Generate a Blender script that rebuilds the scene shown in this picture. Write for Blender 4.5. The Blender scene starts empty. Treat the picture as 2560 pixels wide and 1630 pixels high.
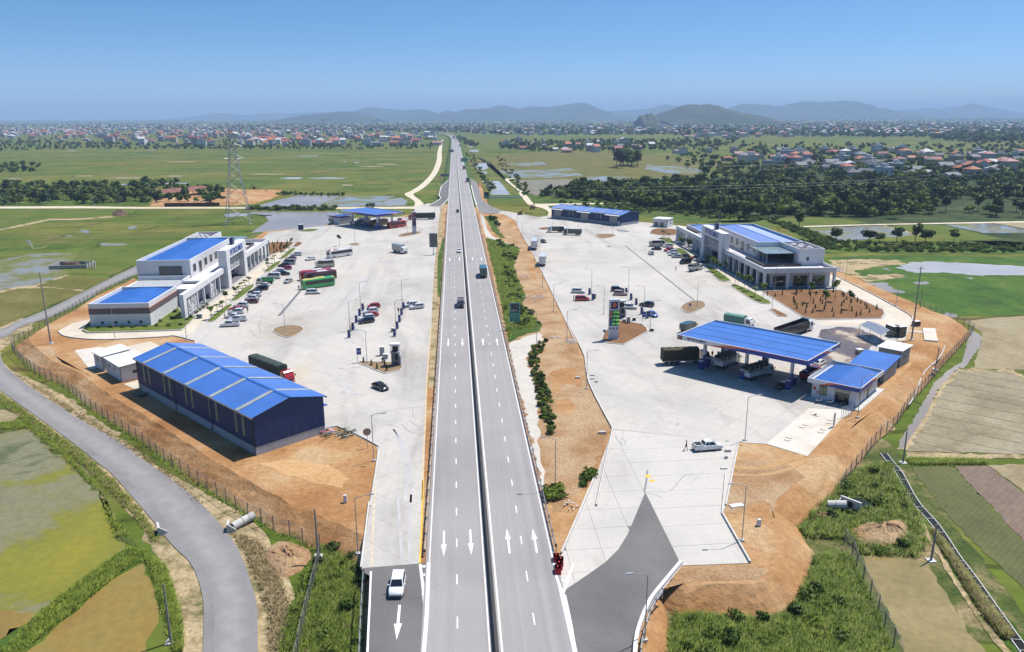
import bpy,bmesh,math,random
import numpy as np
from mathutils import Vector,Matrix
random.seed(7);RNG=np.random.default_rng(7)
SC=bpy.context.scene
COL=SC.collection
# ------------------------------------------------------------------ camera, sky, sun, exposure
CAM_H=52.0  # drone height above the yards (m)
FPX,CX,CY=1960.0,1280.0,815.0  # focal length and centre, in 2560 px wide picture units
PITCH=math.atan(525/FPX);YAW=math.atan(145*math.cos(PITCH)/FPX);ROLL=math.radians(0.22)
cam_d=bpy.data.cameras.new('camera');cam=bpy.data.objects.new('camera',cam_d);COL.objects.link(cam)
cam_d.sensor_width=36.0;cam_d.lens=36.0*FPX/2560;cam_d.clip_start=1.0;cam_d.clip_end=90000
cam.matrix_world=(Matrix.Translation((0,0,CAM_H))@Matrix.Rotation(-YAW,4,'Z')@Matrix.Rotation(math.pi/2-PITCH,4,'X')@Matrix.Rotation(-ROLL,4,'Z'))
SC.camera=cam
SUN_TO=Vector((0.43,0.24,1.0)).normalized()
SUN_EL=math.asin(SUN_TO.z);SUN_AZ=math.atan2(SUN_TO.x,SUN_TO.y)
world=bpy.data.worlds.new('World');SC.world=world;world.use_nodes=True
wn,wl=world.node_tree.nodes,world.node_tree.links
bg=wn['Background'];bg.inputs['Strength'].default_value=0.115
sky=wn.new('ShaderNodeTexSky');sky.sky_type='NISHITA';sky.sun_disc=False
sky.sun_elevation=SUN_EL;sky.sun_rotation=SUN_AZ
sky.altitude=0;sky.air_density=1.0;sky.dust_density=0.6;sky.ozone_density=3.0
tcw=wn.new('ShaderNodeTexCoord');vm=wn.new('ShaderNodeVectorMath');vm.operation='MULTIPLY_ADD'
vm.inputs[1].default_value=(1,1,2.4);vm.inputs[2].default_value=(0,0,0.03)  # the blue of the higher sky reaches well down, as on a very clear day
vn=wn.new('ShaderNodeVectorMath');vn.operation='NORMALIZE'
hs=wn.new('ShaderNodeHueSaturation');hs.inputs['Saturation'].default_value=1.3;hs.inputs['Hue'].default_value=0.496
wl.new(tcw.outputs['Generated'],vm.inputs[0]);wl.new(vm.outputs[0],vn.inputs[0]);wl.new(vn.outputs[0],sky.inputs['Vector'])
wl.new(sky.outputs['Color'],hs.inputs['Color']);wl.new(hs.outputs['Color'],bg.inputs['Color'])
sun_d=bpy.data.lights.new('sun','SUN');sun_d.energy=5.0;sun_d.angle=math.radians(0.5);sun_d.color=(1.0,0.96,0.9)
sun=bpy.data.objects.new('sun',sun_d);COL.objects.link(sun)
sun.rotation_euler=SUN_TO.to_track_quat('Z','Y').to_euler()
vs=SC.view_settings;vs.view_transform='Standard';vs.look='None';vs.gamma=1.0;vs.exposure=0.38;vs.use_curve_mapping=False
SC.cycles.max_bounces=6;SC.cycles.diffuse_bounces=1;SC.cycles.glossy_bounces=3;SC.cycles.transmission_bounces=4
SC.cycles.volume_bounces=0;SC.cycles.transparent_max_bounces=6;SC.cycles.caustics_reflective=False;SC.cycles.caustics_refractive=False
SC.cycles.use_denoising=True;SC.cycles.denoising_prefilter='ACCURATE'
# ------------------------------------------------------------------ measuring: a picture point to a place on level z
_sp,_cp,_sy,_cy=math.sin(PITCH),math.cos(PITCH),math.sin(YAW),math.cos(YAW)
_F=(_sy*_cp,_cy*_cp,-_sp);_R=(_cy,-_sy,0);_D=(-_sy*_sp,-_cy*_sp,-_cp)
_cr,_sr=math.cos(ROLL),math.sin(ROLL)
def ray(x,y):
 u,v=x-CX,y-CY
 u,v=u*_cr-v*_sr,u*_sr+v*_cr
 return[_F[i]*FPX+_R[i]*u+_D[i]*v for i in range(3)]
def G(x,y,z=0.0):
 d=ray(x,y);t=(z-CAM_H)/d[2]
 return(d[0]*t,d[1]*t,z)
def GY(x,y,Y):
 d=ray(x,y);t=Y/d[1]
 return(d[0]*t,Y,CAM_H+d[2]*t)
def survey(x0,y0,s=3.437):
 return lambda x,y,z=0.0:G(x0+x/s,y0+y/s,z)
A0,A1,A2,A3=[survey(x,480)for x in(0,600,1200,1860)]
B0,B1,B2,B3=[survey(x,820)for x in(0,600,1200,1860)]
C0,C1,C2,C3=[survey(x,1184)for x in(0,600,1200,1860)]
D0,D1,D2,D3=[survey(x,230,3.44)for x in(0,600,1200,1860)]
E8=survey(500,600,6.02);F4=survey(1360,500,6.02);E2=survey(1060,330,7.667);K2=survey(1480,720,11.79)
Q1=survey(860,720,6.664);U7=survey(600,850,6.02);J7=survey(820,500,8.027);H6=survey(2060,760,6.02);C4=survey(1640,780,5.235)
def many(f,pts,z=0.0):return[f(x,y,z)[:2]for x,y in pts]
FZ=-2.2  # level of the fields
# ------------------------------------------------------------------ materials
MATS={}
def sc_(c):return tuple(v*0.82 for v in c)  # one place to set how light all surfaces are
def _new(name):
 m=bpy.data.materials.new(name);m.use_nodes=True
 return m,m.node_tree.nodes,m.node_tree.links,m.node_tree.nodes['Principled BSDF']
def plain(name,col,rough=0.6,metal=0.0,var=0.12,scale=3.0,bump=0.0,coat=0.0,spec=0.4,bscale=None,emit=0):
 """painted / moulded surface with a little uneven soiling"""
 if name in MATS:return MATS[name]
 m,n,l,b=_new(name);col=sc_(col)
 b.inputs['Roughness'].default_value=rough;b.inputs['Metallic'].default_value=metal
 b.inputs['Specular IOR Level'].default_value=spec;b.inputs['Coat Weight'].default_value=coat
 tc=n.new('ShaderNodeTexCoord');nz=n.new('ShaderNodeTexNoise');nz.inputs['Scale'].default_value=scale;nz.inputs['Detail'].default_value=5
 rp=n.new('ShaderNodeValToRGB');rp.color_ramp.elements[0].position=0.3;rp.color_ramp.elements[1].position=0.7
 rp.color_ramp.elements[0].color=(*[c*(1-var)for c in col],1);rp.color_ramp.elements[1].color=(*[min(1,c*(1+var*0.5))for c in col],1)
 l.new(tc.outputs['Object'],nz.inputs['Vector']);l.new(nz.outputs['Fac'],rp.inputs['Fac']);l.new(rp.outputs['Color'],b.inputs['Base Color'])
 if bump:
  bp=n.new('ShaderNodeBump');bp.inputs['Strength'].default_value=bump;bp.inputs['Distance'].default_value=0.05
  n2=n.new('ShaderNodeTexNoise');n2.inputs['Scale'].default_value=bscale or scale*6;n2.inputs['Detail'].default_value=4
  l.new(tc.outputs['Object'],n2.inputs['Vector']);l.new(n2.outputs['Fac'],bp.inputs['Height']);l.new(bp.outputs['Normal'],b.inputs['Normal'])
 if emit:b.inputs['Emission Color'].default_value=(*col,1);b.inputs['Emission Strength'].default_value=emit
 MATS[name]=m;return m
def ground_mat(name,stops,scale=0.05,fine=1.2,fine_amt=0.35,stretch=(1,1,1),rot=0.0,rough=0.95,bump=0.4,bdist=0.15,spec=0.2,detail=8,wet=None,extra=None):
 """stops: colour ramp over a broad noise; a finer noise mottles it. stretch / rot lay the pattern along a direction"""
 if name in MATS:return MATS[name]
 m,n,l,b=_new(name)
 b.inputs['Roughness'].default_value=rough;b.inputs['Specular IOR Level'].default_value=spec
 tc=n.new('ShaderNodeTexCoord');mp=n.new('ShaderNodeMapping');mp.inputs['Scale'].default_value=stretch;mp.inputs['Rotation'].default_value=(0,0,rot)
 l.new(tc.outputs['Object'],mp.inputs['Vector'])
 nz=n.new('ShaderNodeTexNoise');nz.inputs['Scale'].default_value=scale;nz.inputs['Detail'].default_value=detail;nz.inputs['Roughness'].default_value=0.62;nz.inputs['Distortion'].default_value=0.4
 l.new(mp.outputs[0],nz.inputs['Vector'])
 rp=n.new('ShaderNodeValToRGB');el=rp.color_ramp.elements
 while len(el)<len(stops):el.new(0.5)
 for e,(p,c)in zip(el,stops):e.position=p;e.color=(*sc_(c),1)
 l.new(nz.outputs['Fac'],rp.inputs['Fac'])
 f=n.new('ShaderNodeTexNoise');f.inputs['Scale'].default_value=fine;f.inputs['Detail'].default_value=6;f.inputs['Roughness'].default_value=0.7
 l.new(mp.outputs[0],f.inputs['Vector'])
 mr=n.new('ShaderNodeMapRange');mr.inputs['From Min'].default_value=0.25;mr.inputs['From Max'].default_value=0.75
 mr.inputs['To Min'].default_value=1-fine_amt;mr.inputs['To Max'].default_value=1+fine_amt
 l.new(f.outputs['Fac'],mr.inputs['Value'])
 mx=n.new('ShaderNodeMix');mx.data_type='RGBA';mx.blend_type='MULTIPLY';mx.inputs['Factor'].default_value=1
 l.new(rp.outputs['Color'],mx.inputs['A']);l.new(mr.outputs[0],mx.inputs['B'])
 out=mx.outputs['Result']
 if extra:out=extra(n,l,tc,out)
 l.new(out,b.inputs['Base Color'])
 if wet:
  r2=n.new('ShaderNodeMapRange');r2.inputs['From Min'].default_value=wet[0];r2.inputs['From Max'].default_value=wet[1];r2.inputs['To Min'].default_value=wet[2];r2.inputs['To Max'].default_value=wet[3]
  l.new(nz.outputs['Fac'],r2.inputs['Value']);l.new(r2.outputs[0],b.inputs['Roughness'])
 if bump:
  bp=n.new('ShaderNodeBump');bp.inputs['Strength'].default_value=bump;bp.inputs['Distance'].default_value=bdist
  l.new(f.outputs['Fac'],bp.inputs['Height']);l.new(bp.outputs['Normal'],b.inputs['Normal'])
 MATS[name]=m;return m
def joints(w,h,rot,width=0.006,dark=0.72,off=(0,0)):
 """saw-cut joints of a concrete pavement"""
 def ex(n,l,tc,col):
  mp=n.new('ShaderNodeMapping');mp.inputs['Rotation'].default_value=(0,0,rot);mp.inputs['Location'].default_value=(off[0],off[1],0)
  l.new(tc.outputs['Object'],mp.inputs['Vector'])
  br=n.new('ShaderNodeTexBrick');br.offset=0;br.inputs['Scale'].default_value=1;br.inputs['Mortar Size'].default_value=width*4;br.inputs['Mortar Smooth'].default_value=0.3
  br.inputs['Brick Width'].default_value=w;br.inputs['Row Height'].default_value=h
  br.inputs['Color1'].default_value=(1,1,1,1);br.inputs['Color2'].default_value=(0.93,0.94,0.95,1);br.inputs['Mortar'].default_value=(dark,dark,dark,1)
  l.new(mp.outputs[0],br.inputs['Vector'])
  m=n.new('ShaderNodeMix');m.data_type='RGBA';m.blend_type='MULTIPLY';m.inputs['Factor'].default_value=1
  l.new(col,m.inputs['A']);l.new(br.outputs['Color'],m.inputs['B']);return m.outputs['Result']
 return ex
def stains(scale,stretch,rot,lo,hi,tint,prev=None):
 """tyre rubber / dust drawn out along a direction"""
 def ex(n,l,tc,col):
  if prev:col=prev(n,l,tc,col)
  mp=n.new('ShaderNodeMapping');mp.inputs['Rotation'].default_value=(0,0,rot);mp.inputs['Scale'].default_value=stretch
  l.new(tc.outputs['Object'],mp.inputs['Vector'])
  nz=n.new('ShaderNodeTexNoise');nz.inputs['Scale'].default_value=scale;nz.inputs['Detail'].default_value=7;nz.inputs['Roughness'].default_value=0.65;nz.inputs['Distortion'].default_value=1.2
  l.new(mp.outputs[0],nz.inputs['Vector'])
  r=n.new('ShaderNodeMapRange');r.inputs['From Min'].default_value=lo;r.inputs['From Max'].default_value=hi;l.new(nz.outputs['Fac'],r.inputs['Value'])
  m=n.new('ShaderNodeMix');m.data_type='RGBA';m.blend_type='MULTIPLY';l.new(r.outputs[0],m.inputs['Factor'])
  l.new(col,m.inputs['A']);m.inputs['B'].default_value=(*tint,1);return m.outputs['Result']
 return ex
def leaf_mat(name,dark,light,rnd=0.5):
 """foliage: each plant and each clump of leaves differs a little"""
 if name in MATS:return MATS[name]
 m,n,l,b=_new(name)
 b.inputs['Roughness'].default_value=0.6;b.inputs['Specular IOR Level'].default_value=0.25
 tc=n.new('ShaderNodeTexCoord');oi=n.new('ShaderNodeObjectInfo');nz=n.new('ShaderNodeTexNoise');nz.inputs['Scale'].default_value=0.9;nz.inputs['Detail'].default_value=3
 l.new(tc.outputs['Object'],nz.inputs['Vector'])
 ma=n.new('ShaderNodeMath');ma.operation='MULTIPLY_ADD';ma.inputs[1].default_value=rnd;ma.inputs[2].default_value=-rnd/2
 l.new(oi.outputs['Random'],ma.inputs[0])
 ad=n.new('ShaderNodeMath');ad.operation='ADD';l.new(ma.outputs[0],ad.inputs[0]);l.new(nz.outputs['Fac'],ad.inputs[1])
 rp=n.new('ShaderNodeValToRGB');rp.color_ramp.elements[0].position=0.3;rp.color_ramp.elements[1].position=0.75
 rp.color_ramp.elements[0].color=(*sc_(dark),1);rp.color_ramp.elements[1].color=(*sc_(light),1)
 l.new(ad.outputs[0],rp.inputs['Fac']);l.new(rp.outputs['Color'],b.inputs['Base Color'])
 tr=n.new('ShaderNodeBsdfTranslucent');l.new(rp.outputs['Color'],tr.inputs['Color'])
 mix=n.new('ShaderNodeMixShader');mix.inputs['Fac'].default_value=0.22;l.new(b.outputs[0],mix.inputs[1]);l.new(tr.outputs[0],mix.inputs[2])
 l.new(mix.outputs[0],n['Material Output'].inputs['Surface'])
 MATS[name]=m;return m
 # ------------------------------------------------------------------ mesh building
class MB:
 def __init__(s):s.v,s.f,s.m=[],[],[]
 def add(s,vs,fs,mi=0):
  o=len(s.v);s.v+=[tuple(v)for v in vs];s.f+=[tuple(i+o for i in f)for f in fs];s.m+=[mi]*len(fs);return s
 def box(s,x0,x1,y0,y1,z0,z1,mi=0):
  return s.add([(x0,y0,z0),(x1,y0,z0),(x1,y1,z0),(x0,y1,z0),(x0,y0,z1),(x1,y0,z1),(x1,y1,z1),(x0,y1,z1)],[(0,3,2,1),(4,5,6,7),(0,1,5,4),(1,2,6,5),(2,3,7,6),(3,0,4,7)],mi)
 def cbox(s,c,size,mi=0):
  return s.box(c[0]-size[0]/2,c[0]+size[0]/2,c[1]-size[1]/2,c[1]+size[1]/2,c[2]-size[2]/2,c[2]+size[2]/2,mi)
 def hexa(s,b,t,mi=0):
  return s.add(list(b)+list(t),[(3,2,1,0),(4,5,6,7),(0,1,5,4),(1,2,6,5),(2,3,7,6),(3,0,4,7)],mi)
 def prism(s,pts,z0,z1,mi=0):
  n=len(pts)
  return s.add([(p[0],p[1],z0)for p in pts]+[(p[0],p[1],z1)for p in pts],[tuple(range(n-1,-1,-1)),tuple(range(n,2*n))]+[(i,(i+1)%n,n+(i+1)%n,n+i)for i in range(n)],mi)
 def tube(s,pts,rads,n=6,mi=0,cap=True):
  pts=[Vector(p)for p in pts];rads=rads if isinstance(rads,(list,tuple))else[rads]*len(pts)
  vs=[]
  for i,p in enumerate(pts):
   d=(pts[min(i+1,len(pts)-1)]-pts[max(i-1,0)]).normalized()
   a=d.cross(Vector((0,0,1)))if abs(d.z)<0.95 else d.cross(Vector((1,0,0)))
   a.normalize();b=d.cross(a)
   for k in range(n):
    t=2*math.pi*k/n;vs.append(p+(a*math.cos(t)+b*math.sin(t))*rads[i])
  fs=[(i*n+k,i*n+(k+1)%n,(i+1)*n+(k+1)%n,(i+1)*n+k)for i in range(len(pts)-1)for k in range(n)]
  if cap:fs+=[tuple(range(n-1,-1,-1)),tuple(range((len(pts)-1)*n,len(pts)*n))]
  return s.add(vs,fs,mi)
 def loft(s,rings,mi=0,cap=True):
  n=len(rings[0]);vs=[p for r in rings for p in r]
  fs=[(i*n+k,i*n+(k+1)%n,(i+1)*n+(k+1)%n,(i+1)*n+k)for i in range(len(rings)-1)for k in range(n)]
  if cap:fs+=[tuple(range(n-1,-1,-1)),tuple(range((len(rings)-1)*n,len(rings)*n))]
  return s.add(vs,fs,mi)
 def mesh(s,name,mats=(),smooth=False):
  me=bpy.data.meshes.new(name);me.from_pydata(s.v,[],s.f)
  for m in(mats if isinstance(mats,(list,tuple))else[mats]):me.materials.append(m)
  if len(set(s.m))>1:me.polygons.foreach_set('material_index',s.m)
  if smooth:me.polygons.foreach_set('use_smooth',[True]*len(me.polygons))
  me.update();return me
def link(name,me,parent=None,loc=None,rz=0.0,mat=None):
 o=bpy.data.objects.new(name,me);COL.objects.link(o)
 if parent:o.parent=parent
 if loc is not None:o.location=loc
 if rz:o.rotation_euler=(0,0,rz)
 if mat is not None:
  o.material_slots[0].link='OBJECT';o.material_slots[0].material=mat
 return o
def part(name,mb,mats,parent=None,loc=None,rz=0.0,smooth=False):
 return link(name,mb.mesh(name,mats,smooth),parent,loc,rz)
ORD='first second third fourth fifth sixth seventh eighth ninth tenth eleventh twelfth thirteenth fourteenth fifteenth sixteenth seventeenth eighteenth'.split()
def tag(o,label,cat,group=None):
 o['label']=label;o['category']=cat
 if group:o['group']=group
 return o
def thing(name,label,cat,loc=(0,0,0),rz=0.0,group=None,scale=None):
 o=bpy.data.objects.new(name,None);COL.objects.link(o);o.empty_display_size=0.3
 o.location=loc;o.rotation_euler=(0,0,rz)
 if scale:o.scale=(scale,)*3
 return tag(o,label,cat,group)
def struct(o,kind='structure'):o['kind']=kind;return o
CACHE={}
def cached(key,fn):
 if key not in CACHE:CACHE[key]=fn()
 return CACHE[key]
 # ------------------------------------------------------------------ outlines
def smooth(pts,n=6,closed=False):
 out=[];L=len(pts);rng=range(L if closed else L-1)
 for i in rng:
  p0,p1,p2,p3=[np.array(pts[j%L]if closed else pts[min(max(j,0),L-1)],float)[:2]for j in(i-1,i,i+1,i+2)]
  for k in range(n):
   t=k/n;out.append(tuple(0.5*((2*p1)+(-p0+p2)*t+(2*p0-5*p1+4*p2-p3)*t*t+(-p0+3*p1-3*p2+p3)*t**3)))
 if not closed:out.append(tuple(pts[-1][:2]))
 return out
def ragged(pts,step=2.0,amp=0.3,closed=True):
 out=[];L=len(pts)
 for i in range(L if closed else L-1):
  a,b=np.array(pts[i][:2]),np.array(pts[(i+1)%L][:2]);d=np.hypot(*(b-a));n=max(1,int(d/step));nn=np.array([-(b-a)[1],(b-a)[0]])/max(d,1e-6)
  for k in range(n):
   out.append(tuple(a+(b-a)*k/n+nn*random.gauss(0,amp)*(0 if k==0 else 1)))
 return out
def area(p):return 0.5*sum(p[i][0]*p[(i+1)%len(p)][1]-p[(i+1)%len(p)][0]*p[i][1]for i in range(len(p)))
def ccw(p):return p if area(p)>0 else p[::-1]
def inset(p,d):
 p=ccw(p);n=len(p);out=[]
 for i in range(n):
  a,b,c=[np.array(p[j%n][:2])for j in(i-1,i,i+1)]
  e1=(b-a)/(np.hypot(*(b-a))+1e-9);e2=(c-b)/(np.hypot(*(c-b))+1e-9)
  m=np.array([-(e1+e2)[1],(e1+e2)[0]]);k=np.hypot(*m)
  if k<0.2:m=np.array([-e2[1],e2[0]]);k=1
  m/=k;s=max(0.5,float(m@np.array([-e2[1],e2[0]])));out.append(tuple(b+m*d/s))
 return out
def sheet(name,pts,z,mat,parent=None,kind='structure'):
 p=ccw([q[:2]for q in pts]);me=bpy.data.meshes.new(name);me.from_pydata([(x,y,z)for x,y in p],[],[tuple(range(len(p)))]);me.materials.append(mat);me.update()
 o=link(name,me,parent)
 if not parent and kind:struct(o,kind)
 return o
def slab(name,pts,z0,z1,mat,parent=None):
 mb=MB().prism(ccw([q[:2]for q in pts]),z0,z1);o=part(name,mb,mat,parent)
 if not parent:struct(o)
 return o
def ribbon(name,left,right,z,mat,parent=None,thick=0.0):
 n=len(left);mb=MB();mb.add([(*p[:2],z)for p in left]+[(*p[:2],z)for p in right],[(i+1,i,n+i,n+i+1)for i in range(n-1)])
 o=part(name,mb,mat,parent)
 if not parent:struct(o)
 return o
def offset_line(pts,d):
 out=[]
 for i in range(len(pts)):
  a,b=np.array(pts[max(i-1,0)][:2]),np.array(pts[min(i+1,len(pts)-1)][:2]);t=(b-a)/(np.hypot(*(b-a))+1e-9)
  out.append((pts[i][0]-t[1]*d,pts[i][1]+t[0]*d))
 return out
def bank(name,outer,run,z_top,z_bot,mat,rows=5,amp=0.09):
 """an earth fill: level top, eroded side slopes"""
 base=ccw([p[:2]for p in outer]);mb=MB();loops=[];rr=random.Random(3);seg=[]
 for i in range(len(base)):
  d=math.dist(base[i],base[(i+1)%len(base)]);k=max(1,int(d/2.5));seg.append([(j/k,rr.gauss(0,amp*2.5),rr.gauss(0,amp*2.5))for j in range(k)])
 for r in range(rows+1):
  t=r/rows;lp=inset(base,run*t)if r else base;out=[]
  for i in range(len(lp)):
   p,q=lp[i],lp[(i+1)%len(lp)]
   for(u,jx,jy)in seg[i]:
    f=0.6 if r in(0,rows)else 1
    out.append((p[0]+(q[0]-p[0])*u+jx*f,p[1]+(q[1]-p[1])*u+jy*f,z_bot+(z_top-z_bot)*t+rr.gauss(0,amp*0.6)*(0<r<rows)))
  loops.append(out)
 n=len(loops[0])
 vs=[v for lp in loops for v in lp]
 fs=[(r*n+i,r*n+(i+1)%n,(r+1)*n+(i+1)%n,(r+1)*n+i)for r in range(rows)for i in range(n)]+[tuple(range(rows*n,rows*n+n))]
 mb.add(vs,fs);return struct(part(name,mb,mat))
def inside(pt,poly):
 x,y=pt[0],pt[1];c=False;j=len(poly)-1
 for i in range(len(poly)):
  xi,yi,xj,yj=poly[i][0],poly[i][1],poly[j][0],poly[j][1]
  if(yi>y)!=(yj>y)and x<(xj-xi)*(y-yi)/(yj-yi)+xi:c=not c
  j=i
 return c
def fill(poly,n,minsep=0.0,tries=20):
 P=np.array([q[:2]for q in poly]);lo,hi=P.min(0),P.max(0);out=[]
 grid={}
 for _ in range(n*tries):
  if len(out)>=n:break
  p=(random.uniform(lo[0],hi[0]),random.uniform(lo[1],hi[1]))
  if not inside(p,poly):continue
  if minsep:
   k=(int(p[0]//minsep),int(p[1]//minsep))
   if any((p[0]-q[0])**2+(p[1]-q[1])**2<minsep*minsep for a in(-1,0,1)for b in(-1,0,1)for q in grid.get((k[0]+a,k[1]+b),())):continue
   grid.setdefault(k,[]).append(p)
  out.append(p)
 return out
 # ------------------------------------------------------------------ ground materials
def patches(n,l,tc,col):
 """paddies of different ripeness, long plots side by side"""
 mp=n.new('ShaderNodeMapping');mp.inputs['Scale'].default_value=(0.011,0.03,1);mp.inputs['Rotation'].default_value=(0,0,0.12)
 l.new(tc.outputs['Object'],mp.inputs['Vector'])
 vo=n.new('ShaderNodeTexVoronoi');vo.distance='CHEBYCHEV';vo.inputs['Scale'].default_value=1;vo.inputs['Randomness'].default_value=0.8;l.new(mp.outputs[0],vo.inputs['Vector'])
 rp=n.new('ShaderNodeValToRGB');e=rp.color_ramp.elements;rp.color_ramp.interpolation='CONSTANT'
 for _ in range(4):e.new(0.5)
 for k,(p,c)in enumerate(((0,(0.85,1.0,0.75)),(0.25,(1.15,1.1,0.9)),(0.45,(0.75,0.95,0.6)),(0.6,(1.3,1.12,1.2)),(0.75,(1.0,1.0,1.0)),(0.9,(1.25,1.05,0.8)))):e[k].position=p;e[k].color=(*[min(1.4,v)for v in c],1)
 sp=n.new('ShaderNodeSeparateColor');l.new(vo.outputs['Color'],sp.inputs[0]);l.new(sp.outputs[0],rp.inputs['Fac'])
 m=n.new('ShaderNodeMix');m.data_type='RGBA';m.blend_type='MULTIPLY';m.inputs['Factor'].default_value=0.9
 l.new(col,m.inputs['A']);l.new(rp.outputs['Color'],m.inputs['B'])
 nz=n.new('ShaderNodeTexNoise');nz.inputs['Scale'].default_value=0.02;nz.inputs['Detail'].default_value=3;l.new(tc.outputs['Object'],nz.inputs['Vector'])
 va=n.new('ShaderNodeVectorMath');va.operation='MULTIPLY_ADD';va.inputs[1].default_value=(30,30,0);l.new(nz.outputs['Color'],va.inputs[0]);l.new(tc.outputs['Object'],va.inputs[2])
 br=n.new('ShaderNodeTexBrick');br.inputs['Scale'].default_value=1;br.inputs['Brick Width'].default_value=70;br.inputs['Row Height'].default_value=24;br.inputs['Mortar Size'].default_value=0.9;br.inputs['Mortar Smooth'].default_value=0.5
 br.inputs['Color1'].default_value=(1,1,1,1);br.inputs['Color2'].default_value=(0.78,0.82,0.75,1);br.inputs['Mortar'].default_value=(0.55,0.5,0.5,1);l.new(va.outputs[0],br.inputs['Vector'])
 m2=n.new('ShaderNodeMix');m2.data_type='RGBA';m2.blend_type='MULTIPLY';m2.inputs['Factor'].default_value=1;l.new(m.outputs['Result'],m2.inputs['A']);l.new(br.outputs['Color'],m2.inputs['B']);return m2.outputs['Result']
def rows(w,rot,dark=0.7,fac=0.8,width=0.12):
 def ex(n,l,tc,col):
  mp=n.new('ShaderNodeMapping');mp.inputs['Rotation'].default_value=(0,0,rot);l.new(tc.outputs['Object'],mp.inputs['Vector'])
  wv=n.new('ShaderNodeTexWave');wv.inputs['Scale'].default_value=0.314/w;wv.inputs['Distortion'].default_value=0.5;wv.inputs['Detail'].default_value=3;wv.inputs['Detail Scale'].default_value=1.5;l.new(mp.outputs[0],wv.inputs['Vector'])
  r=n.new('ShaderNodeMapRange');r.inputs['From Min'].default_value=0.0;r.inputs['From Max'].default_value=width;r.inputs['To Min'].default_value=dark;r.inputs['To Max'].default_value=1;l.new(wv.outputs['Fac'],r.inputs['Value'])
  m=n.new('ShaderNodeMix');m.data_type='RGBA';m.blend_type='MULTIPLY';m.inputs['Factor'].default_value=fac
  l.new(col,m.inputs['A']);l.new(r.outputs[0],m.inputs['B']);return m.outputs['Result']
 return ex
M_field=ground_mat('paddy green',[(0.3,(0.065,0.095,0.01)),(0.45,(0.11,0.14,0.016)),(0.56,(0.14,0.155,0.026)),(0.66,(0.18,0.16,0.045)),(0.78,(0.26,0.21,0.11))],scale=0.035,fine=0.3,fine_amt=0.4,stretch=(.55,1,1),extra=patches,bump=0.4)
M_lush=ground_mat('lush grass',[(0.3,(0.03,0.06,0.008)),(0.48,(0.06,0.11,0.012)),(0.62,(0.11,0.14,0.02)),(0.75,(0.2,0.17,0.07))],scale=0.15,fine=1.4,fine_amt=0.65,bump=0.9)
M_swamp=ground_mat('water weed',[(0.3,(0.035,0.075,0.01)),(0.5,(0.055,0.12,0.012)),(0.68,(0.1,0.15,0.02)),(0.8,(0.15,0.15,0.05))],scale=0.08,fine=0.6,fine_amt=0.3,bump=0.5)
M_green=ground_mat('paddy bright',[(0.3,(0.07,0.11,0.012)),(0.5,(0.105,0.14,0.018)),(0.72,(0.15,0.15,0.035))],scale=0.05,fine=0.5,fine_amt=0.25)
M_olive=ground_mat('paddy olive',[(0.3,(0.1,0.105,0.018)),(0.5,(0.14,0.13,0.03)),(0.7,(0.2,0.17,0.06))],scale=0.05,fine=0.5,fine_amt=0.3)
M_scrub=ground_mat('scrub floor',[(0.3,(0.04,0.07,0.012)),(0.48,(0.09,0.11,0.025)),(0.6,(0.24,0.19,0.09)),(0.75,(0.4,0.3,0.17))],scale=0.16,fine=1.8,fine_amt=0.6,bump=0.8)
M_dryverge=ground_mat('dry verge',[(0.32,(0.09,0.11,0.025)),(0.42,(0.25,0.2,0.1)),(0.52,(0.42,0.32,0.18)),(0.62,(0.44,0.34,0.2)),(0.74,(0.16,0.16,0.05))],scale=0.25,fine=1.8,fine_amt=0.5,bump=0.6)
M_wood=ground_mat('woodland floor',[(0.35,(0.02,0.04,0.008)),(0.55,(0.04,0.065,0.012)),(0.75,(0.14,0.12,0.05))],scale=0.05,fine=0.3,fine_amt=0.4)
M_dirt=ground_mat('orange earth',[(0.3,(0.3,0.14,0.052)),(0.42,(0.39,0.2,0.08)),(0.52,(0.45,0.255,0.115)),(0.62,(0.51,0.34,0.18)),(0.78,(0.55,0.42,0.27))],scale=0.07,fine=1.1,fine_amt=0.28,bump=0.9,bdist=0.3)
M_dirt2=ground_mat('rubbly earth',[(0.3,(0.3,0.155,0.065)),(0.45,(0.4,0.24,0.12)),(0.6,(0.48,0.34,0.2)),(0.75,(0.42,0.24,0.1))],scale=0.11,fine=2.2,fine_amt=0.42,bump=0.9,bdist=0.3)
M_redearth=ground_mat('planting soil',[(0.3,(0.17,0.085,0.035)),(0.6,(0.24,0.125,0.055)),(0.8,(0.3,0.18,0.09))],scale=0.2,fine=2,fine_amt=0.3,bump=0.6)
M_gravelroad=ground_mat('pale track',[(0.3,(0.55,0.46,0.32)),(0.5,(0.64,0.56,0.42)),(0.75,(0.7,0.64,0.52))],scale=0.2,fine=2,fine_amt=0.15)
M_tan=ground_mat('drained paddy',[(0.3,(0.2,0.165,0.095)),(0.5,(0.28,0.235,0.145)),(0.7,(0.33,0.29,0.19))],scale=0.1,fine=1.2,fine_amt=0.3,rough=0.75,extra=rows(5.2,math.radians(-48),0.55,0.9,0.035))
M_tan2=ground_mat('mud paddy',[(0.3,(0.22,0.17,0.09)),(0.5,(0.3,0.24,0.13)),(0.7,(0.34,0.29,0.18))],scale=0.1,fine=1.2,fine_amt=0.3,rough=0.7)
M_mauve=ground_mat('mauve paddy',[(0.3,(0.15,0.1,0.07)),(0.6,(0.2,0.14,0.095)),(0.8,(0.17,0.15,0.06))],scale=0.15,fine=1.2,fine_amt=0.25,rough=0.6,extra=rows(0.9,0.9,0.8,0.6,0.4))
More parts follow.
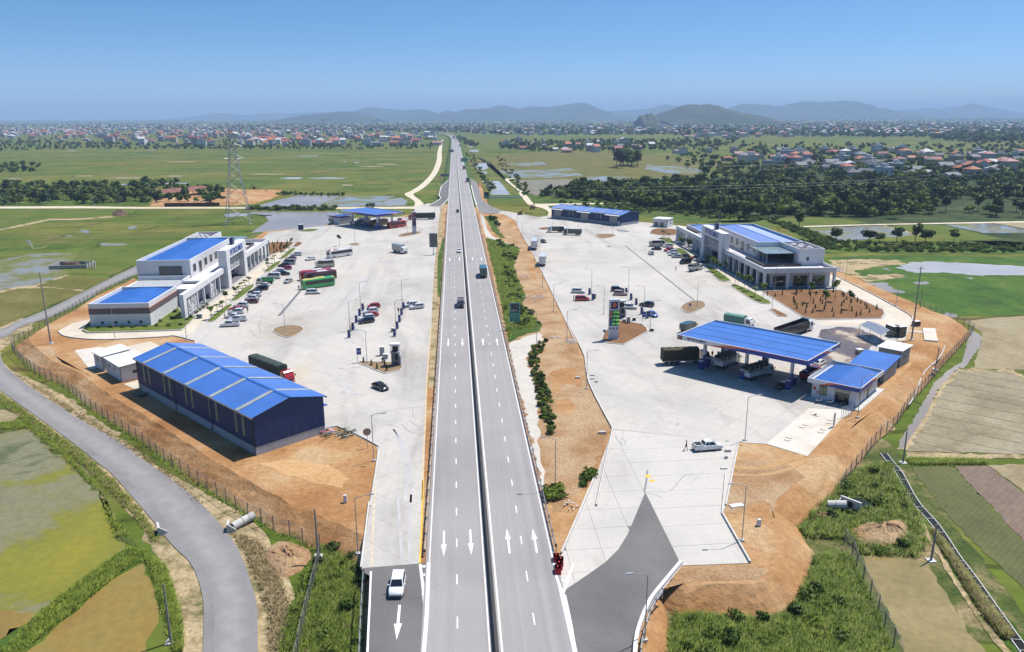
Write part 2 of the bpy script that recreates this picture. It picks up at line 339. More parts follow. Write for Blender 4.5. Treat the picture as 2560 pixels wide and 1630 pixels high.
M_seed=ground_mat('seedling paddy',[(0.3,(0.075,0.085,0.016)),(0.6,(0.11,0.115,0.025)),(0.8,(0.13,0.12,0.04))],scale=0.15,fine=1.2,fine_amt=0.25,rough=0.6,extra=rows(0.7,0.9,0.75,0.7,0.4))
M_pond=ground_mat('algae pond',[(0.34,(0.06,0.075,0.01)),(0.43,(0.1,0.11,0.014)),(0.475,(0.22,0.2,0.1)),(0.51,(0.2,0.185,0.07)),(0.55,(0.19,0.18,0.008)),(0.72,(0.24,0.215,0.004))],scale=0.035,fine=0.9,fine_amt=0.22,rough=0.4,bump=0.05,wet=(0.4,0.6,0.28,0.6),spec=0.5)
M_ochre=ground_mat('ochre paddy',[(0.3,(0.22,0.14,0.03)),(0.5,(0.27,0.18,0.035)),(0.7,(0.23,0.2,0.05))],scale=0.07,fine=0.9,fine_amt=0.2,rough=0.35,bump=0.1,spec=0.4)
M_brownpond=ground_mat('brown shallow',[(0.3,(0.16,0.13,0.03)),(0.5,(0.25,0.19,0.06)),(0.7,(0.32,0.26,0.12))],scale=0.1,fine=0.9,fine_amt=0.25,rough=0.35,bump=0.1,spec=0.4)
def water(name,col,rough=0.08):
 if name in MATS:return MATS[name]
 m,n,l,b=_new(name);col=sc_(col);b.inputs['Roughness'].default_value=rough;b.inputs['Specular IOR Level'].default_value=0.14
 tc=n.new('ShaderNodeTexCoord');nz=n.new('ShaderNodeTexNoise');nz.inputs['Scale'].default_value=0.6;nz.inputs['Detail'].default_value=4
 bp=n.new('ShaderNodeBump');bp.inputs['Strength'].default_value=0.15;bp.inputs['Distance'].default_value=0.05
 l.new(tc.outputs['Object'],nz.inputs['Vector']);l.new(nz.outputs['Fac'],bp.inputs['Height']);l.new(bp.outputs['Normal'],b.inputs['Normal'])
 n2=n.new('ShaderNodeTexNoise');n2.inputs['Scale'].default_value=0.03;n2.inputs['Detail'].default_value=5;l.new(tc.outputs['Object'],n2.inputs['Vector'])
 rp=n.new('ShaderNodeValToRGB');rp.color_ramp.elements[0].position=0.35;rp.color_ramp.elements[1].position=0.7
 rp.color_ramp.elements[0].color=(*[c*0.8 for c in col],1);rp.color_ramp.elements[1].color=(*[c*1.15 for c in col],1);l.new(n2.outputs['Fac'],rp.inputs['Fac']);l.new(rp.outputs['Color'],b.inputs['Base Color'])
 MATS[name]=m;return m
M_water=water('silty water',(0.33,0.285,0.235),.2);M_pale=water('pale pond water',(0.45,0.43,0.4),.22);M_flood=ground_mat('flooded paddy',[(0.3,(0.3,0.29,0.26)),(0.48,(0.25,0.23,0.16)),(0.56,(0.15,0.16,0.04)),(0.75,(0.12,0.15,0.025))],scale=0.05,fine=0.4,fine_amt=0.25,rough=0.2,bump=0.05,wet=(0.45,0.6,0.15,0.8),spec=0.25)
M_black=water('dark ditch water',(0.02,0.022,0.015),0.15)
conc_stops=[(0.3,(0.44,0.412,0.373)),(0.5,(0.535,0.5,0.45)),(0.7,(0.59,0.545,0.48))]
M_yard=ground_mat('yard concrete',conc_stops,scale=0.035,fine=0.9,fine_amt=0.09,rough=0.85,bump=0.1,bdist=0.03,extra=stains(0.05,(1,0.16,1),math.radians(45),0.52,0.78,(0.62,0.6,0.62),stains(0.09,(1,0.2,1),math.radians(-8),0.55,0.8,(0.68,0.66,0.68),stains(0.02,(1,1,1),0,0.55,0.75,(1.0,0.92,0.8),joints(5,4.6,math.radians(45),0.012,0.74)))))
M_slab=ground_mat('pavement slab',[(0.3,(0.48,0.452,0.412)),(0.5,(0.545,0.512,0.465)),(0.7,(0.58,0.54,0.485))],scale=0.07,fine=1.3,fine_amt=0.08,rough=0.85,bump=0.1,bdist=0.03,extra=stains(0.16,(1,0.25,1),math.radians(35),0.56,0.85,(0.75,0.72,0.7)))
M_cream=ground_mat('cream concrete',[(0.3,(0.56,0.48,0.37)),(0.5,(0.64,0.56,0.44)),(0.75,(0.7,0.64,0.54))],scale=0.1,fine=1,fine_amt=0.1,rough=0.85,bump=0.1,extra=joints(5,3,0,0.006,0.86))
M_asph=ground_mat('worn asphalt',[(0.3,(0.29,0.276,0.27)),(0.5,(0.335,0.317,0.308)),(0.7,(0.365,0.345,0.332))],scale=0.05,fine=3,fine_amt=0.08,rough=0.85,bump=0.1,bdist=0.02,extra=stains(0.55,(1,0.008,1),0,0.5,0.8,(0.8,0.79,0.81),stains(0.9,(1,0.006,1),0,0.5,0.85,(1.16,1.14,1.12))))
M_asph2=ground_mat('newer asphalt',[(0.3,(0.13,0.124,0.122)),(0.5,(0.165,0.157,0.153)),(0.7,(0.19,0.18,0.174))],scale=0.1,fine=3,fine_amt=0.1,rough=0.85,bump=0.1,bdist=0.02,extra=stains(0.1,(1,0.3,1),math.radians(25),0.5,0.8,(1.25,1.2,1.16)))
M_vroad=ground_mat('village asphalt',[(0.3,(0.19,0.182,0.18)),(0.5,(0.24,0.229,0.224)),(0.7,(0.275,0.262,0.254))],scale=0.12,fine=3,fine_amt=0.1,rough=0.9,bump=0.12,bdist=0.02)
M_kerb=plain('kerb concrete',(0.6,0.58,0.54),0.85,var=0.15,scale=0.8)
M_white=plain('road paint',(0.82,0.81,0.79),0.7,var=0.12,scale=1.5);M_yellow=plain('yellow paint',(0.8,0.5,0.06),0.7,var=0.25,scale=0.6)
M_rubber=plain('tyre rubber mark',(0.28,0.27,0.28),0.9,var=0.3,scale=0.5)
M_wet=ground_mat('wet concrete',[(0.38,(0.13,0.095,0.08)),(0.55,(0.17,0.125,0.105)),(0.6,(0.45,0.38,0.3)),(0.72,(0.5,0.44,0.36))],scale=0.14,fine=1,fine_amt=0.12,stretch=(1,0.45,1),rot=math.radians(50),rough=0.4,bump=0.05,wet=(0.5,0.58,0.2,0.85))
# ------------------------------------------------------------------ terrain to the horizon
ground=sheet('ground',[(-29000,-400),(29000,-400),(29000,30000),(-29000,30000)],FZ,M_field)
WHX=lambda f,pts,dz=0.02,z=FZ:[f(x,y,z+dz)[:2]for x,y in pts]
def field(name,f,pts,mat,lvl=1,step=2.5,amp=0.25):
 z=FZ+0.02*lvl
 return sheet(name,ragged([f(x,y,z)[:2]for x,y in pts],step,amp),z,mat)
 # --- lower left: pond, paddies, verge of the village road
lvl=FZ+0.02
sheet('verge',ragged(smooth(many(B0,[(-900,300),(60,640),(420,900),(760,1170),(1010,1400),(1240,1760),(1390,2040),(1500,2330),(1560,2700),(1560,3300)],lvl)+many(C0,[(2900,1900),(2600,1500),(2560,1150),(2480,900),(2360,700),(2270,500),(2000,300),(1740,150)],lvl)+many(B0,[(1330,1170),(930,850),(560,590),(240,420),(60,330),(30,180),(300,-60),(-300,-130)],lvl),3),1.5,0.3),lvl,M_dryverge)
field('pond',B0,[(-500,900),(60,890),(250,865),(330,930),(480,1080),(610,1160),(760,1330),(880,1420),(930,1560),(960,1690),(1010,1760),(1080,1810),(1070,1900),(880,2050),(350,2450),(0,2650),(-600,2700)],M_pond,2,1.5,0.3)
field('paddy_field',C0,[(1230,770),(1290,900),(1350,1100),(1365,1270),(1250,1450),(1240,1600),(1200,1900),(100,1900),(180,1560),(560,1250),(1000,890)],M_ochre,2,1.2,0.2)
field('paddy_field',C0,[(-300,1130),(330,1215),(60,1390),(-300,1560)],M_ochre,3,1.2,0.2)
field('grass_bank',B0,[(-300,760),(80,800),(230,790),(350,890),(480,1010),(640,1130),(780,1280),(930,1500),(1000,1680),(1100,1770),(1180,1880),(1010,1830),(960,1690),(880,1420),(760,1340),(610,1170),(470,1085),(320,940),(250,870),(60,895),(-300,950)],M_scrub,3,1,0.35)
field('grass_bank',C0,[(1080,640),(1290,650),(1260,740),(1000,885),(560,1240),(180,1560),(-300,1800),(-300,1560),(50,1400),(350,1200),(800,850)],M_lush,3,1,0.3)
field('paddy_field',B0,[(-300,690),(30,700),(170,750),(0,850),(-300,860)],M_tan2,4,1,0.3)
# village road round the left
inner=smooth(many(C0,[(2260,2000),(2215,1533),(2210,1150),(2160,950),(2080,720),(1950,500),(1700,230),(1410,0)],lvl+.1)+many(B0,[(1300,1180),(1000,960),(780,840),(400,600),(110,390),(25,290),(-5,190),(0,90)],lvl+.1)+many(A0,[(60,1240),(200,1150),(440,1070),(720,940),(900,830),(1210,690),(1500,560)],lvl+.1),5)
outer=smooth(many(C0,[(1760,2000),(1745,1533),(1750,1150),(1715,950),(1630,760),(1470,600),(1270,350),(960,0)],lvl+.1)+many(B0,[(850,1165),(600,965),(330,770),(0,530),(-150,400),(-220,290),(-250,160),(-220,40)],lvl+.1)+many(A0,[(-100,1230),(0,1180),(150,1110),(400,1010),(700,870),(950,740),(1200,620),(1500,480)],lvl+.1)[0:0]+many(A0,[(0,1180),(150,1110),(400,1010),(690,870),(950,740),(1200,620),(1480,490)],lvl+.1),5)
road_l=ribbon('village_road',outer,inner,FZ+0.12,M_vroad)
for k,(u,v)in enumerate(((.8,.16),(.72,.24),(.66,.3),(.6,.36))):ribbon('worn_track',[tuple(np.array(a)*u+np.array(b)*(1-u))for a,b in zip(outer,inner)],[tuple(np.array(a)*v+np.array(b)*(1-v))for a,b in zip(outer,inner)],FZ+0.126+.005*k,plain('road dust %d'%k,tuple(c+.012*k for c in(.255,.243,.238)),0.95,var=0.12,scale=0.6),road_l)
# --- left fields behind the village road
field('paddy_field',A0,[(-400,620),(0,590),(250,535),(480,520),(660,530),(640,580),(420,640),(480,660),(600,690),(560,720),(300,790),(0,870),(-400,900)],M_flood,1)
field('paddy_field',A0,[(-400,900),(0,870),(280,795),(600,715),(940,735),(700,850),(400,990),(0,1160),(-400,1250)],M_olive,2)
field('paddy_field',A0,[(660,490),(1050,465),(1290,520),(1180,610),(960,715),(610,695),(720,620),(690,560)],M_green,3)
field('paddy_field',A0,[(-400,150),(1000,150),(960,210),(380,235),(0,320),(-400,360)],M_green,1)
field('earth_bund',A0,[(-400,345),(0,318),(250,265),(400,232),(700,226),(960,206),(1000,215),(700,238),(420,245),(260,280),(0,330),(-400,360)],M_dryverge,2,2,0.3)
field('earth_bund',A0,[(0,850),(140,815),(290,800),(570,712),(600,722),(300,808),(420,815),(720,842),(715,850),(420,825),(150,830),(0,868)],M_dryverge,4,1,0.2)
for pts in([(220,410),(255,415),(290,480),(410,465),(400,480),(280,495)],[(690,320),(770,330),(760,355),(700,345)],[(1090,300),(1170,285),(1180,310),(1110,320)],[(850,440),(1100,445),(1050,465),(880,460)],[(560,370),(640,375),(600,385)]):
 field('puddle',A0,pts,M_flood,2,1.5,0.4)
 # ponds left of the station
field('pond',A1,[(90,350),(240,250),(250,245),(200,200),(270,195),(270,205),(140,195),(60,190),(100,168),(840,168),(860,290),(640,300),(480,315),(170,345)],M_water,2,3,0.2)
field('pond',A1,[(-60,240),(60,190),(270,198),(210,240),(250,250),(200,270),(90,345),(-60,345)][0:0]or[(-140,190),(-40,178),(80,185),(60,205),(-120,215)],M_water,1,3,0.2)
field('pond',D1,[(130,985),(320,930),(510,885),(890,892),(640,985)],M_water,1,3,0.2)
field('pond',D1,[(1235,950),(1290,920),(1390,910),(1435,935),(1430,975),(1250,980)],M_water,2,3,0.4)
field('paddy_field',D1,[(650,985),(900,893),(1330,895),(1250,940),(1230,985)],M_flood,1)
field('sand_heap',D0,[(1290,985),(1330,900),(1480,910),(1640,850),(1800,820),(2100,840),(2420,840),(2440,880),(2300,900),(2200,960),(1900,975),(1600,985)],M_dirt,2,3,1.0)
sheet('track',smooth(many(D0,[(-400,985),(0,985),(700,982),(1200,990),(1900,990),(2400,992),(3000,990),(3600,985),(3760,1000),(3600,1004),(3000,1005),(2400,1004),(1900,1002),(1200,1003),(700,1000),(0,1002),(-400,1003)],FZ+.1),1),FZ+0.1,M_gravelroad)
# pale track climbing beside the expressway on the left
tl=smooth(many(D1,[(1490,1000),(1500,940),(1415,880),(1470,850),(1560,790),(1650,690),(1690,590),(1700,510),(1720,450),(1735,410)],FZ+.12),5);tr=smooth(many(D1,[(1610,1000),(1560,940),(1490,880),(1540,850),(1620,790),(1700,690),(1735,590),(1735,510),(1742,450),(1748,410)],FZ+.12),5)
ribbon('track',tl,tr,FZ+0.12,M_gravelroad)
# dull marks of water and bund in the wide left fields
for(x,y,w,h,m)in((1000,795,190,10,M_pale),(1350,785,280,9,M_pale),(630,722,180,8,M_dryverge),(1440,722,130,14,M_tan),(1400,600,300,6,M_dryverge),(950,738,260,12,M_tan2),(20,745,170,10,M_tan),(570,502,90,5,M_pale),(1250,497,100,4,M_pale)):
 field('puddle',D0,[(x,y),(x+w*.4,y-h*.5),(x+w,y-h*.3),(x+w*.9,y+h*.5),(x+w*.3,y+h*.6)],m,2,4,1.2)
for(x,y,w,h,m)in((340,740,200,14,M_pale),(560,740,370,9,M_pale),(470,550,220,5,M_pale),(880,600,30,6,M_pale),(970,605,60,6,M_pale),(1010,640,250,6,M_dryverge),(50,705,340,10,M_tan2),(850,800,130,12,M_tan2),(1160,620,200,6,M_dryverge)):
 field('puddle',D1,[(x,y),(x+w*.4,y-h*.5),(x+w,y-h*.3),(x+w*.9,y+h*.5),(x+w*.3,y+h*.6)],m,2,4,1.2)
 # --- right fields
field('paddy_field',D1,[(1960,590),(2440,520),(2900,505),(3500,540),(4200,600),(4120,640),(3900,720),(3400,760),(2700,800),(2350,720),(2200,660),(2000,660)],M_olive,1,6,1)
for pts in([(2190,672),(2470,668),(2900,700),(2960,715),(2640,740),(2350,735)],[(2270,620),(2600,600),(2640,620),(2480,640)],[(2590,665),(2840,655),(2900,680),(2740,690)],[(2990,730),(3280,720),(3400,740),(3150,775),(2960,770)],[(3330,755),(3720,735),(3700,770),(3450,790)],[(3500,625),(4000,660),(4100,690),(3700,700),(3480,665)]):
 field('paddy_field',D1,pts,M_flood,2,5,0.6)
field('pond',D1,[(2350,740),(2420,755),(2900,750),(2960,790),(2830,800),(2700,880),(2540,890),(2440,850),(2380,790)],M_brownpond,3,4,.5)
field('pond',E2,[(945,625),(1060,600),(1190,590),(1230,690),(1150,725),(1030,715)],M_pale,3,3,.5)
field('pond',E2,[(1080,935),(1440,935),(1660,1200),(1300,1205),(1210,1050),(1190,980)],M_pale,3,3,.3)
field('pond',E2,[(860,345),(1040,340),(1050,375),(880,380)],M_pale,3,6,.5);field('pond',E2,[(830,260),(930,258),(940,295),(880,300)],M_pale,3,6,.5)
field('pond',E2,[(1020,760),(1200,755),(1200,805),(1160,785),(1020,780)],M_pale,3,3,.4)
tl=smooth(many(E2,[(1840,870),(1640,885),(1550,905),(1640,990),(1750,1080),(1860,1160)],FZ+.1),4);tr=smooth(many(E2,[(1840,885),(1700,895),(1625,915),(1690,990),(1800,1075),(1930,1160)],FZ+.1),4)
ribbon('track',tl,tr,FZ+0.1,M_gravelroad)
field('grass_bank',D2,[(-20,560),(80,600),(130,700),(210,760),(420,940),(560,1000),(900,1010),(1400,1010),(1420,930),(480,910),(300,790),(190,700),(120,640)],M_lush,2,3,.6)
field('woodland_floor',D2,[(480,890),(760,820),(900,770),(1500,760),(1700,740),(2050,730),(2700,560),(3500,700),(4700,650),(4900,1400),(3700,1200),(3200,1210),(2700,1090),(2300,1100),(1400,1020),(1100,930)],M_wood,2,5,1)
field('paddy_field',A2,[(830,95),(1400,85),(1340,140),(1640,190),(2300,195),(2500,230),(2300,262),(1640,262),(1340,180),(950,150)],M_lush,3,3,.6)
sheet('track',smooth(many(A2,[(480,102),(700,98),(1100,92),(1400,86),(1400,95),(1100,102),(700,110),(500,125),(470,118)],FZ+.1),1),FZ+.1,M_gravelroad)
sheet('track',smooth(many(A2,[(360,-10),(420,50),(460,95),(560,110),(620,160),(640,240),(560,240),(590,180),(540,140),(420,110),(380,70),(330,10)],FZ+.14),3),FZ+.14,M_gravelroad)
field('paddy_field',A3,[(-400,262),(0,240),(600,217),(850,228),(1080,265),(900,278),(480,290),(-400,320)],M_green,3)
field('paddy_field',A3,[(520,310),(1180,290),(1500,372),(1180,395),(840,420),(690,360)],M_flood,3)
field('paddy_field',A3,[(1260,290),(1700,280),(2230,405),(1900,415),(1610,395)],M_green,3)
field('paddy_field',A3,[(1720,280),(2110,265),(2420,325),(2900,380),(2500,350),(2060,352)],M_flood,3)
field('paddy_field',A3,[(2130,264),(3000,245),(3000,330),(2430,318)],M_tan2,3)
sheet('track',smooth(many(A3,[(400,296),(700,286),(1100,276),(1500,268),(2406,250),(3200,238),(3200,246),(2406,262),(1500,277),(1100,284),(700,296),(400,305)],FZ+.1),1),FZ+.1,M_gravelroad)
field('path',A3,[(1180,288),(1210,287),(1530,368),(1500,374)],M_dryverge,4,1,.2)
field('grass_bank',A3,[(690,460),(1300,430),(2200,420),(3200,480),(3200,570),(2406,530),(1600,540),(1000,520),(700,530)],M_lush,2)
field('marsh',A3,[(690,560),(1200,545),(2406,560),(3400,590),(3400,1050),(2406,1055),(1900,1070),(1640,1040),(1300,880),(1000,740),(770,660)],M_swamp,2)
field('marsh_mud',A3,[(720,590),(1000,575),(1360,590),(1400,620),(1150,640),(950,680),(1000,720),(1300,700),(1400,720),(1180,760),(1050,770),(880,700),(770,650)],M_dryverge,3,2,.8)
for pts in([(1300,650),(1420,605),(1700,600),(2000,615),(2406,640),(3000,640),(3000,720),(2406,715),(2050,720),(1700,690),(1480,695)],[(1050,775),(1230,780),(1370,868),(1240,865),(1120,815)],[(1620,1040),(1740,1035),(1840,1055),(1820,1078),(1700,1080)],[(1450,780),(1560,765),(1600,785),(1500,797)],[(1900,735),(1970,735),(1960,750)],[(775,640),(840,650),(860,690),(780,680)],[(1180,660),(1280,650),(1270,680)]):
 field('marsh_water',A3,pts,M_pale if len(pts)>8 else M_water,4,2,.8)
field('paddy_field',A3,[(1880,1110),(2060,1090),(2406,1065),(3400,1040),(3400,1560),(2406,1525),(1980,1512),(2040,1290),(2050,1230),(1960,1150)],M_tan2,3)
field('paddy_field',B3,[(1840,365),(2290,372),(2406,440),(3400,520),(3400,1180),(2406,1085),(1400,1060),(1390,1040),(1560,800),(1640,640),(1700,520)],M_tan,3)
field('earth_bund',B3,[(1830,342),(2300,352),(2420,420),(3400,500),(3400,525),(2400,448),(2285,378),(1850,372),(1715,525),(1650,640),(1570,810),(1400,1050),(1310,1040),(1500,800),(1610,640),(1680,500)],M_dryverge,4,1,.25)
field('earth_bund',B3,[(1390,1065),(2406,1090),(3400,1180),(3400,1220),(2406,1120),(1400,1120)],M_dryverge,4,1,.25)
field('grass_bank',B3,[(1400,1120),(2080,1130),(2080,1180),(1430,1185)],M_lush,5,1,.25)
field('paddy_field',B3,[(1430,1185),(1780,1170),(2400,1830),(3000,2500),(2700,2500),(2100,1960),(1700,1550),(1500,1280)],M_seed,3,1,.15)
field('paddy_field',B3,[(1790,1172),(2090,1180),(2600,1560),(3100,1950),(3000,2500),(2400,1830)],M_mauve,3,1,.15)
field('paddy_field',B3,[(2095,1178),(2500,1170),(3400,1250),(3400,2100),(2900,1760)],M_tan2,3,1,.15)
# scrub ground along the lower right
field('scrub',B3,[(720,1380),(1100,900),(1300,1030),(1500,1280),(1850,1750),(2300,2300),(2600,2700),(1900,2700),(1560,2650),(1300,2700),(-1200,3000),(-500,2100),(-280,2300),(100,2420),(420,2300),(560,2000),(420,1800),(600,1620)],M_scrub,1,1.5,.3)
field('grass_bank',C3,[(760,60),(1000,-60),(1280,-110),(1380,120),(1660,480),(2060,960),(2340,1300),(2600,1600),(2380,1600),(1980,1130),(1640,640),(1480,520),(1380,380),(1100,330),(700,380),(640,260)],M_lush,3,1,.3)
field('footpath',C3,[(1180,-100),(1280,-40),(1370,160),(1520,380),(1640,590),(1760,790),(1900,1010),(2050,1240),(2290,1530),(2420,1700),(2360,1700),(2230,1530),(2010,1250),(1860,1020),(1710,790),(1600,590),(1480,390),(1330,170),(1240,-30)],M_dryverge,5,.8,.12)
field('pond',C3,[(1010,690),(1150,700),(1450,740),(1580,770),(1700,980),(1900,1300),(2080,1533),(2250,1800),(1500,1800),(1360,1500),(1250,1200),(1120,980),(1050,830)],M_brownpond,3,1,.25)
field('ditch_water',C3,[(790,300),(900,230),(950,205),(1010,205),(1090,260),(1150,300),(1000,300),(960,370),(860,350)],M_black,5,.6,.15)
field('brook',A3,[(1950,1180),(2010,1215),(2040,1260),(2020,1340),(1960,1420),(1900,1500),(1860,1520)],M_water,4,1,.1)
field('brook',B3,[(1980,50),(2035,60),(2030,160),(1960,240),(1890,320),(1840,345),(1680,500),(1620,620),(1560,760),(1460,900),(1390,1010),(1330,1050),(1350,950),(1450,800),(1540,640),(1620,480),(1760,360),(1860,300),(1950,200),(2000,130)],M_water,5,1,.12)
# ------------------------------------------------------------------ earth fills
fence_l=[(800,1373),(766,1364),(734,1341),(703,1332),(676,1321),(648,1302),(592,1275),(567,1256),(506,1213),(439,1169),(401,1143),(364,1114),(314,1079),(271,1053),(209,1009),(163,968),(96,936),(58,907),(32,878),(33,867),(58,850),(96,826),(151,797),(221,753),(291,721),(335,701)]
FL=[G(x,y,FZ+0.1)[:2]for x,y in fence_l]
pad_l=FL+[(-106,268),(-108,312),(-92,336)]+many(A1,[(150,355),(480,322),(640,306),(800,292)],-1)+[(-68,402),(-62,424),(-34,428),(-20,448),(-14,490),(1,490),(1,60)]+many(C1,[(1040,1600),(1035,900),(1030,800),(920,690)],-0.5)
left_fill=bank('earth_fill',pad_l,3.6,-0.06,FZ-0.05,M_dirt)
fence_r=[(2087,684),(2151,704),(2221,736),(2296,768),(2354,794),(2398,809),(2430,829),(2427,836),(2366,904),(2317,962.6),(2267,1018),(2235,1070),(2194.6,1099),(2157,1149),(2119,1195),(2090,1236)]
FR=[G(x,y,FZ+0.1)[:2]for x,y in fence_r]
pad_r=[(5,60),(5,470),(17,470)]+many(E2,[(1000,960),(1080,1180),(1150,1350),(1460,1480)],-0.4)+[(42,418),(52,428),(98,392),(118,372),(123,330),(123,262)]+FR+many(C3,[(690,240),(610,310),(470,450),(540,570),(625,690),(570,830),(480,1090),(330,1200),(150,1225)],FZ+.1)+many(C2,[(1700,1165),(1600,1080)],-1)+[(21,66),(19,40)]
right_fill=bank('earth_fill',pad_r,3.2,-0.06,FZ-0.05,M_dirt)
road_c=[(3.1,-60),(3.1,500),(3.2,900),(3.4,1500),(2.0,1900),(-8,2250),(-40,2600),(-130,3100),(-330,3800)]
rc=smooth(road_c,8)
mb=MB();e_t,e_b=[offset_line(rc,d)for d in(10.2,-10.8)],[offset_line(rc,d)for d in(13.8,-14.4)]
ne=len(rc)
mb.add([(*p,-0.1)for p in e_t[0]]+[(*p,-0.1)for p in e_t[1]]+[(*p,FZ-.05)for p in e_b[0]]+[(*p,FZ-.05)for p in e_b[1]],[q for i in range(ne-1)for q in((i+1,i,ne+i,ne+i+1),(i,i+1,2*ne+i+1,2*ne+i),(ne+i+1,ne+i,3*ne+i,3*ne+i+1))])
emb=struct(part('expressway_embankment',mb,M_lush))
# ground cover on the fills
CREST=[]
def clamp_in(p,poly):
 if inside(p,poly):return p
 best=None;P=np.array(p)
 for i in range(len(poly)):
  a,b=np.array(poly[i]),np.array(poly[(i+1)%len(poly)]);t=np.clip(((P-a)@(b-a))/((b-a)@(b-a)+1e-9),0,1);q=a+(b-a)*t;d=((q-P)**2).sum()
  if best is None or d<best[0]:best=(d,q)
 return tuple(best[1])
CREST_L,CREST_R=inset(pad_l,4.3),inset(pad_r,3.9)
def cover(name,f,pts,mat,z=-0.03,step=1.5,amp=0.3):
 p=ragged([f(x,y,z)[:2]for x,y in pts],step,amp);c=CREST_L if sum(q[0]for q in p)<0 else CREST_R
 return sheet(name,[clamp_in(q,c)for q in p],z,mat)
cover('verge',A2,[(20,380),(55,390),(340,470),(330,520),(380,640),(520,780),(640,1000),(760,1200),(840,1320),(905,1480),(1000,1740),(1130,2060),(960,2400),(700,2750),(640,2740),(500,2200),(350,1680),(260,1300),(170,960),(60,500)],M_dirt2,-0.045)
cover('verge',A2,[(150,250),(250,275),(330,350),(400,460),(500,660),(600,860),(800,1270),(840,1300),(780,1290),(560,1230),(430,980),(340,700),(330,480),(240,420),(170,330)],M_dirt2,-0.04)
cover('dry_patch',B2,[(600,380),(760,330),(880,420),(860,520),(740,480),(640,560)],M_dirt,-.038);cover('dry_patch',B2,[(640,640),(760,600),(860,700),(760,760),(660,720)],M_dirt,-.038);cover('dry_patch',A2,[(430,480),(500,640),(470,760),(420,700)],M_dirt,-.036)
cover('grass_bank',A2,[(48,395),(150,410),(300,470),(345,480),(320,560),(290,640),(320,740),(370,830),(390,900),(360,960),(440,1050),(530,1130),(520,1190),(380,1230),(255,1290),(235,1210),(160,850),(100,600)],M_lush,-0.03)
cover('grass_bank',A2,[(40,205),(130,215),(150,300),(170,340),(220,400),(180,395),(110,340)],M_lush,-0.03)
path_r=cover('service_path',B2,[(250,130),(400,70),(510,45),(560,95),(480,130),(425,200),(415,290),(455,440),(490,560),(510,760),(525,900),(500,1000),(520,1150),(560,1360),(540,1380),(470,1090),(400,800),(330,500)],ground_mat('dusty concrete',[(0.3,(0.5,0.46,0.4)),(0.6,(0.58,0.54,0.47)),(0.8,(0.5,0.42,0.32))],scale=0.25,fine=2,fine_amt=0.12,rough=0.9),-0.02)
cover('service_path',A2,[(0,150),(15,190),(40,230),(60,320),(110,380),(220,430),(350,478),(300,470),(190,435),(95,402),(50,385),(10,260)],MATS['dusty concrete'],-0.02,1.5,.1)
cover('dry_patch',B3,[(-350,1150),(100,1130),(420,1180),(560,1290),(600,1420),(620,1530),(480,1650),(330,1560),(150,1480),(-60,1600),(-300,1530)],M_dirt2,-0.04)
cover('dry_patch',C2,[(1740,800),(2310,785),(2500,830),(2790,860),(2740,1070),(2620,1180),(2450,1210),(2250,1150),(1800,1140),(1580,1030)],M_dirt2,-0.04)
cover('dry_patch',B0,[(230,230),(420,150),(560,330),(620,440),(520,480),(360,390)],M_dirt2,-0.04)
cover('dry_patch',B1,[(150,1160),(420,1130),(760,1180),(940,1300),(880,1380),(620,1330),(330,1240)],ground_mat('raked earth',[(0.3,(0.48,0.27,0.11)),(0.6,(0.56,0.35,0.17)),(0.8,(0.5,0.27,0.1))],scale=0.1,fine=1.5,fine_amt=0.3,bump=0.6,bdist=0.2),-0.04)
M_rut=ground_mat('pale wheel rut',[(0.3,(0.42,0.22,0.085)),(0.6,(0.5,0.31,0.15)),(0.8,(0.4,0.2,0.07))],scale=.4,fine=2,fine_amt=.3)
for f,ps,w in((B3,[(-200,1180),(100,1200),(300,1160),(480,1100),(640,980),(860,800)],1.0),(B3,[(-150,1250),(150,1260),(380,1210),(560,1130)],.7),(B3,[(1000,700),(1150,560),(1300,420),(1450,280)],.9)):
 c=smooth([f(x,y)[:2]for x,y in ps],5);sheet('wheel_rut',[clamp_in(q,CREST_L if c[0][0]<0 else CREST_R)for q in ragged(offset_line(c,w/2),.8,.15,False)+ragged(offset_line(c,-w/2),.8,.15,False)[::-1]],-.037,M_rut)
cover('dry_patch',B3,[(1160,780),(1320,760),(1300,860),(1180,930),(1160,850)],M_dirt2,-0.05)
cover('verge',B1,[(1655,-800),(1690,-1100),(1765,-1350),(1770,-1200),(1740,-900),(1720,-400),(1690,100),(1665,500),(1620,520),(1640,60)],M_dryverge,-0.02,1.5,.1)
cover('grass_bank',A1,[(1700,560),(1745,380),(1755,420),(1735,620),(1720,900),(1695,900)],M_lush,-0.01,1.5,.1)
# ------------------------------------------------------------------ expressway
y0s=[p for p in rc]
xL,xI,xJ,xR=7.6,0.32,-0.32,-8.2
def car_way(name,d0,d1):return ribbon(name,offset_line(rc,d0),offset_line(rc,d1),0.06,M_asph)
way_l=car_way('road',xL,xI);way_r=car_way('road',xJ,xR)
ribbon('median_strip',offset_line(rc,xI),offset_line(rc,xJ),0.05,M_kerb)
def stripe(name,d,w,parent,z=0.066,y_a=-60,y_b=2600,mat=None):
 pts=[p for p in rc if y_a<=p[1]<=y_b];return ribbon(name,offset_line(pts,d+w/2),offset_line(pts,d-w/2),z,mat or M_white,parent)
stripe('edge_line',0.62,0.15,way_l);stripe('edge_line',7.15,0.15,way_l);stripe('edge_line',-0.62,0.2,way_r);stripe('edge_line',-7.75,0.15,way_r,y_b=2600)
def dashes(d,parent,ph=71.5):
 mb=MB();y=ph-8.086*8
 while y<900:
  k=1 if y<450 else 1.5
  mb.add([(3.1-d-.075*k,y,.066),(3.1-d+.075*k,y,.066),(3.1-d+.075*k,y+2.05,.066),(3.1-d-.075*k,y+2.05,.066)],[(0,1,2,3)]);y+=8.086
 return struct(part('lane_dashes',mb,M_white,parent),'stuff')
dashes(3.85,way_l);dashes(-4.3,way_r)
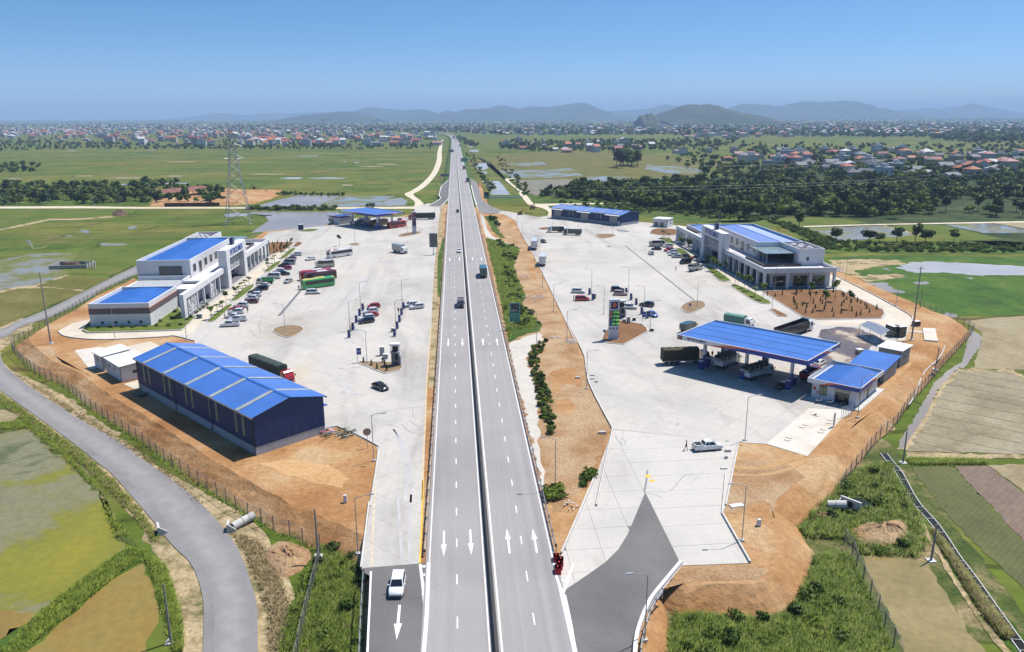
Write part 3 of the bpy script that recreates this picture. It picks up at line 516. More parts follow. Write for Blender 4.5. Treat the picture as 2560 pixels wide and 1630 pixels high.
def arrow(x,ya,yb,parent,w=0.26,hw=0.72,z=0.067,x2=None):
 """flat painted arrow, tip at yb"""
 x2=x if x2 is None else x2;a,b=np.array([x,ya]),np.array([x2,yb]);t=(b-a);L=np.hypot(*t);t/=L;n=np.array([-t[1],t[0]]);h=b-t*L*0.45
 P=[a+n*w/2,a-n*w/2,h-n*w/2,h-n*hw/2,b,h+n*hw/2,h+n*w/2]
 return part('road_arrow',MB().add([(p[0],p[1],z)for p in P],[tuple(range(7))]),M_white,parent)
def ar(f,x1,ya,x2,yb,parent):a,b=f(x1,ya),f(x2,yb);return arrow(a[0],a[1],b[1],parent,x2=b[0])
ar(C1,1753,495,1750,715,way_l);ar(C1,1978,485,1988,705,way_l);ar(C1,2318,690,2292,475,way_r);ar(C2,490,685,452,475,way_r)
ar(A1,1790,1262,1788,1330,way_l);ar(A1,1911,1260,1912,1330,way_l);ar(A1,2090,1322,2085,1257,way_r);ar(A1,2213,1320,2205,1257,way_r)
ar(A1,1802,565,1802,595,way_l);ar(A1,1885,562,1886,592,way_l);ar(A1,2000,588,1997,560,way_r);ar(A1,2078,588,2073,560,way_r)
# ------------------------------------------------------------------ yards
yl=many(C1,[(1040,812),(1545,772)])+many(C1,[(1580,0)])+many(B1,[(1610,480),(1645,0)])+many(A1,[(1655,880),(1692,400),(1722,120),(1620,95),(1500,130)])+[(-22,424),(-34,424),(-62,418),(-64,402)]+many(A1,[(800,283),(640,300),(520,312),(240,352)])+[(-84,336),(-98,312),(-98,262),(-96,226),(-95,201)]+many(B0,[(1500,62),(1670,110)])+[(-55.5,166)]+many(B1,[(672,878),(690,890),(840,848),(1165,1005),(1188,1050),(1160,1250)])
yard_l=sheet('concrete_yard',yl,0.0,M_yard)
yr_top=many(B2,[(1140,868),(935,470),(900,250),(840,120)])+many(A2,[(700,1030),(520,660),(410,450),(340,330),(310,250),(200,190),(60,160)])+[(13.6,440),(12.4,480)]+many(E2,[(880,880),(1010,960),(1060,1100),(1120,1310),(1250,1410),(1480,1500)])+[(44,416),(53,424),(96,388),(112,372),(114,330),(116,250)]+many(A3,[(780,720),(1060,860),(1320,1000),(1420,1060),(1440,1095),(1370,1275),(1180,1300)])+many(H6,[(1000,900),(760,1230),(560,1400)])+many(B3,[(955,700),(820,800)])+many(B3,[(545,1103),(190,995),(0,985)])+many(B2,[(2220,980)])
yard_r=sheet('concrete_yard',yr_top,0.0,M_yard)
# near apron on the right: separate slabs between sawn joints
ap=many(B2,[(1140,870),(2220,980),(2112,1525)])+many(C2,[(2080,352),(2320,768),(1730,790),(1420,162),(1270,520),(1190,650),(1080,760),(950,852),(725,1005),(650,870),(700,685),(850,350),(1000,0)])
apron=sheet('concrete_apron',ap,-0.03,plain('joint filler',(0.2,0.19,0.18),0.9))
bm=bmesh.new();bm.faces.new([bm.verts.new((x,y,0))for x,y in ccw(ap)])
def cut(sel,p,d):
 d=Vector((d[0],d[1],0)).normalized();fs=[f for f in bm.faces if sel(f)]
 es=list({e for f in fs for e in f.edges});vsx=list({v for f in fs for v in f.verts})
 bmesh.ops.bisect_plane(bm,geom=fs+es+vsx,dist=1e-4,plane_co=Vector((p[0],p[1],0)),plane_no=Vector((-d.y,d.x,0)))
s0,s1=np.array(B2(1150,890)[:2]),np.array(C2(1720,775)[:2]);sd=s1-s0;sn=np.array([sd[1],-sd[0]])/np.hypot(*sd)
cut(lambda f:True,s0,sd)
is_r=lambda f:(f.calc_center_median().x-s0[0])*sn[0]+(f.calc_center_median().y-s0[1])*sn[1]>0
is_l=lambda f:not is_r(f)
for k in(1,2,3,4):cut(is_r,s0+sn*4.4*k,sd)
c0,c1=np.array(C2(1650,602)[:2]),np.array(C2(2180,568)[:2])
for k in range(-2,12):cut(is_r,c0+np.array([0,4.9*k]),c1-c0)
l0,l1=np.array(C2(1060,490)[:2]),np.array(C2(1160,0)[:2]);cut(is_l,l0,l1-l0)
c0,c1=np.array(C2(780,497)[:2]),np.array(C2(1290,470)[:2])
for k in range(-4,10):cut(is_l,c0+np.array([0,4.9*k]),c1-c0)
for f in list(bm.faces):
 pts=[(v.co.x,v.co.y)for v in f.verts]
 if abs(area(pts))<0.3:continue
 q=inset(pts,0.018);zt=0.002+random.uniform(-.004,.004)
 part('concrete_slab',MB().prism(q,-0.028,zt),M_slab,apron)
bm.free()
# asphalt of the ramps
ramp_r=sheet('ramp_road',many(C2,[(1420,162),(1725,780),(1600,935),(1480,1085),(1420,1200),(1375,1310),(1345,1420),(1330,1560),(1330,1900),(1000,2000),(830,1560),(775,1300),(722,1040),(725,1005),(950,852),(1080,760),(1190,650),(1270,520)],.03),0.012,M_asph2)
ramp_l=sheet('ramp_road',many(C1,[(1040,813),(1540,774),(1620,765),(1640,2000),(1060,2000),(1092,1533),(1125,1000),(1120,880),(1060,850)],0.0),0.012,M_asph2)
ramp_fr=sheet('ramp_road',many(E2,[(880,880),(1005,960),(1060,1100),(1120,1310),(1230,1400),(1500,1510),(1400,1560),(1180,1560),(1060,1530),(1010,1380),(965,1270),(905,1020)]),0.012,M_vroad)
ramp_fl=sheet('ramp_road',many(E2,[(488,900),(330,1040),(310,1130),(290,1215),(320,1260),(260,1320),(110,1400),(90,1420),(330,1425),(410,1330),(465,1270),(480,1000)]),0.012,M_asph2)
def band(name,f,pts,w,z,mat,parent=None,n=5):
 p=smooth([f(x,y)[:2]for x,y in pts],n);return ribbon(name,offset_line(p,w/2),offset_line(p,-w/2),z,mat,parent)
band('edge_line',C2,[(722,1045),(775,1300),(815,1533),(900,1900)],0.45,0.072,M_white,ramp_r);band('edge_line',C2,[(800,775),(760,900),(715,1030)],0.28,0.02,M_white,ramp_r)
band('edge_line',C2,[(655,880),(690,980),(722,1050)],0.3,0.07,M_white,ramp_r);band('chevron',C2,[(668,905),(735,925),(765,880)],0.3,0.022,M_white,ramp_r,1);band('chevron',C2,[(690,985),(720,1000),(740,960)],0.3,0.022,M_white,ramp_r,1)
band('edge_line',C1,[(1548,780),(1575,1000),(1590,1200)],0.32,0.02,M_white,ramp_l);band('edge_line',C1,[(1622,768),(1605,1200),(1580,1533),(1565,1800)],0.42,0.07,M_white,ramp_l)
for yy in(790,860,945,1035):band('chevron',C1,[(1552+(yy-780)*.07,yy),(1580,yy+12),(1616,yy-8)],0.42,0.024,M_white,ramp_l,1)
band('edge_line',C1,[(1125,840),(1115,1100),(1105,1300),(1095,1533),(1080,1800)],0.22,0.02,M_white,ramp_l)
a,b=C1(1372,1130),C1(1345,1430);arrow(a[0],a[1],b[1],ramp_l,w=0.3,hw=0.85,z=0.022,x2=b[0])
band('edge_line',C2,[(1725,790),(1600,945),(1480,1095),(1375,1320),(1340,1533),(1330,1800)],0.25,0.02,M_white,ramp_r)
band('yellow_line',C1,[(1545,772),(1562,400),(1573,60)],0.24,0.01,M_yellow,yard_l);band('yellow_line',B1,[(1560,1480),(1580,1000),(1592,850),(1605,480),(1640,0)],0.2,0.01,plain('worn yellow paint',(0.68,0.52,0.27),0.8,var=0.3,scale=0.5),yard_l)
band('yellow_line',C1,[(1160,120),(1150,300),(1130,800)],0.3,0.008,plain('dusty yellow',(0.62,0.53,0.38),0.9,var=0.25,scale=0.8),yard_l)
for f,ps in((E2,[(330,1040),(310,1120),(290,1215),(320,1258),(255,1318),(80,1410)]),(E2,[(470,1270),(420,1330),(330,1425)]),(E2,[(487,900),(330,1040)]),(E2,[(905,1020),(965,1270),(1010,1380)])):band('edge_line',f,ps,0.5,0.02,M_white,ramp_fl)
# drains, tyre marks, cracks
M_grate=plain('drain grating',(0.16,0.16,0.17),0.7,var=0.3,scale=2)
band('drain_channel',E8,[(1185,1145),(1510,765)],0.75,0.005,M_grate,yard_l,2);band('drain_channel',A2,[(1245,460),(1840,930)],0.55,0.005,M_grate,yard_r,2)
M_tm=plain('faint tyre mark',(0.44,0.43,0.43),0.9,var=0.2,scale=0.4);M_tm2=plain('fainter tyre mark',(0.49,0.475,0.47),0.9,var=0.15,scale=0.3)
for f,ps,w,m,par in((B1,[(1120,755),(1250,715),(1430,690),(1570,678)],.12,M_rubber,yard_l),(B1,[(1478,690),(1490,720),(1480,740),(1495,760)],.1,M_rubber,yard_l),(B1,[(1170,800),(1300,800),(1400,797)],.1,M_tm,yard_l),(B1,[(1150,810),(1230,828),(1330,832)],.1,M_tm,yard_l),(B1,[(1390,825),(1430,870),(1490,905)],.12,M_rubber,yard_l),(B1,[(1455,790),(1500,830),(1550,848)],.1,M_rubber,yard_l),(B1,[(885,360),(960,345),(1040,335)],.15,M_tm,yard_l),(B1,[(1500,310),(1525,350),(1490,410),(1450,440)],.1,M_rubber,yard_l),(B1,[(1430,490),(1560,480),(1640,468)],.12,M_tm,yard_l),(B1,[(1460,610),(1500,630),(1540,650)],.1,M_tm,yard_l),(B1,[(1320,870),(1400,980),(1450,1130),(1470,1300),(1470,1500)],.4,M_tm2,yard_l),(B1,[(1270,800),(1360,950),(1410,1130),(1430,1300),(1420,1500)],.4,M_tm2,yard_l),(C1,[(1470,180),(1460,400),(1450,770)],.3,M_tm2,yard_l),(C1,[(1350,150),(1370,400),(1390,770)],.3,M_tm2,yard_l),(A1,[(810,1090),(960,900),(1120,680),(1220,480)],.5,M_tm2,yard_l),(A1,[(740,1010),(880,850),(1000,680)],.5,M_tm2,yard_l),(A1,[(870,1080),(1010,880),(1190,620)],.3,M_tm2,yard_l),(A1,[(1050,850),(1200,860),(1370,780),(1450,720)],.5,M_tm2,yard_l),(A1,[(1080,800),(1200,870),(1320,920),(1480,870)],.5,M_tm2,yard_l),(B0,[(2140,10),(2180,60),(2230,100)],.12,M_rubber,yard_l),(A0,[(2250,1080),(2225,1140),(2240,1210)],.12,M_rubber,yard_l),(U7,[(1300,640),(1430,600),(1560,640),(1660,720)],.6,M_tm2,yard_l),(U7,[(1470,640),(1640,780),(1830,830)],.7,M_tm2,yard_l),(C2,[(1440,-30),(1430,60),(1410,160)],.3,M_rubber,apron),(C2,[(1640,150),(1700,80),(1760,15),(1850,10)],.1,M_rubber,apron),(C2,[(1420,160),(1500,180),(1565,208)],.1,M_rubber,apron),(C2,[(1820,70),(1890,10),(1920,-30)],.1,M_tm,apron),(B2,[(1690,810),(1710,825),(1680,840)],.15,M_rubber,yard_r),(B2,[(1210,950),(1250,970),(1230,1010),(1160,930)],.2,M_tm,apron)):
 band('tyre_mark',f,ps,w,0.011,m,par,4)
for x,y,w,h in((1440,22,36,30),(1478,62,40,26)):
 c=C2(x,y);sheet('yellow_spill',[(c[0]+math.cos(t)*w/75*random.uniform(.6,1.2),c[1]+math.sin(t)*h/60*random.uniform(.6,1.3))for t in np.linspace(0,6,12)],0.012,plain('yellow spill',(0.8,0.52,0.08),0.8,var=.3),apron)
sheet('wet_patch',ragged(many(C4,[(2100,330),(2160,230),(2420,190),(2640,215),(2860,300),(2920,380),(2800,470),(2740,560),(2600,650),(2400,700),(2150,680),(2060,560),(2250,400)]),1,.3),0.006,M_wet,yard_r)
for pts in([(1070,440),(1230,450),(1290,470),(1240,485),(1130,470)],[(930,690),(980,688),(1030,710),(960,712)],[(600,432),(680,435),(640,445)],[(830,408),(900,410),(860,420)]):
 sheet('wet_patch',ragged(many(F4,pts),1,.25),0.006,plain('damp concrete',(0.24,0.235,0.24),0.6,var=.3,scale=.5),yard_r)
sheet('tank_cover_pad',many(B3,[(560,690),(800,700),(950,700),(820,800),(545,1100),(195,993)]),0.008,ground_mat('white concrete',[(0.3,(0.55,0.47,0.37)),(0.5,(0.63,0.58,0.5)),(0.75,(0.68,0.64,0.57))],scale=.15,fine=1,fine_amt=.06,rough=.8,bump=.05),yard_r)
# ------------------------------------------------------------------ kerbs and planting islands
def kerb_line(pts,w=0.22,h=0.16,z=0.0,closed=False):
 mb=MB();n=len(pts);a=offset_line(pts,w/2)if not closed else inset(pts,0);b=offset_line(pts,-w/2)if not closed else inset(pts,w)
 if closed:a,b=ccw(pts),inset(pts,w)
 m=n if closed else n-1
 for i in range(m):
  j=(i+1)%n;mb.hexa([(*a[i],z-.05),(*a[j],z-.05),(*b[j],z-.05),(*b[i],z-.05)],[(*a[i],z+h),(*a[j],z+h),(*b[j],z+h),(*b[i],z+h)])
 return mb
def island(name,f,pts,soil,n=4,h=0.16,z=0.0,closed_smooth=True):
 p=[f(x,y)[:2]for x,y in pts];p=ccw(smooth(p,n,True)if n>1 else p)
 o=struct(part(name,MB().prism(inset(p,0.2),z-0.02,z+h-0.03),soil));part('kerb',kerb_line(p,0.22,h,z,True),M_kerb,o);return o
def kerb(f,pts,n=3,h=0.16,parent=None):
 return part('kerb',kerb_line(smooth([f(x,y)[:2]for x,y in pts],n),0.22,h),M_kerb,parent)
M_sand=ground_mat('island gravel',[(0.3,(0.2,0.13,0.07)),(0.55,(0.28,0.19,0.11)),(0.75,(0.14,0.15,0.05))],scale=.5,fine=2.5,fine_amt=.35)
M_lawn=ground_mat('lawn',[(0.3,(0.07,0.1,0.012)),(0.5,(0.11,0.15,0.02)),(0.75,(0.2,0.2,0.06))],scale=.4,fine=2.5,fine_amt=.35,bump=.6)
island('planting_island',A1,[(275,1195),(330,1160),(440,1145),(520,1155),(553,1180),(500,1225),(410,1252),(340,1235)],M_sand)
isl_t=island('planting_island',B1,[(1003,298),(1030,286),(1330,296),(1412,332),(1380,362),(1245,396),(1225,390)],M_sand,1)
island('planting_island',A1,[(1355,375),(1430,352),(1545,340),(1552,355),(1480,372),(1400,384)],M_sand);island('planting_island',A1,[(930,450),(990,440),(1033,448),(1000,460)],M_sand,3);island('planting_island',A1,[(505,335),(600,318),(680,325),(600,340)],M_lawn,3);island('planting_island',A1,[(455,470),(490,430),(540,440),(500,468)],M_redearth,3)
island('planting_island',A2,[(1725,985),(1790,945),(1860,935),(1920,945),(1943,980),(1890,1015),(1800,1042),(1745,1020)],M_sand)
island('planting_island',A2,[(990,372),(1040,362),(1130,362),(1168,375),(1120,392),(1040,396)],M_sand)
island('planting_island',A2,[(1040,1275),(1060,1220),(1140,1110),(1230,1105),(1400,1140),(1435,1170),(1445,1200),(1240,1312),(1100,1300)],M_redearth,1)
island('planting_island',A2,[(500,312),(580,303),(600,318),(540,325)],M_redearth,3);island('planting_island',A3,[(215,1010),(260,1003),(385,1065),(370,1075),(290,1070)],M_redearth,1)
island('planting_island',F4,[(1590,495),(1640,445),(1760,432),(2010,450),(2010,520),(1800,530),(1640,515)],M_redearth,3)
garden_r=island('planting_bed',A3,[(150,855),(440,838),(830,845),(950,900),(1200,1015),(1212,1050),(1180,1088),(640,1098),(500,1075)],M_redearth,1)
garden_l=island('planting_bed',A1,[(215,440),(300,432),(470,432),(395,500),(240,550),(235,500)],M_redearth,1)
# lawns between the parking rows and the walk, left and right
for pts in([(95,1235),(180,1150),(390,990),(490,968),(470,1010),(330,1140),(240,1215),(160,1235)],[(455,920),(520,850),(640,740),(780,672),(822,685),(780,740),(650,850),(560,905)],[(965,480),(1010,430),(1140,335),(1225,318),(1190,370),(1090,450),(1030,480)],[(1195,285),(1260,220),(1370,130),(1440,125),(1420,160),(1320,250),(1250,282)]):
 island('lawn_strip',E8,pts,M_lawn,3)
for pts in([(1640,400),(1665,440),(1660,465),(1560,420),(1540,395),(1590,395)],[(1680,490),(1740,490),(1810,545),(1830,565),(1790,570),(1700,525)],[(1935,640),(2000,650),(2140,745),(2140,765),(2050,760)],[(2160,810),(2200,795),(2330,850),(2420,900),(2500,945),(2490,962),(2400,955),(2290,900)]):
 island('lawn_strip',A2,pts,M_lawn,3)
lawn_l=island('lawn',A0,[(705,1190),(770,1120),(790,1165),(1310,1150),(1530,990),(1590,1090),(1640,1080),(1700,1060),(1590,1175),(1560,1190),(1300,1200),(760,1215)],M_lawn,1,h=.3)
# cream walks round the buildings
sheet('walkway',many(B0,[(500,25),(620,-40),(780,-80),(720,10),(700,30),(740,45),(1560,20),(1700,-100),(1760,-90),(1660,40),(1600,60),(1500,68),(1400,75),(1200,88),(990,96),(760,95),(640,88),(560,70)],.003),0.004,M_cream,yard_l)
sheet('walkway',[(-70.5,204),(-66.6,204),(-66.4,322),(-70.5,322)],0.005,M_cream,yard_l);sheet('walkway',[(88.3,224),(92.5,224),(92.3,330),(88.5,330)],0.005,M_cream,yard_r)
sheet('walkway',many(A3,[(700,705),(770,715),(1060,860),(1320,1000),(1420,1060),(1438,1095),(1372,1270),(1340,1280),(1250,1240),(1210,1190),(1100,1160),(650,1140),(640,1110),(1190,1095),(1225,1055),(1205,1005),(960,890),(840,835)],.003),0.005,M_cream,yard_r)
kerb(A3,[(760,705),(1060,855),(1320,995),(1425,1055),(1445,1095),(1372,1285)],3,.2,yard_r);kerb(B2,[(840,120),(900,250),(935,470),(1140,868)],3,.25,yard_r);kerb(A2,[(310,250),(340,330),(410,450),(520,660),(700,1030),(820,1290)],2,.15,yard_r)
kerb(C2,[(1000,0),(850,350),(700,690)],2,.35,apron);kerb(B2,[(1140,865),(1000,1530)],2,.35,apron);kerb(B2,[(2225,975),(2112,1525)],2,.25,apron);kerb(C2,[(2085,352),(2322,768)],2,.3,apron);kerb(C2,[(2112,0),(2080,350)],2,.25,apron)
kerb(B1,[(690,888),(840,846),(1168,1003),(1190,1050),(1165,1250),(1120,1530)],2,.2,yard_l);kerb(C1,[(1110,250),(1040,812)],2,.2,yard_l);kerb(B0,[(500,30),(560,72),(760,97),(990,98),(1400,77),(1500,69),(1670,112)],3,.2,yard_l)
part('barrier_kerb',kerb_line(smooth(many(C2,[(1728,775),(1600,930),(1480,1080),(1420,1195),(1375,1310),(1345,1420),(1330,1560),(1330,1900)]),4),0.4,0.5),plain('white kerb',(0.72,0.71,0.69),.7),ramp_r)
# ------------------------------------------------------------------ paints and building materials
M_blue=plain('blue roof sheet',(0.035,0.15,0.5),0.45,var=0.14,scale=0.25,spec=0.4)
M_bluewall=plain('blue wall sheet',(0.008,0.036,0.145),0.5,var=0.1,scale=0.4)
M_sky=plain('translucent sheet',(0.36,0.39,0.38),0.6,var=0.25,scale=0.8);M_skyw=plain('wall skylight sheet',(0.3,0.3,0.2),0.6,var=0.3,scale=0.8)
M_grey=plain('cement plinth',(0.42,0.43,0.45),0.85,var=0.12,scale=0.5)
M_wall=plain('white render',(0.74,0.74,0.75),0.75,var=0.07,scale=0.35);M_deck=plain('pale deck',(0.66,0.64,0.66),0.85,var=0.1,scale=0.3)
M_glass=plain('dark glass',(0.02,0.025,0.028),0.08,var=0.3,scale=0.4,spec=0.6);M_glass2=plain('grey glass',(0.09,0.1,0.095),0.12,var=0.4,scale=0.6,spec=0.6)
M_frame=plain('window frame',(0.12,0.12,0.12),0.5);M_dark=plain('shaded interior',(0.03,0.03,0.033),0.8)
M_steel=plain('galvanised steel',(0.45,0.46,0.47),0.45,0.6,var=0.15,scale=2);M_dsteel=plain('dark steel',(0.06,0.06,0.065),0.5,0.3)
M_orange=plain('orange fascia',(0.75,0.16,0.03),0.4,var=.05);M_fblue=plain('blue fascia',(0.015,0.05,0.3),0.4,var=.06);M_fwhite=plain('white fascia',(0.78,0.78,0.8),0.4,var=.05);M_navy=plain('navy panel',(0.01,0.02,0.11),0.35,var=.1);M_letter=plain('blue lettering',(0.02,0.09,0.4),0.4);M_white_p=plain('white enamel',(0.8,0.8,0.8),0.4,var=.06)
M_silver=plain('silver sheet',(0.5,0.51,0.52),0.3,0.7,var=.25,scale=1.2);M_taupe=plain('taupe band',(0.16,0.12,0.12),0.7,var=.1);M_roofwhite=plain('white roof sheet',(0.72,0.72,0.7),0.6,var=.12,scale=.8);M_block=plain('grey block wall',(0.36,0.36,0.36),0.9,var=.15,scale=1);M_brown=plain('brown rust',(0.12,0.06,0.04),0.8,var=.3)
M_glasscan=plain('canopy glass',(0.28,0.36,0.37),0.12,var=.2,scale=.4,spec=.6);M_pink=plain('pink waterproofing',(0.5,0.35,0.33),0.8,var=.12)
def text_mesh(txt,size,depth=0.03,bold=0.0):
 def mk():
  cu=bpy.data.curves.new('lettering','FONT');cu.body=txt;cu.size=size;cu.extrude=depth;cu.offset=bold;cu.align_x='CENTER';cu.align_y='CENTER'
  o=bpy.data.objects.new('lettering',cu);me=bpy.data.meshes.new_from_object(o);bpy.data.objects.remove(o);return me
 return cached(('txt',txt,size,depth,bold),mk)
def lettering(txt,size,mat,parent,loc,rot,depth=0.03,bold=0.0,name='lettering',sx=1.0):
 me=text_mesh(txt,size,depth,bold).copy();me.materials.clear();me.materials.append(mat)
 o=link(name,me,parent,loc);o.rotation_euler=rot;o.scale=(sx,1,1);return o
def ribbed(p0,p1,z0,z1,n,d=0.045,ztop=None):
 """profiled wall sheet from p0 to p1 (outside to the right of travel); ztop(t) gives the top edge"""
 mb=MB();a,b=np.array(p0,float),np.array(p1,float);t=(b-a)/np.hypot(*(b-a));nn=np.array([t[1],-t[0]]);us=[]
 for i in range(n):
  for q,o in((0,0),(.5,0),(.6,d),(.9,d)):us.append(((i+q)/n,o))
 us.append((1,0));vs=[]
 for u,o in us:
  p=a+(b-a)*u+nn*o;zt=ztop(u)if ztop else z1;vs+=[(p[0],p[1],z0),(p[0],p[1],zt)]
 mb.add(vs,[(2*i,2*i+2,2*i+3,2*i+1)for i in range(len(us)-1)]);return mb
def roof_sheet(c,n,d=0.05):
 """ribbed sheet over corners c0 (eave start), c1 (eave end), c2 (ridge end), c3 (ridge start); ribs run eave to ridge"""
 c=[Vector(p)for p in c];nn=(c[1]-c[0]).cross(c[3]-c[0]).normalized();mb=MB();us=[]
 for i in range(n):
  for q,o in((0,0),(.6,0),(.7,d),(.9,d)):us.append(((i+q)/n,o))
 us.append((1,0));vs=[]
 for u,o in us:vs+=[c[0].lerp(c[1],u)+nn*o,c[3].lerp(c[2],u)+nn*o]
 mb.add(vs,[(2*i,2*i+2,2*i+3,2*i+1)for i in range(len(us)-1)]);return mb
 # ------------------------------------------------------------------ blue warehouses
def warehouse(label,loc,rz,L=45.5,W=12.8,eave=6.6,rise=1.55,doors=False):
 """local: x along the length (0..L), y across (0..W); y=0 is the side seen with skylight panels"""
 t=thing('warehouse',label,'warehouse',loc,rz)
 pl=1.35;part('plinth',MB().box(0,L,0,W,-0.3,pl),M_grey,t)
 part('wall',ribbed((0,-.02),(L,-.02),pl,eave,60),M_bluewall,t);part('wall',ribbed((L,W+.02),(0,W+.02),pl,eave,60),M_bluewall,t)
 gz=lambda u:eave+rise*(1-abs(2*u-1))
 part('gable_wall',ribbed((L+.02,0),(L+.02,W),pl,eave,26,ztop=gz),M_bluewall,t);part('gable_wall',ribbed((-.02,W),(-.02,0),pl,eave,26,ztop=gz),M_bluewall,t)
 part('wall_core',MB().box(.05,L-.05,.05,W-.05,pl,eave-.1),M_dark,t)
 ov=.45
 for s in(0,1):
  y0,y1=(-ov,W/2)if s==0 else(W+ov,W/2);z0=eave-ov*rise/(W/2)+.06;z1=eave+rise+.06
  c=[(-.4,y0,z0),(L+.4,y0,z0),(L+.4,y1,z1),(-.4,y1,z1)]
  if s:c=[c[1],c[0],c[3],c[2]]
  r=part('roof_slope',roof_sheet(c,70),M_blue,t)
  for k in range(5):
   x0=L*(.1+.2*k)-.45;q=[(x0,y0,z0+.075),(x0+.95,y0,z0+.075),(x0+.95,y1-(.25 if s==0 else-.25),z1+.02),(x0,y1-(.25 if s==0 else-.25),z1+.02)]
   if s:q=[q[1],q[0],q[3],q[2]]
   part('skylight_strip',MB().add(q,[(0,1,2,3)]),M_sky,r)
 part('ridge_cap',MB().add([(-.45,W/2-.3,eave+rise+.09),(L+.45,W/2-.3,eave+rise+.09),(L+.45,W/2,eave+rise+.18),(-.45,W/2,eave+rise+.18),(L+.45,W/2+.3,eave+rise+.09),(-.45,W/2+.3,eave+rise+.09)],[(0,1,2,3),(3,2,4,5)]),M_blue,t)
 for y in(-ov-.1,W+ov-.12):part('gutter',MB().box(-.4,L+.4,y,y+.22,eave-.3,eave-.06),M_steel,t)
 for k in range(5):
  for dx in(-1.2,1.2):
   if doors and k in(0,2,4):continue
   x=L*(.1+.2*k)+dx;part('wall_light_panel',MB().box(x-.38,x+.38,-.1,-.05,2.4,eave-.5),M_skyw,t)
 for x in(L*.37,L*.68,.2,L-.2):part('downpipe',MB().tube([(x,-.16,.1),(x,-.16,eave-.25)],.07,6),M_dsteel,t)
 if doors:
  for k,x in enumerate((4.5,L/2,L-4.5)):
   part('roller_door',MB().box(x-2.4,x+2.4,-.14,-.06,0,4.2),plain('door shutter',(0.42,0.4,0.37),.6,var=.15),t)
   part('awning',MB().hexa([(x-4.4,-1.9,4.75),(x+4.4,-1.9,4.75),(x+4.4,-.05,4.95),(x-4.4,-.05,4.95)],[(x-4.4,-1.9,4.83),(x+4.4,-1.9,4.83),(x+4.4,-.05,5.05),(x-4.4,-.05,5.05)]),M_roofwhite,t)
  part('side_door',MB().box(L-1.6,L-.7,-.14,-.06,0,2.2),M_white_p,t)
 else:
  for x in(6,L/2,L-4.5):part('awning',MB().hexa([(x-2.6,W+.05,4.1),(x+2.6,W+.05,4.1),(x+2.6,W+2.0,3.85),(x-2.6,W+2.0,3.85)],[(x-2.6,W+.05,4.25),(x+2.6,W+.05,4.25),(x+2.6,W+2.0,4.0),(x-2.6,W+2.0,4.0)]),M_blue,t)
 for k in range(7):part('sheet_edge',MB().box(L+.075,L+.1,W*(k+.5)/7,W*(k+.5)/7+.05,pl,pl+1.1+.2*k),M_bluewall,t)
 return t
 # local +x runs from the far-left end towards the near end
ang=math.radians(-47.8);c,s=math.cos(ang),math.sin(ang)
nr=(-32.4,117.8);L=45.5
warehouse('long blue warehouse beside the curving village road, orange earth in front of its gable',(nr[0]-c*L,nr[1]-s*L,0),ang)
nl=(50.6,412.2);warehouse('blue warehouse with three shuttered doors at the far end of the right yard',(nl[0],nl[1],0),math.radians(-49.6),L=45.8,W=14.5,eave=5.3,rise=1.3,doors=True)
# ------------------------------------------------------------------ the two mirrored service buildings
def lattice(w,h,seed):
 """pierced screen: a net of leaning bars inside a rim, in local x (0..w), z (0..h)"""
 r=random.Random(seed);mb=MB()
 for k in range(int(w*h*1.6)):
  x,z=r.uniform(0,w),r.uniform(0,h);a=r.choice((.5,1.05,2.1,2.6,1.57))+r.uniform(-.2,.2);l=r.uniform(.7,1.6);dx,dz=math.cos(a)*l/2,math.sin(a)*l/2;n=(-math.sin(a)*.09,math.cos(a)*.09)
  P=[(min(max(px,0),w),pz)for px,pz in((x-dx-n[0],z-dz-n[1]),(x+dx-n[0],z+dz-n[1]),(x+dx+n[0],z+dz+n[1]),(x-dx+n[0],z-dz+n[1]))]
  P=[(px,min(max(pz,0),h))for px,pz in P];y0=r.uniform(0,.03);mb.hexa([(p[0],y0,p[1])for p in P],[(p[0],y0+.1,p[1])for p in P])
 for q in((0,.15,0,h),(w-.15,w,0,h),(0,w,0,.15),(0,w,h-.15,h)):mb.box(q[0],q[1],0,.14,q[2],q[3])
 return mb
def window(t,x,y0,y1,z0,z1,name='window',out=-1,n=3):
 """window in a wall facing local -x (out=-1) or +x"""
 f=part(name,MB().box(x+out*.04,x+out*.01,y0,y1,z0,z1),M_glass2,t);mb=MB()
 for k in range(n+1):yy=y0+(y1-y0)*k/n;mb.box(x+out*.08,x+out*.045,yy-.05,yy+.05,z0-.06,z1+.06)
 for zz in(z0,z1):mb.box(x+out*.1,x+out*.042,y0-.08,y1+.08,zz-.07,zz+.07)
 part('frame',mb,M_frame,f);return f
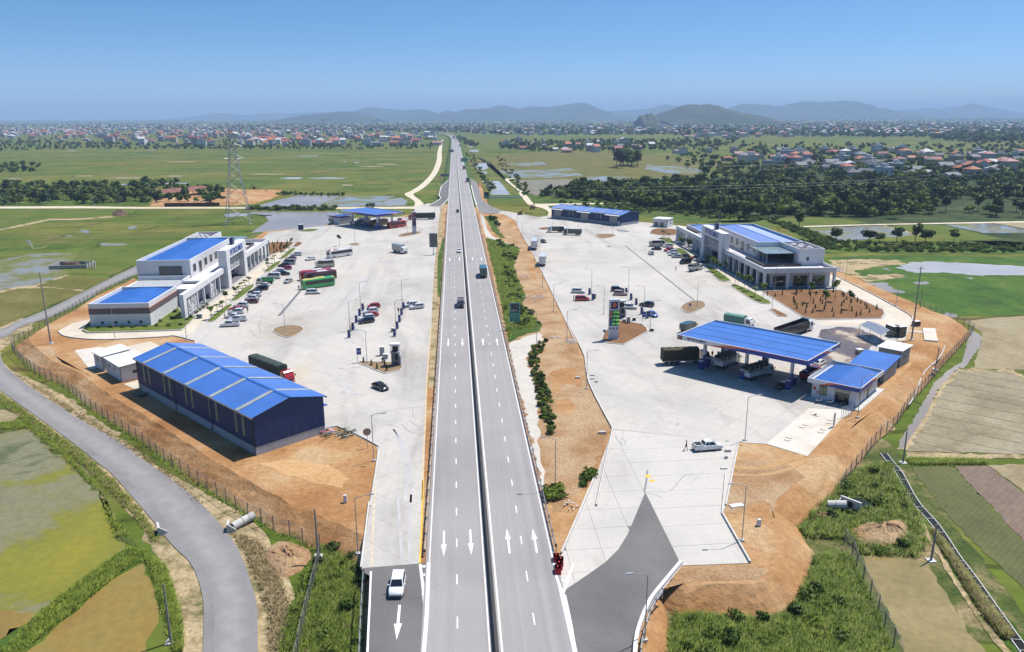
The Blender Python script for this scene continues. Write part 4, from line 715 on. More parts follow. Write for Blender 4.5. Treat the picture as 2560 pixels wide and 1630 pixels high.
def service_building(label,loc,rz):
 """local: x = depth behind the front line, y = along the front from the terrace end (0) to the lattice end (98)"""
 t=thing('service_building',label,'building',loc,rz);D=22.8;PH=6.6;DK=5.5
 # ground floor behind the colonnade
 part('ground_floor_wall',MB().box(3.2,D-.4,3.0,84,0,DK-.4),M_wall,t)
 part('podium_floor',MB().box(-.4,D,-.4,98.4,-.1,.12),plain('grey paving',(0.2,0.2,0.21),.8,var=.15),t)
 part('terrace_deck',MB().box(.36,D-.36,.36,36,DK-.4,DK),M_deck,t);part('terrace_deck',MB().box(.36,7,36,77,DK-.4,DK+.002),M_deck,t)
 par=MB().box(0,.35,0,37,DK-.5,PH).box(.35,D-.35,0,.35,DK-.5,PH).box(D-.35,D,0,69,DK-.5,PH);part('parapet',par,M_wall,t)
 def col(x0,x1,y0,y1,z1):part('column',MB().box(x0,x1,y0,y1,.12,z1),M_wall,t)
 for y in(0,5.6,11,16.4,21.8,27.2,32.6):col(0,.75,y,y+.7,DK-.5)
 for x in(7.2,14.4,D-.75):col(x,x+.75,0,.7,DK-.5)
 for k in range(6):
  y=3.2+k*5.5;window(t,3.2,y,y+4.0,.3,3.9,'shopfront')
 f=part('shopfront',MB().box(4.2,9.2,2.96,2.99,.3,3.6),M_glass,t);part('shopfront',MB().box(10.6,15.2,2.96,2.99,.3,3.6),M_glass,t);part('shopfront',MB().box(16.8,20.8,2.96,2.99,.3,3.6),M_glass,t)
 # sign tower: a portal with a pierced screen
 y0,y1,TH=36.6,60.2,12.0
 part('sign_tower',MB().box(-1.1,1.5,y0,y0+3.4,0,TH).box(-1.1,1.5,y1-3.4,y1,0,TH).box(-1.1,1.5,y0+3.4,y1-3.4,9.0,TH).box(.5,1.45,y0+3.4,y1-3.4,4.3,9.0),M_wall,t)
 lw=y1-y0-6.8;o=part('pierced_screen',lattice(lw,4.9,3),M_wall,t,(.2,y1-3.4,4.15));o.rotation_euler=(0,0,-math.pi/2)
 part('screen_backing',MB().box(.46,.498,y0+3.45,y1-3.45,4.3,8.95),M_grey,t)
 part('entrance_glass',MB().box(2.9,2.95,y0+3.4,y1-3.4,.1,4.4),M_glass,t)
 lettering('PETROLIMEX',2.5,M_letter,t,(-1.16,(y0+y1)/2,10.5),(math.pi/2,0,-math.pi/2),.05,.03,sx=1.05)
 part('emblem_box',MB().box(-.2,.8,y1-13.6,y1-11.4,TH,TH+2.2),M_navy,t)
 # portico wing
 part('portico_beam',MB().box(0,1.1,y1,96.4,DK-.5,PH),M_wall,t);part('portico_end',MB().box(0,1.1,96.4,98.6,0,PH),M_wall,t)
 ys=(65,69.6,74.2,80.4,86.6)
 for y in ys:col(.1,.75,y,y+.6,DK-.5)
 for a,b,sd in((69.6,74.2,5),(86.9,94.6,8)):
  o=part('pierced_screen',lattice(b-a-.6,4.6,sd),M_wall,t,(.3,b,.3));o.rotation_euler=(0,0,-math.pi/2)
  part('screen_backing',MB().box(.5,.55,a+.6,b,.4,4.7),M_deck,t)
 part('wing_fascia',MB().box(1.4,7.0,76.6,77,DK-1,PH-.6),M_wall,t);part('wing_parapet',MB().box(7.02,22,70.5,70.9,DK-1,PH-.2).box(7,7.35,70.9,77,DK-1,PH-.2),M_wall,t)
 part('link_roof',MB().box(7.4,21.6,70.9,84.2,DK-.7,DK-.3),M_grey,t)
 # block with its own blue roof at the lattice end
 bx0,bx1,by0,by1,bh=6.5,21.6,84.2,105.2,6.1
 b=part('wing_block',MB().box(bx0,bx1,by0,by1,0,bh-.9).box(bx0,bx0+.35,by0,by1,bh-.9,bh).box(bx1-.35,bx1,by0,by1,bh-.9,bh).box(bx0+.35,bx1-.35,by0,by0+.35,bh-.9,bh).box(bx0+.35,bx1-.35,by1-.35,by1,bh-.9,bh),M_wall,t)
 part('taupe_band',MB().box(bx0-.05,bx1+.05,by1,by1+.05,3.3,4.7).box(bx0-.05,bx0,by0,by1,3.3,4.7),M_taupe,b);part('orange_line',MB().box(bx0-.07,bx1+.07,by1,by1+.07,4.74,4.86).box(bx0-.07,bx0,by0,by1,4.74,4.86),M_orange,b)
 for x in(9,12,15.2,18.6):o=part('round_vent',MB().tube([(x,by1+.005,1.15),(x,by1+.06,1.15)],.38,14),M_dsteel,b)
 xm=(bx0+bx1)/2
 for s in(0,1):
  xe=bx0+.4 if s==0 else bx1-.4;q=[(xe,by1-.4,bh-.85),(xe,by0+.4,bh-.85),(xm,by0+.4,bh-.15),(xm,by1-.4,bh-.15)]
  part('roof_slope',roof_sheet(q if s==0 else[q[1],q[0],q[3],q[2]],40,.03),M_blue,b)
 part('ridge_cap',MB().box(xm-.18,xm+.18,by0+.4,by1-.4,bh-.15,bh-.08),M_blue,b)
 # upper storey
 ux0,ux1,uy0,uy1,uh=7.0,22.6,24,69.6,10.9
 part('upper_storey',MB().box(ux0,ux1,uy0,uy1,DK,uh-1).box(ux0,ux0+.3,uy0,uy1,uh-1,uh).box(ux1-.3,ux1,uy0,uy1,uh-1,uh).box(ux0+.3,ux1-.3,uy0,uy0+.3,uh-1,uh).box(ux0+.3,ux1-.3,uy1-.3,uy1,uh-1,uh),M_wall,t)
 um=(ux0+ux1)/2
 for s in(0,1):
  xe=ux0+.35 if s==0 else ux1-.35;q=[(xe,uy1-.35,uh-.95),(xe,uy0+.35,uh-.95),(um,uy0+.35,uh-.12),(um,uy1-.35,uh-.12)]
  part('roof_slope',roof_sheet(q if s==0 else[q[1],q[0],q[3],q[2]],90,.03),M_blue,t)
 part('ridge_cap',MB().box(um-.2,um+.2,uy0+.4,uy1-.4,uh-.14,uh-.05),M_blue,t)
 for k in range(8):
  y=25.5+k*5.55;tall=k in(2,6)
  part('wall_recess',MB().box(ux0-.06,ux0-.01,y-.15,y+3.7,DK+.3,uh-1.1),M_fwhite,t)
  window(t,ux0-.07,y+.6,y+2.9,DK+(.5 if tall else 1.4),DK+3.5,n=4)
 o=part('end_window',MB().box(ux0+2.6,ux0+9.2,uy1+.01,uy1+.05,DK+.9,DK+3.5),M_glass2,t);part('frame',MB().box(ux0+2.5,ux0+9.3,uy1+.02,uy1+.09,DK+3.5,DK+3.6).box(ux0+2.5,ux0+2.6,uy1+.02,uy1+.09,DK+.1,DK+3.5).box(ux0+4.4,ux0+4.5,uy1+.02,uy1+.09,DK+.1,DK+3.5),M_frame,o)
 # stair block with the cooling plant, glass canopy and terrace rail
 ax0,ay0=14.6,9.3
 part('plant_block',MB().box(ax0,23,ay0,uy0-.01,DK,uh-1.6).box(ax0,ax0+.3,ay0,uy0-.01,uh-1.6,uh).box(22.7,23,ay0,uy0-.01,uh-1.6,uh).box(ax0+.3,22.7,ay0,ay0+.3,uh-1.6,uh),M_wall,t)
 part('plant_floor',MB().box(ax0+.3,22.7,ay0+.3,uy0-.05,uh-1.6,uh-1.56),M_pink,t);part('small_window',MB().box(17.2,18,ay0-.05,ay0-.01,DK+1.6,DK+2.8),M_glass,t)
 part('canopy_glass',MB().box(4.6,ax0-.05,11.2,uy0+1,uh-1.75,uh-1.6),M_glasscan,t)
 part('canopy_edge',MB().box(4.3,uy0 and 4.6,11.0,uy0+14,uh-1.85,uh-1.55),M_frame,t)
 for y in(12.5,15.5,18.5,21.5,24.2):
  for d in(-.35,.35):part('raking_post',MB().tube([(5.6,y+d*.3,DK),(5.2,y+d*2.2,uh-1.75)],.06,6),M_fwhite,t)
 part('lounge_glass',MB().box(ux0+1,ax0-.1,uy0-.06,uy0-.02,DK+.1,uh-1.9).box(ax0-.08,ax0-.03,13,uy0-.1,DK+.1,uh-1.9),M_glass,t)
 part('terrace_rail',MB().box(3.2,3.3,8.2,25,DK,DK+1.0).box(3.3,15.2,8.2,8.3,DK,DK+1.0),plain('smoked glass rail',(0.02,0.018,0.018),.3,var=.2),t)
 for k,(x,y)in enumerate(((17,20),(19.2,18.6),(17.2,15.4),(19.6,13.6))):
  u=part('cooling_unit',MB().box(x,x+1.6,y,y+2.2,uh-1.55,uh-.35),M_roofwhite,t);part('fan_cowl',MB().tube([(x+.8,y+1.1,uh-.35),(x+.8,y+1.1,uh-.05)],.6,12),M_fwhite,u)
 part('back_windows',MB().box(22.6,22.66,30,60,DK+1.2,DK+3),M_glass2,t)
 return t
service_building('white service building on the left with blue roofs, its sign tower facing the bus park',(-72.4,307,0),math.pi)
service_building('white service building on the right with glass terrace canopy above the planting bed',(94,230,0),0)
# ------------------------------------------------------------------ fuel stations
def wave_fascia(t,p0,p1,z0,z1,flip=False,text=True,th=0.16):
 """fascia from p0 to p1 (outside on the right of travel): white, then an orange wave, then blue"""
 a,b=np.array(p0,float),np.array(p1,float);L=float(np.hypot(*(b-a)));r=math.atan2(b[1]-a[1],b[0]-a[0]);h=z1-z0
 f=part('fascia',MB().box(0,L,0,th,0,h),M_fwhite,t,(a[0],a[1],z0),r)
 N=24;X=lambda u:L*(1-u)if flip else L*u
 w1=lambda u:h*(1/(1+math.exp(-(u-.36)*22)));w2=lambda u:h*(1/(1+math.exp(-(u-.46)*18)))*.88
 mo,mb=MB(),MB()
 for i in range(N):
  u0,u1=.1+.9*i/N,.1+.9*(i+1)/N
  for m,lo,hi,y in((mo,lambda u:0,w1,-.012),(mb,lambda u:0,w2,-.02)):
   q=[(X(u0),y,lo(u0)),(X(u1),y,lo(u1)),(X(u1),y,hi(u1)),(X(u0),y,hi(u0))]
   if flip:q=q[::-1]
   m.add(q,[(0,1,2,3)])
 part('orange_wave',mo,M_orange,f);part('blue_wave',mb,M_fblue,f)
 if text:
  s=h*.62;lettering('PETROLIMEX',s,M_navy,f,(X(.165)if L>12 else X(.2),-.03,h*.52),(math.pi/2,0,0),.015,.012,sx=min(1.25,.21*L/(s*6.2)))
  x=X(.03);e=part('emblem',MB().box(x-h*.45,x+h*.45,-.06,-.015,h*.06,h*.96),M_navy,f);part('emblem_mark',MB().tube([(x,-.075,h*.52),(x,-.062,h*.52)],h*.28,12),M_orange,e)
 return f
def petrol_canopy(label,loc,rz,L=27.9,W=16.5,zb=6.6,zt=7.6,txt=(1,1,1,1)):
 t=thing('fuel_canopy',label,'canopy',loc,rz)
 for(p0,p1,fl,tx)in(((0,0),(L,0),False,txt[0]),((L,0),(L,W),True,txt[1]),((L,W),(0,W),False,txt[2]),((0,W),(0,0),True,txt[3])):wave_fascia(t,p0,p1,zb,zt,fl,bool(tx))
 part('soffit',MB().box(.2,L-.2,.2,W-.2,zb+.1,zb+.2),plain('soffit',(0.55,0.55,0.57),.6),t)
 k=4
 for s in range(k):
  y0,y1=.18+(W-.36)*s/k,.18+(W-.36)*(s+1)/k;zz=lambda y:zt-.42+.34*(1-abs(2*y/W-1))
  part('roof_panel',roof_sheet([(.2,y0+.1,zz(y0)),(L-.2,y0+.1,zz(y0)),(L-.2,y1-.1,zz(y1)),(.2,y1-.1,zz(y1))],50,.03),M_blue,t)
 part('roof_seam',MB().box(.2,L-.2,.2,W-.2,zt-.62,zt-.5),M_fblue,t)
 for x in(4.5,L/2,L-4.5):
  for y in(4.2,W-4.2):
   part('column',MB().tube([(x,y-.35,0),(x,y-.35,zb+.1)],.22,10).tube([(x,y+.35,0),(x,y+.35,zb+.1)],.22,10),plain('column paint',(0.16,0.13,0.4),.4,var=.1),t)
   part('column_head',MB().tube([(x,y-.35,3.2),(x,y-.35,zb+.08)],.235,10).tube([(x,y+.35,3.2),(x,y+.35,zb+.08)],.235,10),M_fwhite,t)
   part('pump_island',MB().box(x-.7,x+.7,y-2.2,y+2.2,0,.18),M_kerb,t)
   for s in(-1.35,1.35):
    p=part('fuel_pump',MB().box(x-.45,x+.45,y+s-.3,y+s+.3,.18,2.0),M_fblue,t);part('display',MB().box(x-.35,x+.35,y+s-.31,y+s-.302,1.2,1.8),M_glass2,p);part('pump_cap',MB().box(x-.5,x+.5,y+s-.34,y+s+.34,2.0,2.15),M_fwhite,p)
 return t
angR=math.radians(-46.3)
petrol_canopy('large fuel station canopy with blue roof at lower right, trucks parked beneath it',(45.8,155.6,0),angR,txt=(1,1,0,0))
petrol_canopy('smaller-looking fuel station canopy at the far end of the left yard by the pond',(-24.6,383.0,0),math.radians(180-47.5),L=29,W=17,txt=(0,1,0,1))
def gable_room(label,loc,rz,L,W,h,fascia_h=.85,ov=.75):
 """station office: local x along the front, y deep"""
 t=thing('station_office',label,'office',loc,rz)
 part('wall',MB().box(0,L,0,W,0,h),M_wall,t)
 z0,z1=h,h+fascia_h
 for(p0,p1,fl)in(((-ov,-ov),(L+ov,-ov),False),((L+ov,-ov),(L+ov,W+ov),True),((L+ov,W+ov),(-ov,W+ov),False),((-ov,W+ov),(-ov,-ov),True)):wave_fascia(t,p0,p1,z0,z1,fl,False,.14)
 part('eaves_slab',MB().box(-ov+.15,L+ov-.15,-ov+.15,W+ov-.15,h-.02,h+.1),M_fwhite,t)
 xm=L/2
 for s in(0,1):
  xe=-.2 if s==0 else L+.2;q=[(xe,W+.3,h+.25),(xe,-.25,h+.25),(xm,-.25,h+.7),(xm,W+.3,h+.7)]
  part('roof_slope',roof_sheet(q if s==0 else[q[1],q[0],q[3],q[2]],30,.03),M_blue,t)
 part('ridge_cap',MB().box(xm-.12,xm+.12,-.25,W+.3,h+.69,h+.76),M_blue,t)
 w=part('window',MB().box(1.5,2.7,-.04,-.01,1.0,2.5),plain('yellowed blind',(0.35,0.34,0.16),.3),t);part('frame',MB().box(1.42,1.5,-.08,-.01,.95,2.9).box(2.7,2.78,-.08,-.01,.95,2.9).box(2.07,2.13,-.08,-.01,1,2.5).box(1.5,2.7,-.08,-.01,2.5,2.9).box(1.5,2.7,-.08,-.01,.92,1.0),M_frame,w)
 d=part('shop_door',MB().box(4.3,6.9,-.05,-.01,.1,2.3),M_glass,t);part('shutter_box',MB().box(4.2,7.0,-.22,-.01,2.3,2.9),plain('shutter',(0.5,0.47,0.38),.6),d)
 for y in(1.5,4.5,8.0):part('side_window',MB().box(L+.01,L+.05,y,y+1.1,1.0,2.5),M_glass2,t)
 part('side_door',MB().box(L+.01,L+.05,6.2,7.2,.1,2.3),M_frame,t);part('notice',MB().box(.25,.75,-.04,-.01,1.7,2.3),plain('red notice',(.6,.03,.03),.5),t);part('notice',MB().box(.85,1.2,-.04,-.01,1.2,1.6),plain('pink notice',(.6,.3,.28),.5),t)
 part('forecourt_step',MB().box(-1.0,L+1.2,-1.6,W+1.0,-.05,.09),M_kerb,t)
 return t
gable_room('fuel station office with blue gabled roof and orange-blue fascia, motorcycles at its door',(66.8,136.3,0),math.radians(-44.5),8.2,12.6,3.15)
gable_room('small station office with blue roof beside the far left fuel canopy',(-51.6,402,0),math.radians(136),8.2,8.5,3.4)
# ------------------------------------------------------------------ vehicles (local +x forward, +y left)
def paint(name,col,metal=0.0):return plain('paint '+name,col,0.22,metal,var=0.06,scale=1.5,coat=0.6,spec=0.5)
PAINT={k:paint(k,c)for k,c in dict(white=(0.8,0.8,0.8),black=(0.008,0.008,0.01),red=(0.5,0.018,0.02),maroon=(0.12,0.015,0.02),silver=(0.42,0.43,0.44),grey=(0.1,0.105,0.11),blue=(0.03,0.12,0.42),magenta=(0.4,0.02,0.14),cream=(0.5,0.49,0.4),green=(0.03,0.42,0.12),yellow=(0.72,0.62,0.08),darkgreen=(0.02,0.06,0.045),teal=(0.025,0.1,0.08),brown=(0.16,0.1,0.07),rose=(0.5,0.32,0.3)).items()}
M_tyre=plain('tyre',(0.018,0.018,0.018),0.9);M_rim=plain('wheel rim',(0.35,0.35,0.36),0.35,0.7);M_lamp=plain('head lamp',(0.75,0.75,0.78),0.15);M_tail=plain('tail lamp',(0.4,0.01,0.01),0.25);M_trim=plain('black trim',(0.02,0.02,0.02),0.6);M_cglass=plain('car glass',(0.012,0.014,0.016),0.06,spec=0.7)
M_tarp=plain('green tarpaulin',(0.035,0.055,0.045),0.75,var=.35,scale=.8,bump=.6,bscale=2.5);M_tarpk=plain('dark tarpaulin',(0.02,0.025,0.02),0.75,var=.35,scale=.8,bump=.5,bscale=2);M_tarpo=plain('olive tarpaulin',(0.06,0.05,0.022),0.8,var=.3,scale=.6,bump=.5,bscale=3)
def wheel_mesh(r,w):return cached(('wheel',r,w),lambda:(MB().tube([(0,-w/2,0),(0,-w/2+.02,0),(0,w/2-.02,0),(0,w/2,0)],[r*.93,r,r,r*.93],14).mesh('tyre',M_tyre,True),MB().tube([(0,-w/2-.012,0),(0,w/2+.012,0)],r*.58,10).mesh('rim',M_rim)))
def wheels(t,xs,y,r=.33,w=.22):
 ty,ri=wheel_mesh(r,w)
 for x in xs:
  for s in(-1,1):o=link('wheel',ty,t,(x,s*y,r));link('rim',ri,o)
CARS=dict(  # L, W, roof, belt, hood, trunk, cabin (rear base, rear top, front top, front base), wheel x, radius
sedan=(4.5,1.76,1.45,.95,.88,.95,(-2.0,-1.15,.3,1.15),(-1.33,1.37),.31),hatch=(3.9,1.7,1.5,.95,.92,.95,(-1.9,-1.55,.4,1.15),(-1.2,1.25),.3),suv=(4.55,1.84,1.68,1.05,1.02,1.05,(-2.22,-1.85,.35,1.15),(-1.35,1.38),.35),mpv=(4.7,1.8,1.72,1.0,.98,1.0,(-2.3,-2.05,.75,1.5),(-1.4,1.42),.32),van=(5.2,1.95,2.2,1.2,1.1,1.2,(-2.58,-2.5,1.35,1.95),(-1.6,1.7),.34),pickup=(5.25,1.85,1.78,1.12,1.08,1.12,(-.95,-.7,.75,1.5),(-1.6,1.5),.37),truckette=(5.2,1.8,2.0,1.15,1.1,.75,(.6,.62,1.7,2.3),(-1.5,1.6),.34))
def car_meshes(kind):
 L,W,R,B,HD,TK,cab,wx,wr=CARS[kind];h=W/2;x0,x1=-L/2,L/2;mb=MB();rings=[]
 zs=lambda x:TK if x<cab[0]else(B if x<cab[3]else B+(HD-.22-B)*((x-cab[3])/(x1-cab[3]))**1.6 if x>cab[3]else B)
 for f in(0,.02,.07,.16,.3,.5,.7,.84,.93,.98,1):
  x=x0+L*f;e=abs(2*f-1);w=h*(1-.1*max(0,e-.72)/.28-.12*max(0,e-.94)/.06);zt=zs(x)-(.16 if f in(0,1)else.05 if f in(.02,.98)else 0);zb=.22+(.14 if f in(0,1)else.04 if e>.85 else 0)
  rings.append([(x,-w*.86,zb),(x,-w,zb+.16),(x,-w,zt-.3),(x,-w*.965,zt-.06),(x,-w*.8,zt+.01),(x,w*.8,zt+.01),(x,w*.965,zt-.06),(x,w,zt-.3),(x,w,zb+.16),(x,w*.86,zb)])
 mb.loft(rings)
 a,b,c,d=cab;hb,hr=h*.93,h*.74;rz=[]
 for x,z,w in((a,B-.03,hb),(a*.65+b*.35,B-.03+(R-.06-B)*.35,hb*.65+hr*.35),(b,R-.09,hr*1.04),(b+.22,R-.015,hr),((b+c)/2,R,hr),(c-.15,R-.03,hr),(c,R-.09,hr*1.03),(d*.62+c*.38,B-.03+(R-.06-B)*.38,hb*.62+hr*.38),(d,B-.03,hb)):
  rz.append([(x,-w,z),(x,w,z)])
 n=len(rz);vs=[p for r in rz for p in r];fs=[(2*i,2*i+2,2*i+3,2*i+1)for i in range(n-1)]
 fs+=[tuple(2*i for i in range(n))[::-1],tuple(2*i+1 for i in range(n))]
 mb.add(vs,[f[::-1]for f in fs])
 if kind=='pickup':
  mb.box(x0+.12,a-.08,-h*.93,-h*.8,TK-.05,TK+.16).box(x0+.12,a-.08,h*.8,h*.93,TK-.05,TK+.16).box(x0+.1,x0+.2,-h*.9,h*.9,TK-.05,TK+.16)
 body=mb.mesh('body',PAINT['white'],False)
 for p in body.polygons:p.use_smooth=len(p.vertices)==4
 body.set_sharp_from_angle(angle=math.radians(38))
 lerp=lambda p,q,u:tuple(p[i]+(q[i]-p[i])*u for i in range(3))
 def quad(P,m,off):return[tuple(lerp(lerp(P[0],P[1],u),lerp(P[3],P[2],u),v)[i]+off[i]for i in range(3))for u,v in((m,m),(1-m,m),(1-m,1-m),(m,1-m))]
 g={}
 g['windscreen']=MB().add(quad([(d,-hb,B),(d,hb,B),(c,hr,R-.09),(c,-hr,R-.09)],.06,(.03,0,.05)),[(0,1,2,3)])
 g['rear_window']=MB().add(quad([(a,hb,B),(a,-hb,B),(b,-hr,R-.09),(b,hr,R-.09)],.1,(-.03,0,.05)),[(0,1,2,3)])
 for s in(-1,1):
  m=MB();mid=(b+c)/2-.05;zt,zb2=R-.16,B+.06;yb,yt=s*(hb*.985+.012),s*(hr*1.045+.022)
  spans=[(a+.32,b+.16,mid-.05,mid-.05),(mid+.05,mid+.05,c-.02,d-.3)]if kind!='truckette' else[(a+.1,b+.1,c-.02,d-.25)]
  for q in spans:
   P=[(q[0],yb,zb2),(q[3],yb,zb2),(q[2],yt,zt),(q[1],yt,zt)];m.add(P if s<0 else P[::-1],[(0,1,2,3)])
  g['side_window_%d'%s]=m
 lam=MB();tl=MB()
 for s in(-1,1):
  lam.cbox((x1-.16,s*h*.66,HD-.34),(.26,h*.34,.15));tl.cbox((x0+.07,s*h*.72,TK-.22),(.16,h*.26,.2))
 tr=MB().box(x1-.1,x1+.012,-h*.6,h*.6,.36,.52).box(x0-.012,x0+.1,-h*.7,h*.7,.32,.48).box(x0+.5,x1-.5,-h*1.004,h*1.004,.24,.34)
 if kind=='pickup':tr.box(x0+.25,a-.15,-h*.78,h*.78,TK+.015,TK+.03)
 mi=MB().cbox((0,0,0),(.16,.2,.15))
 return body,{k:v.mesh(k,M_cglass)for k,v in g.items()},lam,tl,tr.mesh('trim',M_trim),mi.mesh('mirror',PAINT['white'])
def car(kind,col,label,p,heading,name=None,group=None,sc=.92,cat=None):
 L,W,R,B,HD,TK,cab,wx,wr=CARS[kind];body,gl,lam,tl,tr,mi=cached(('car',kind),lambda:car_meshes(kind))
 t=thing(name or{'suv':'sport_utility_car','mpv':'people_carrier','pickup':'pickup_truck','van':'van','sedan':'sedan_car','hatch':'hatchback_car','truckette':'light_truck'}[kind],label,cat or{'pickup':'pickup','van':'van','truckette':'truck'}.get(kind,'car'),(p[0],p[1],p[2]if len(p)>2 else 0),heading,group,sc)
 link('body',body,t,mat=PAINT[col]);[link('mirror',mi,t,(cab[3]-.28,q*(W/2+.1),B+.1),mat=PAINT[col])for q in(-1,1)];link('trim',tr,t)
 for k,v in gl.items():link(k.rsplit('_',1)[0]if k.startswith('side')else k,v,t)
 h=W/2
 lm=cached(('lam',kind),lambda:MB().box(-.13,.13,-h*.17,h*.17,-.075,.075).mesh('headlight',M_lamp));tm=cached(('tl',kind),lambda:MB().box(-.08,.08,-h*.13,h*.13,-.1,.1).mesh('tail_light',M_tail))
 for s in(-1,1):link('headlight',lm,t,(L/2-.15,s*h*.66,HD-.36));link('tail_light',tm,t,(-L/2+.07,s*h*.72,TK-.24))
 wheels(t,wx,h-.12,wr,.23);return t
def hd(f,x0,y0,x1,y1):
 """heading of a vehicle from the ground point under its tail to the one under its nose, and the middle"""
 a,b=f(x0,y0),f(x1,y1);return((a[0]+b[0])/2,(a[1]+b[1])/2,0),math.atan2(b[1]-a[1],b[0]-a[0])
def bus(kind,lower,roofc,label,p,heading,L=11.6,W=2.45,Hh=3.35,band=None):
 t=thing('coach' if L>9 else 'minibus',label,'bus',p,heading,None,.92);h=W/2;x0,x1=-L/2,L/2
 def ring(x,sc,zt):return[(x,-h*sc,.35),(x,-h*sc,zt-.35),(x,-h*.9*sc,zt-.08),(x,-h*.6*sc,zt),(x,h*.6*sc,zt),(x,h*.9*sc,zt-.08),(x,h*sc,zt-.35),(x,h*sc,.35)]
 mb=MB().loft([ring(x0,.93,Hh-.25),ring(x0+.12,1,Hh-.08),ring(x0+1,1,Hh),ring(x1-1.4,1,Hh),ring(x1-.35,1,Hh-.12),ring(x1-.08,.98,Hh-.55),ring(x1,.94,1.5)][:6]+[[(x1,-h*.94,.35),(x1,-h*.94,1.0),(x1,-h*.9,1.25),(x1,-h*.6,1.3),(x1,h*.6,1.3),(x1,h*.9,1.25),(x1,h*.94,1.0),(x1,h*.94,.35)]])
 part('body',mb,PAINT[lower],t)
 zr=Hh+.012;rf=MB().add([(x0+.15,-h*.92,zr-.14),(x1-1.3,-h*.92,zr-.09),(x1-1.3,h*.92,zr-.09),(x0+.15,h*.92,zr-.14),(x0+.15,-h*.6,zr-.03),(x1-1.3,-h*.6,zr),(x1-1.3,h*.6,zr),(x0+.15,h*.6,zr-.03),(x1-.3,-h*.6,zr-.11),(x1-.3,h*.6,zr-.11),(x1-.3,-h*.9,zr-.2),(x1-.3,h*.9,zr-.2)],[(0,1,5,4),(4,5,6,7),(7,6,2,3),(5,8,9,6),(1,10,8,5),(6,9,11,2)])
 part('roof',rf,PAINT[roofc],t)
 part('air_conditioner',MB().hexa([(-2.6,-.8,Hh),(1.2,-.8,Hh),(1.2,.8,Hh),(-2.6,.8,Hh)],[(-2.3,-.65,Hh+.22),(.7,-.65,Hh+.22),(.7,.65,Hh+.22),(-2.3,.65,Hh+.22)]),PAINT['white' if roofc!='yellow' else 'yellow'],t)
 part('roof_pod',MB().hexa([(x1-2.6,-h*.8,Hh-.02),(x1-.9,-h*.7,Hh-.05),(x1-.9,h*.7,Hh-.05),(x1-2.6,h*.8,Hh-.02)],[(x1-2.3,-h*.7,Hh+.12),(x1-1.3,-h*.6,Hh+.1),(x1-1.3,h*.6,Hh+.1),(x1-2.3,h*.7,Hh+.12)]),PAINT[roofc],t)
 n=max(4,int((L-2.2)/1.5))
 for s in(-1,1):
  y=s*(h+.012);part('window_band',MB().box(x0+.5,x1-.9,min(y,y-s*.01),max(y,y-s*.01),1.55,2.72),M_trim,t)
  for k in range(n):
   a=x0+.58+(L-1.6)*k/n;b=a+(L-1.6)/n-.09;part('window',MB().box(a,b,min(y,y+s*.012),max(y,y+s*.012),1.62,2.64),M_cglass,t)
  if band:part('stripe',MB().box(x0+.3,x1-.6,min(y,y+s*.008),max(y,y+s*.008),.95,1.2),PAINT[band],t)
 part('windscreen',MB().add([(x1+.03,-h*.86,1.42),(x1+.03,h*.86,1.42),(x1-.08,h*.88,Hh-.75),(x1-.33,h*.82,Hh-.32),(x1-.33,-h*.82,Hh-.32),(x1-.08,-h*.88,Hh-.75)],[(0,1,2,5),(5,2,3,4)]),M_cglass,t)
 part('rear_window',MB().box(x0-.012,x0+.02,-h*.75,h*.75,1.9,2.7),M_cglass,t);part('bumper',MB().box(x1-.1,x1+.06,-h*.93,h*.93,.32,.62),M_trim if lower=='black' else PAINT[lower],t)
 for s in(-1,1):
  part('headlight',MB().cbox((x1+.01,s*h*.7,.85),(.06,.45,.22)),M_lamp,t);part('tail_light',MB().cbox((x0-.005,s*h*.8,1.1),(.04,.18,.5)),M_tail,t)
  part('mirror',MB().tube([(x1-.2,s*h*.95,Hh-.4),(x1+.35,s*(h+.15),Hh-.5),(x1+.38,s*(h+.16),Hh-.75)],.03,5).cbox((x1+.36,s*(h+.16),Hh-.95),(.12,.2,.42)),M_trim,t)
 wheels(t,(-L*.27,L*.31),h-.14,.5 if L>9 else.38,.3);return t
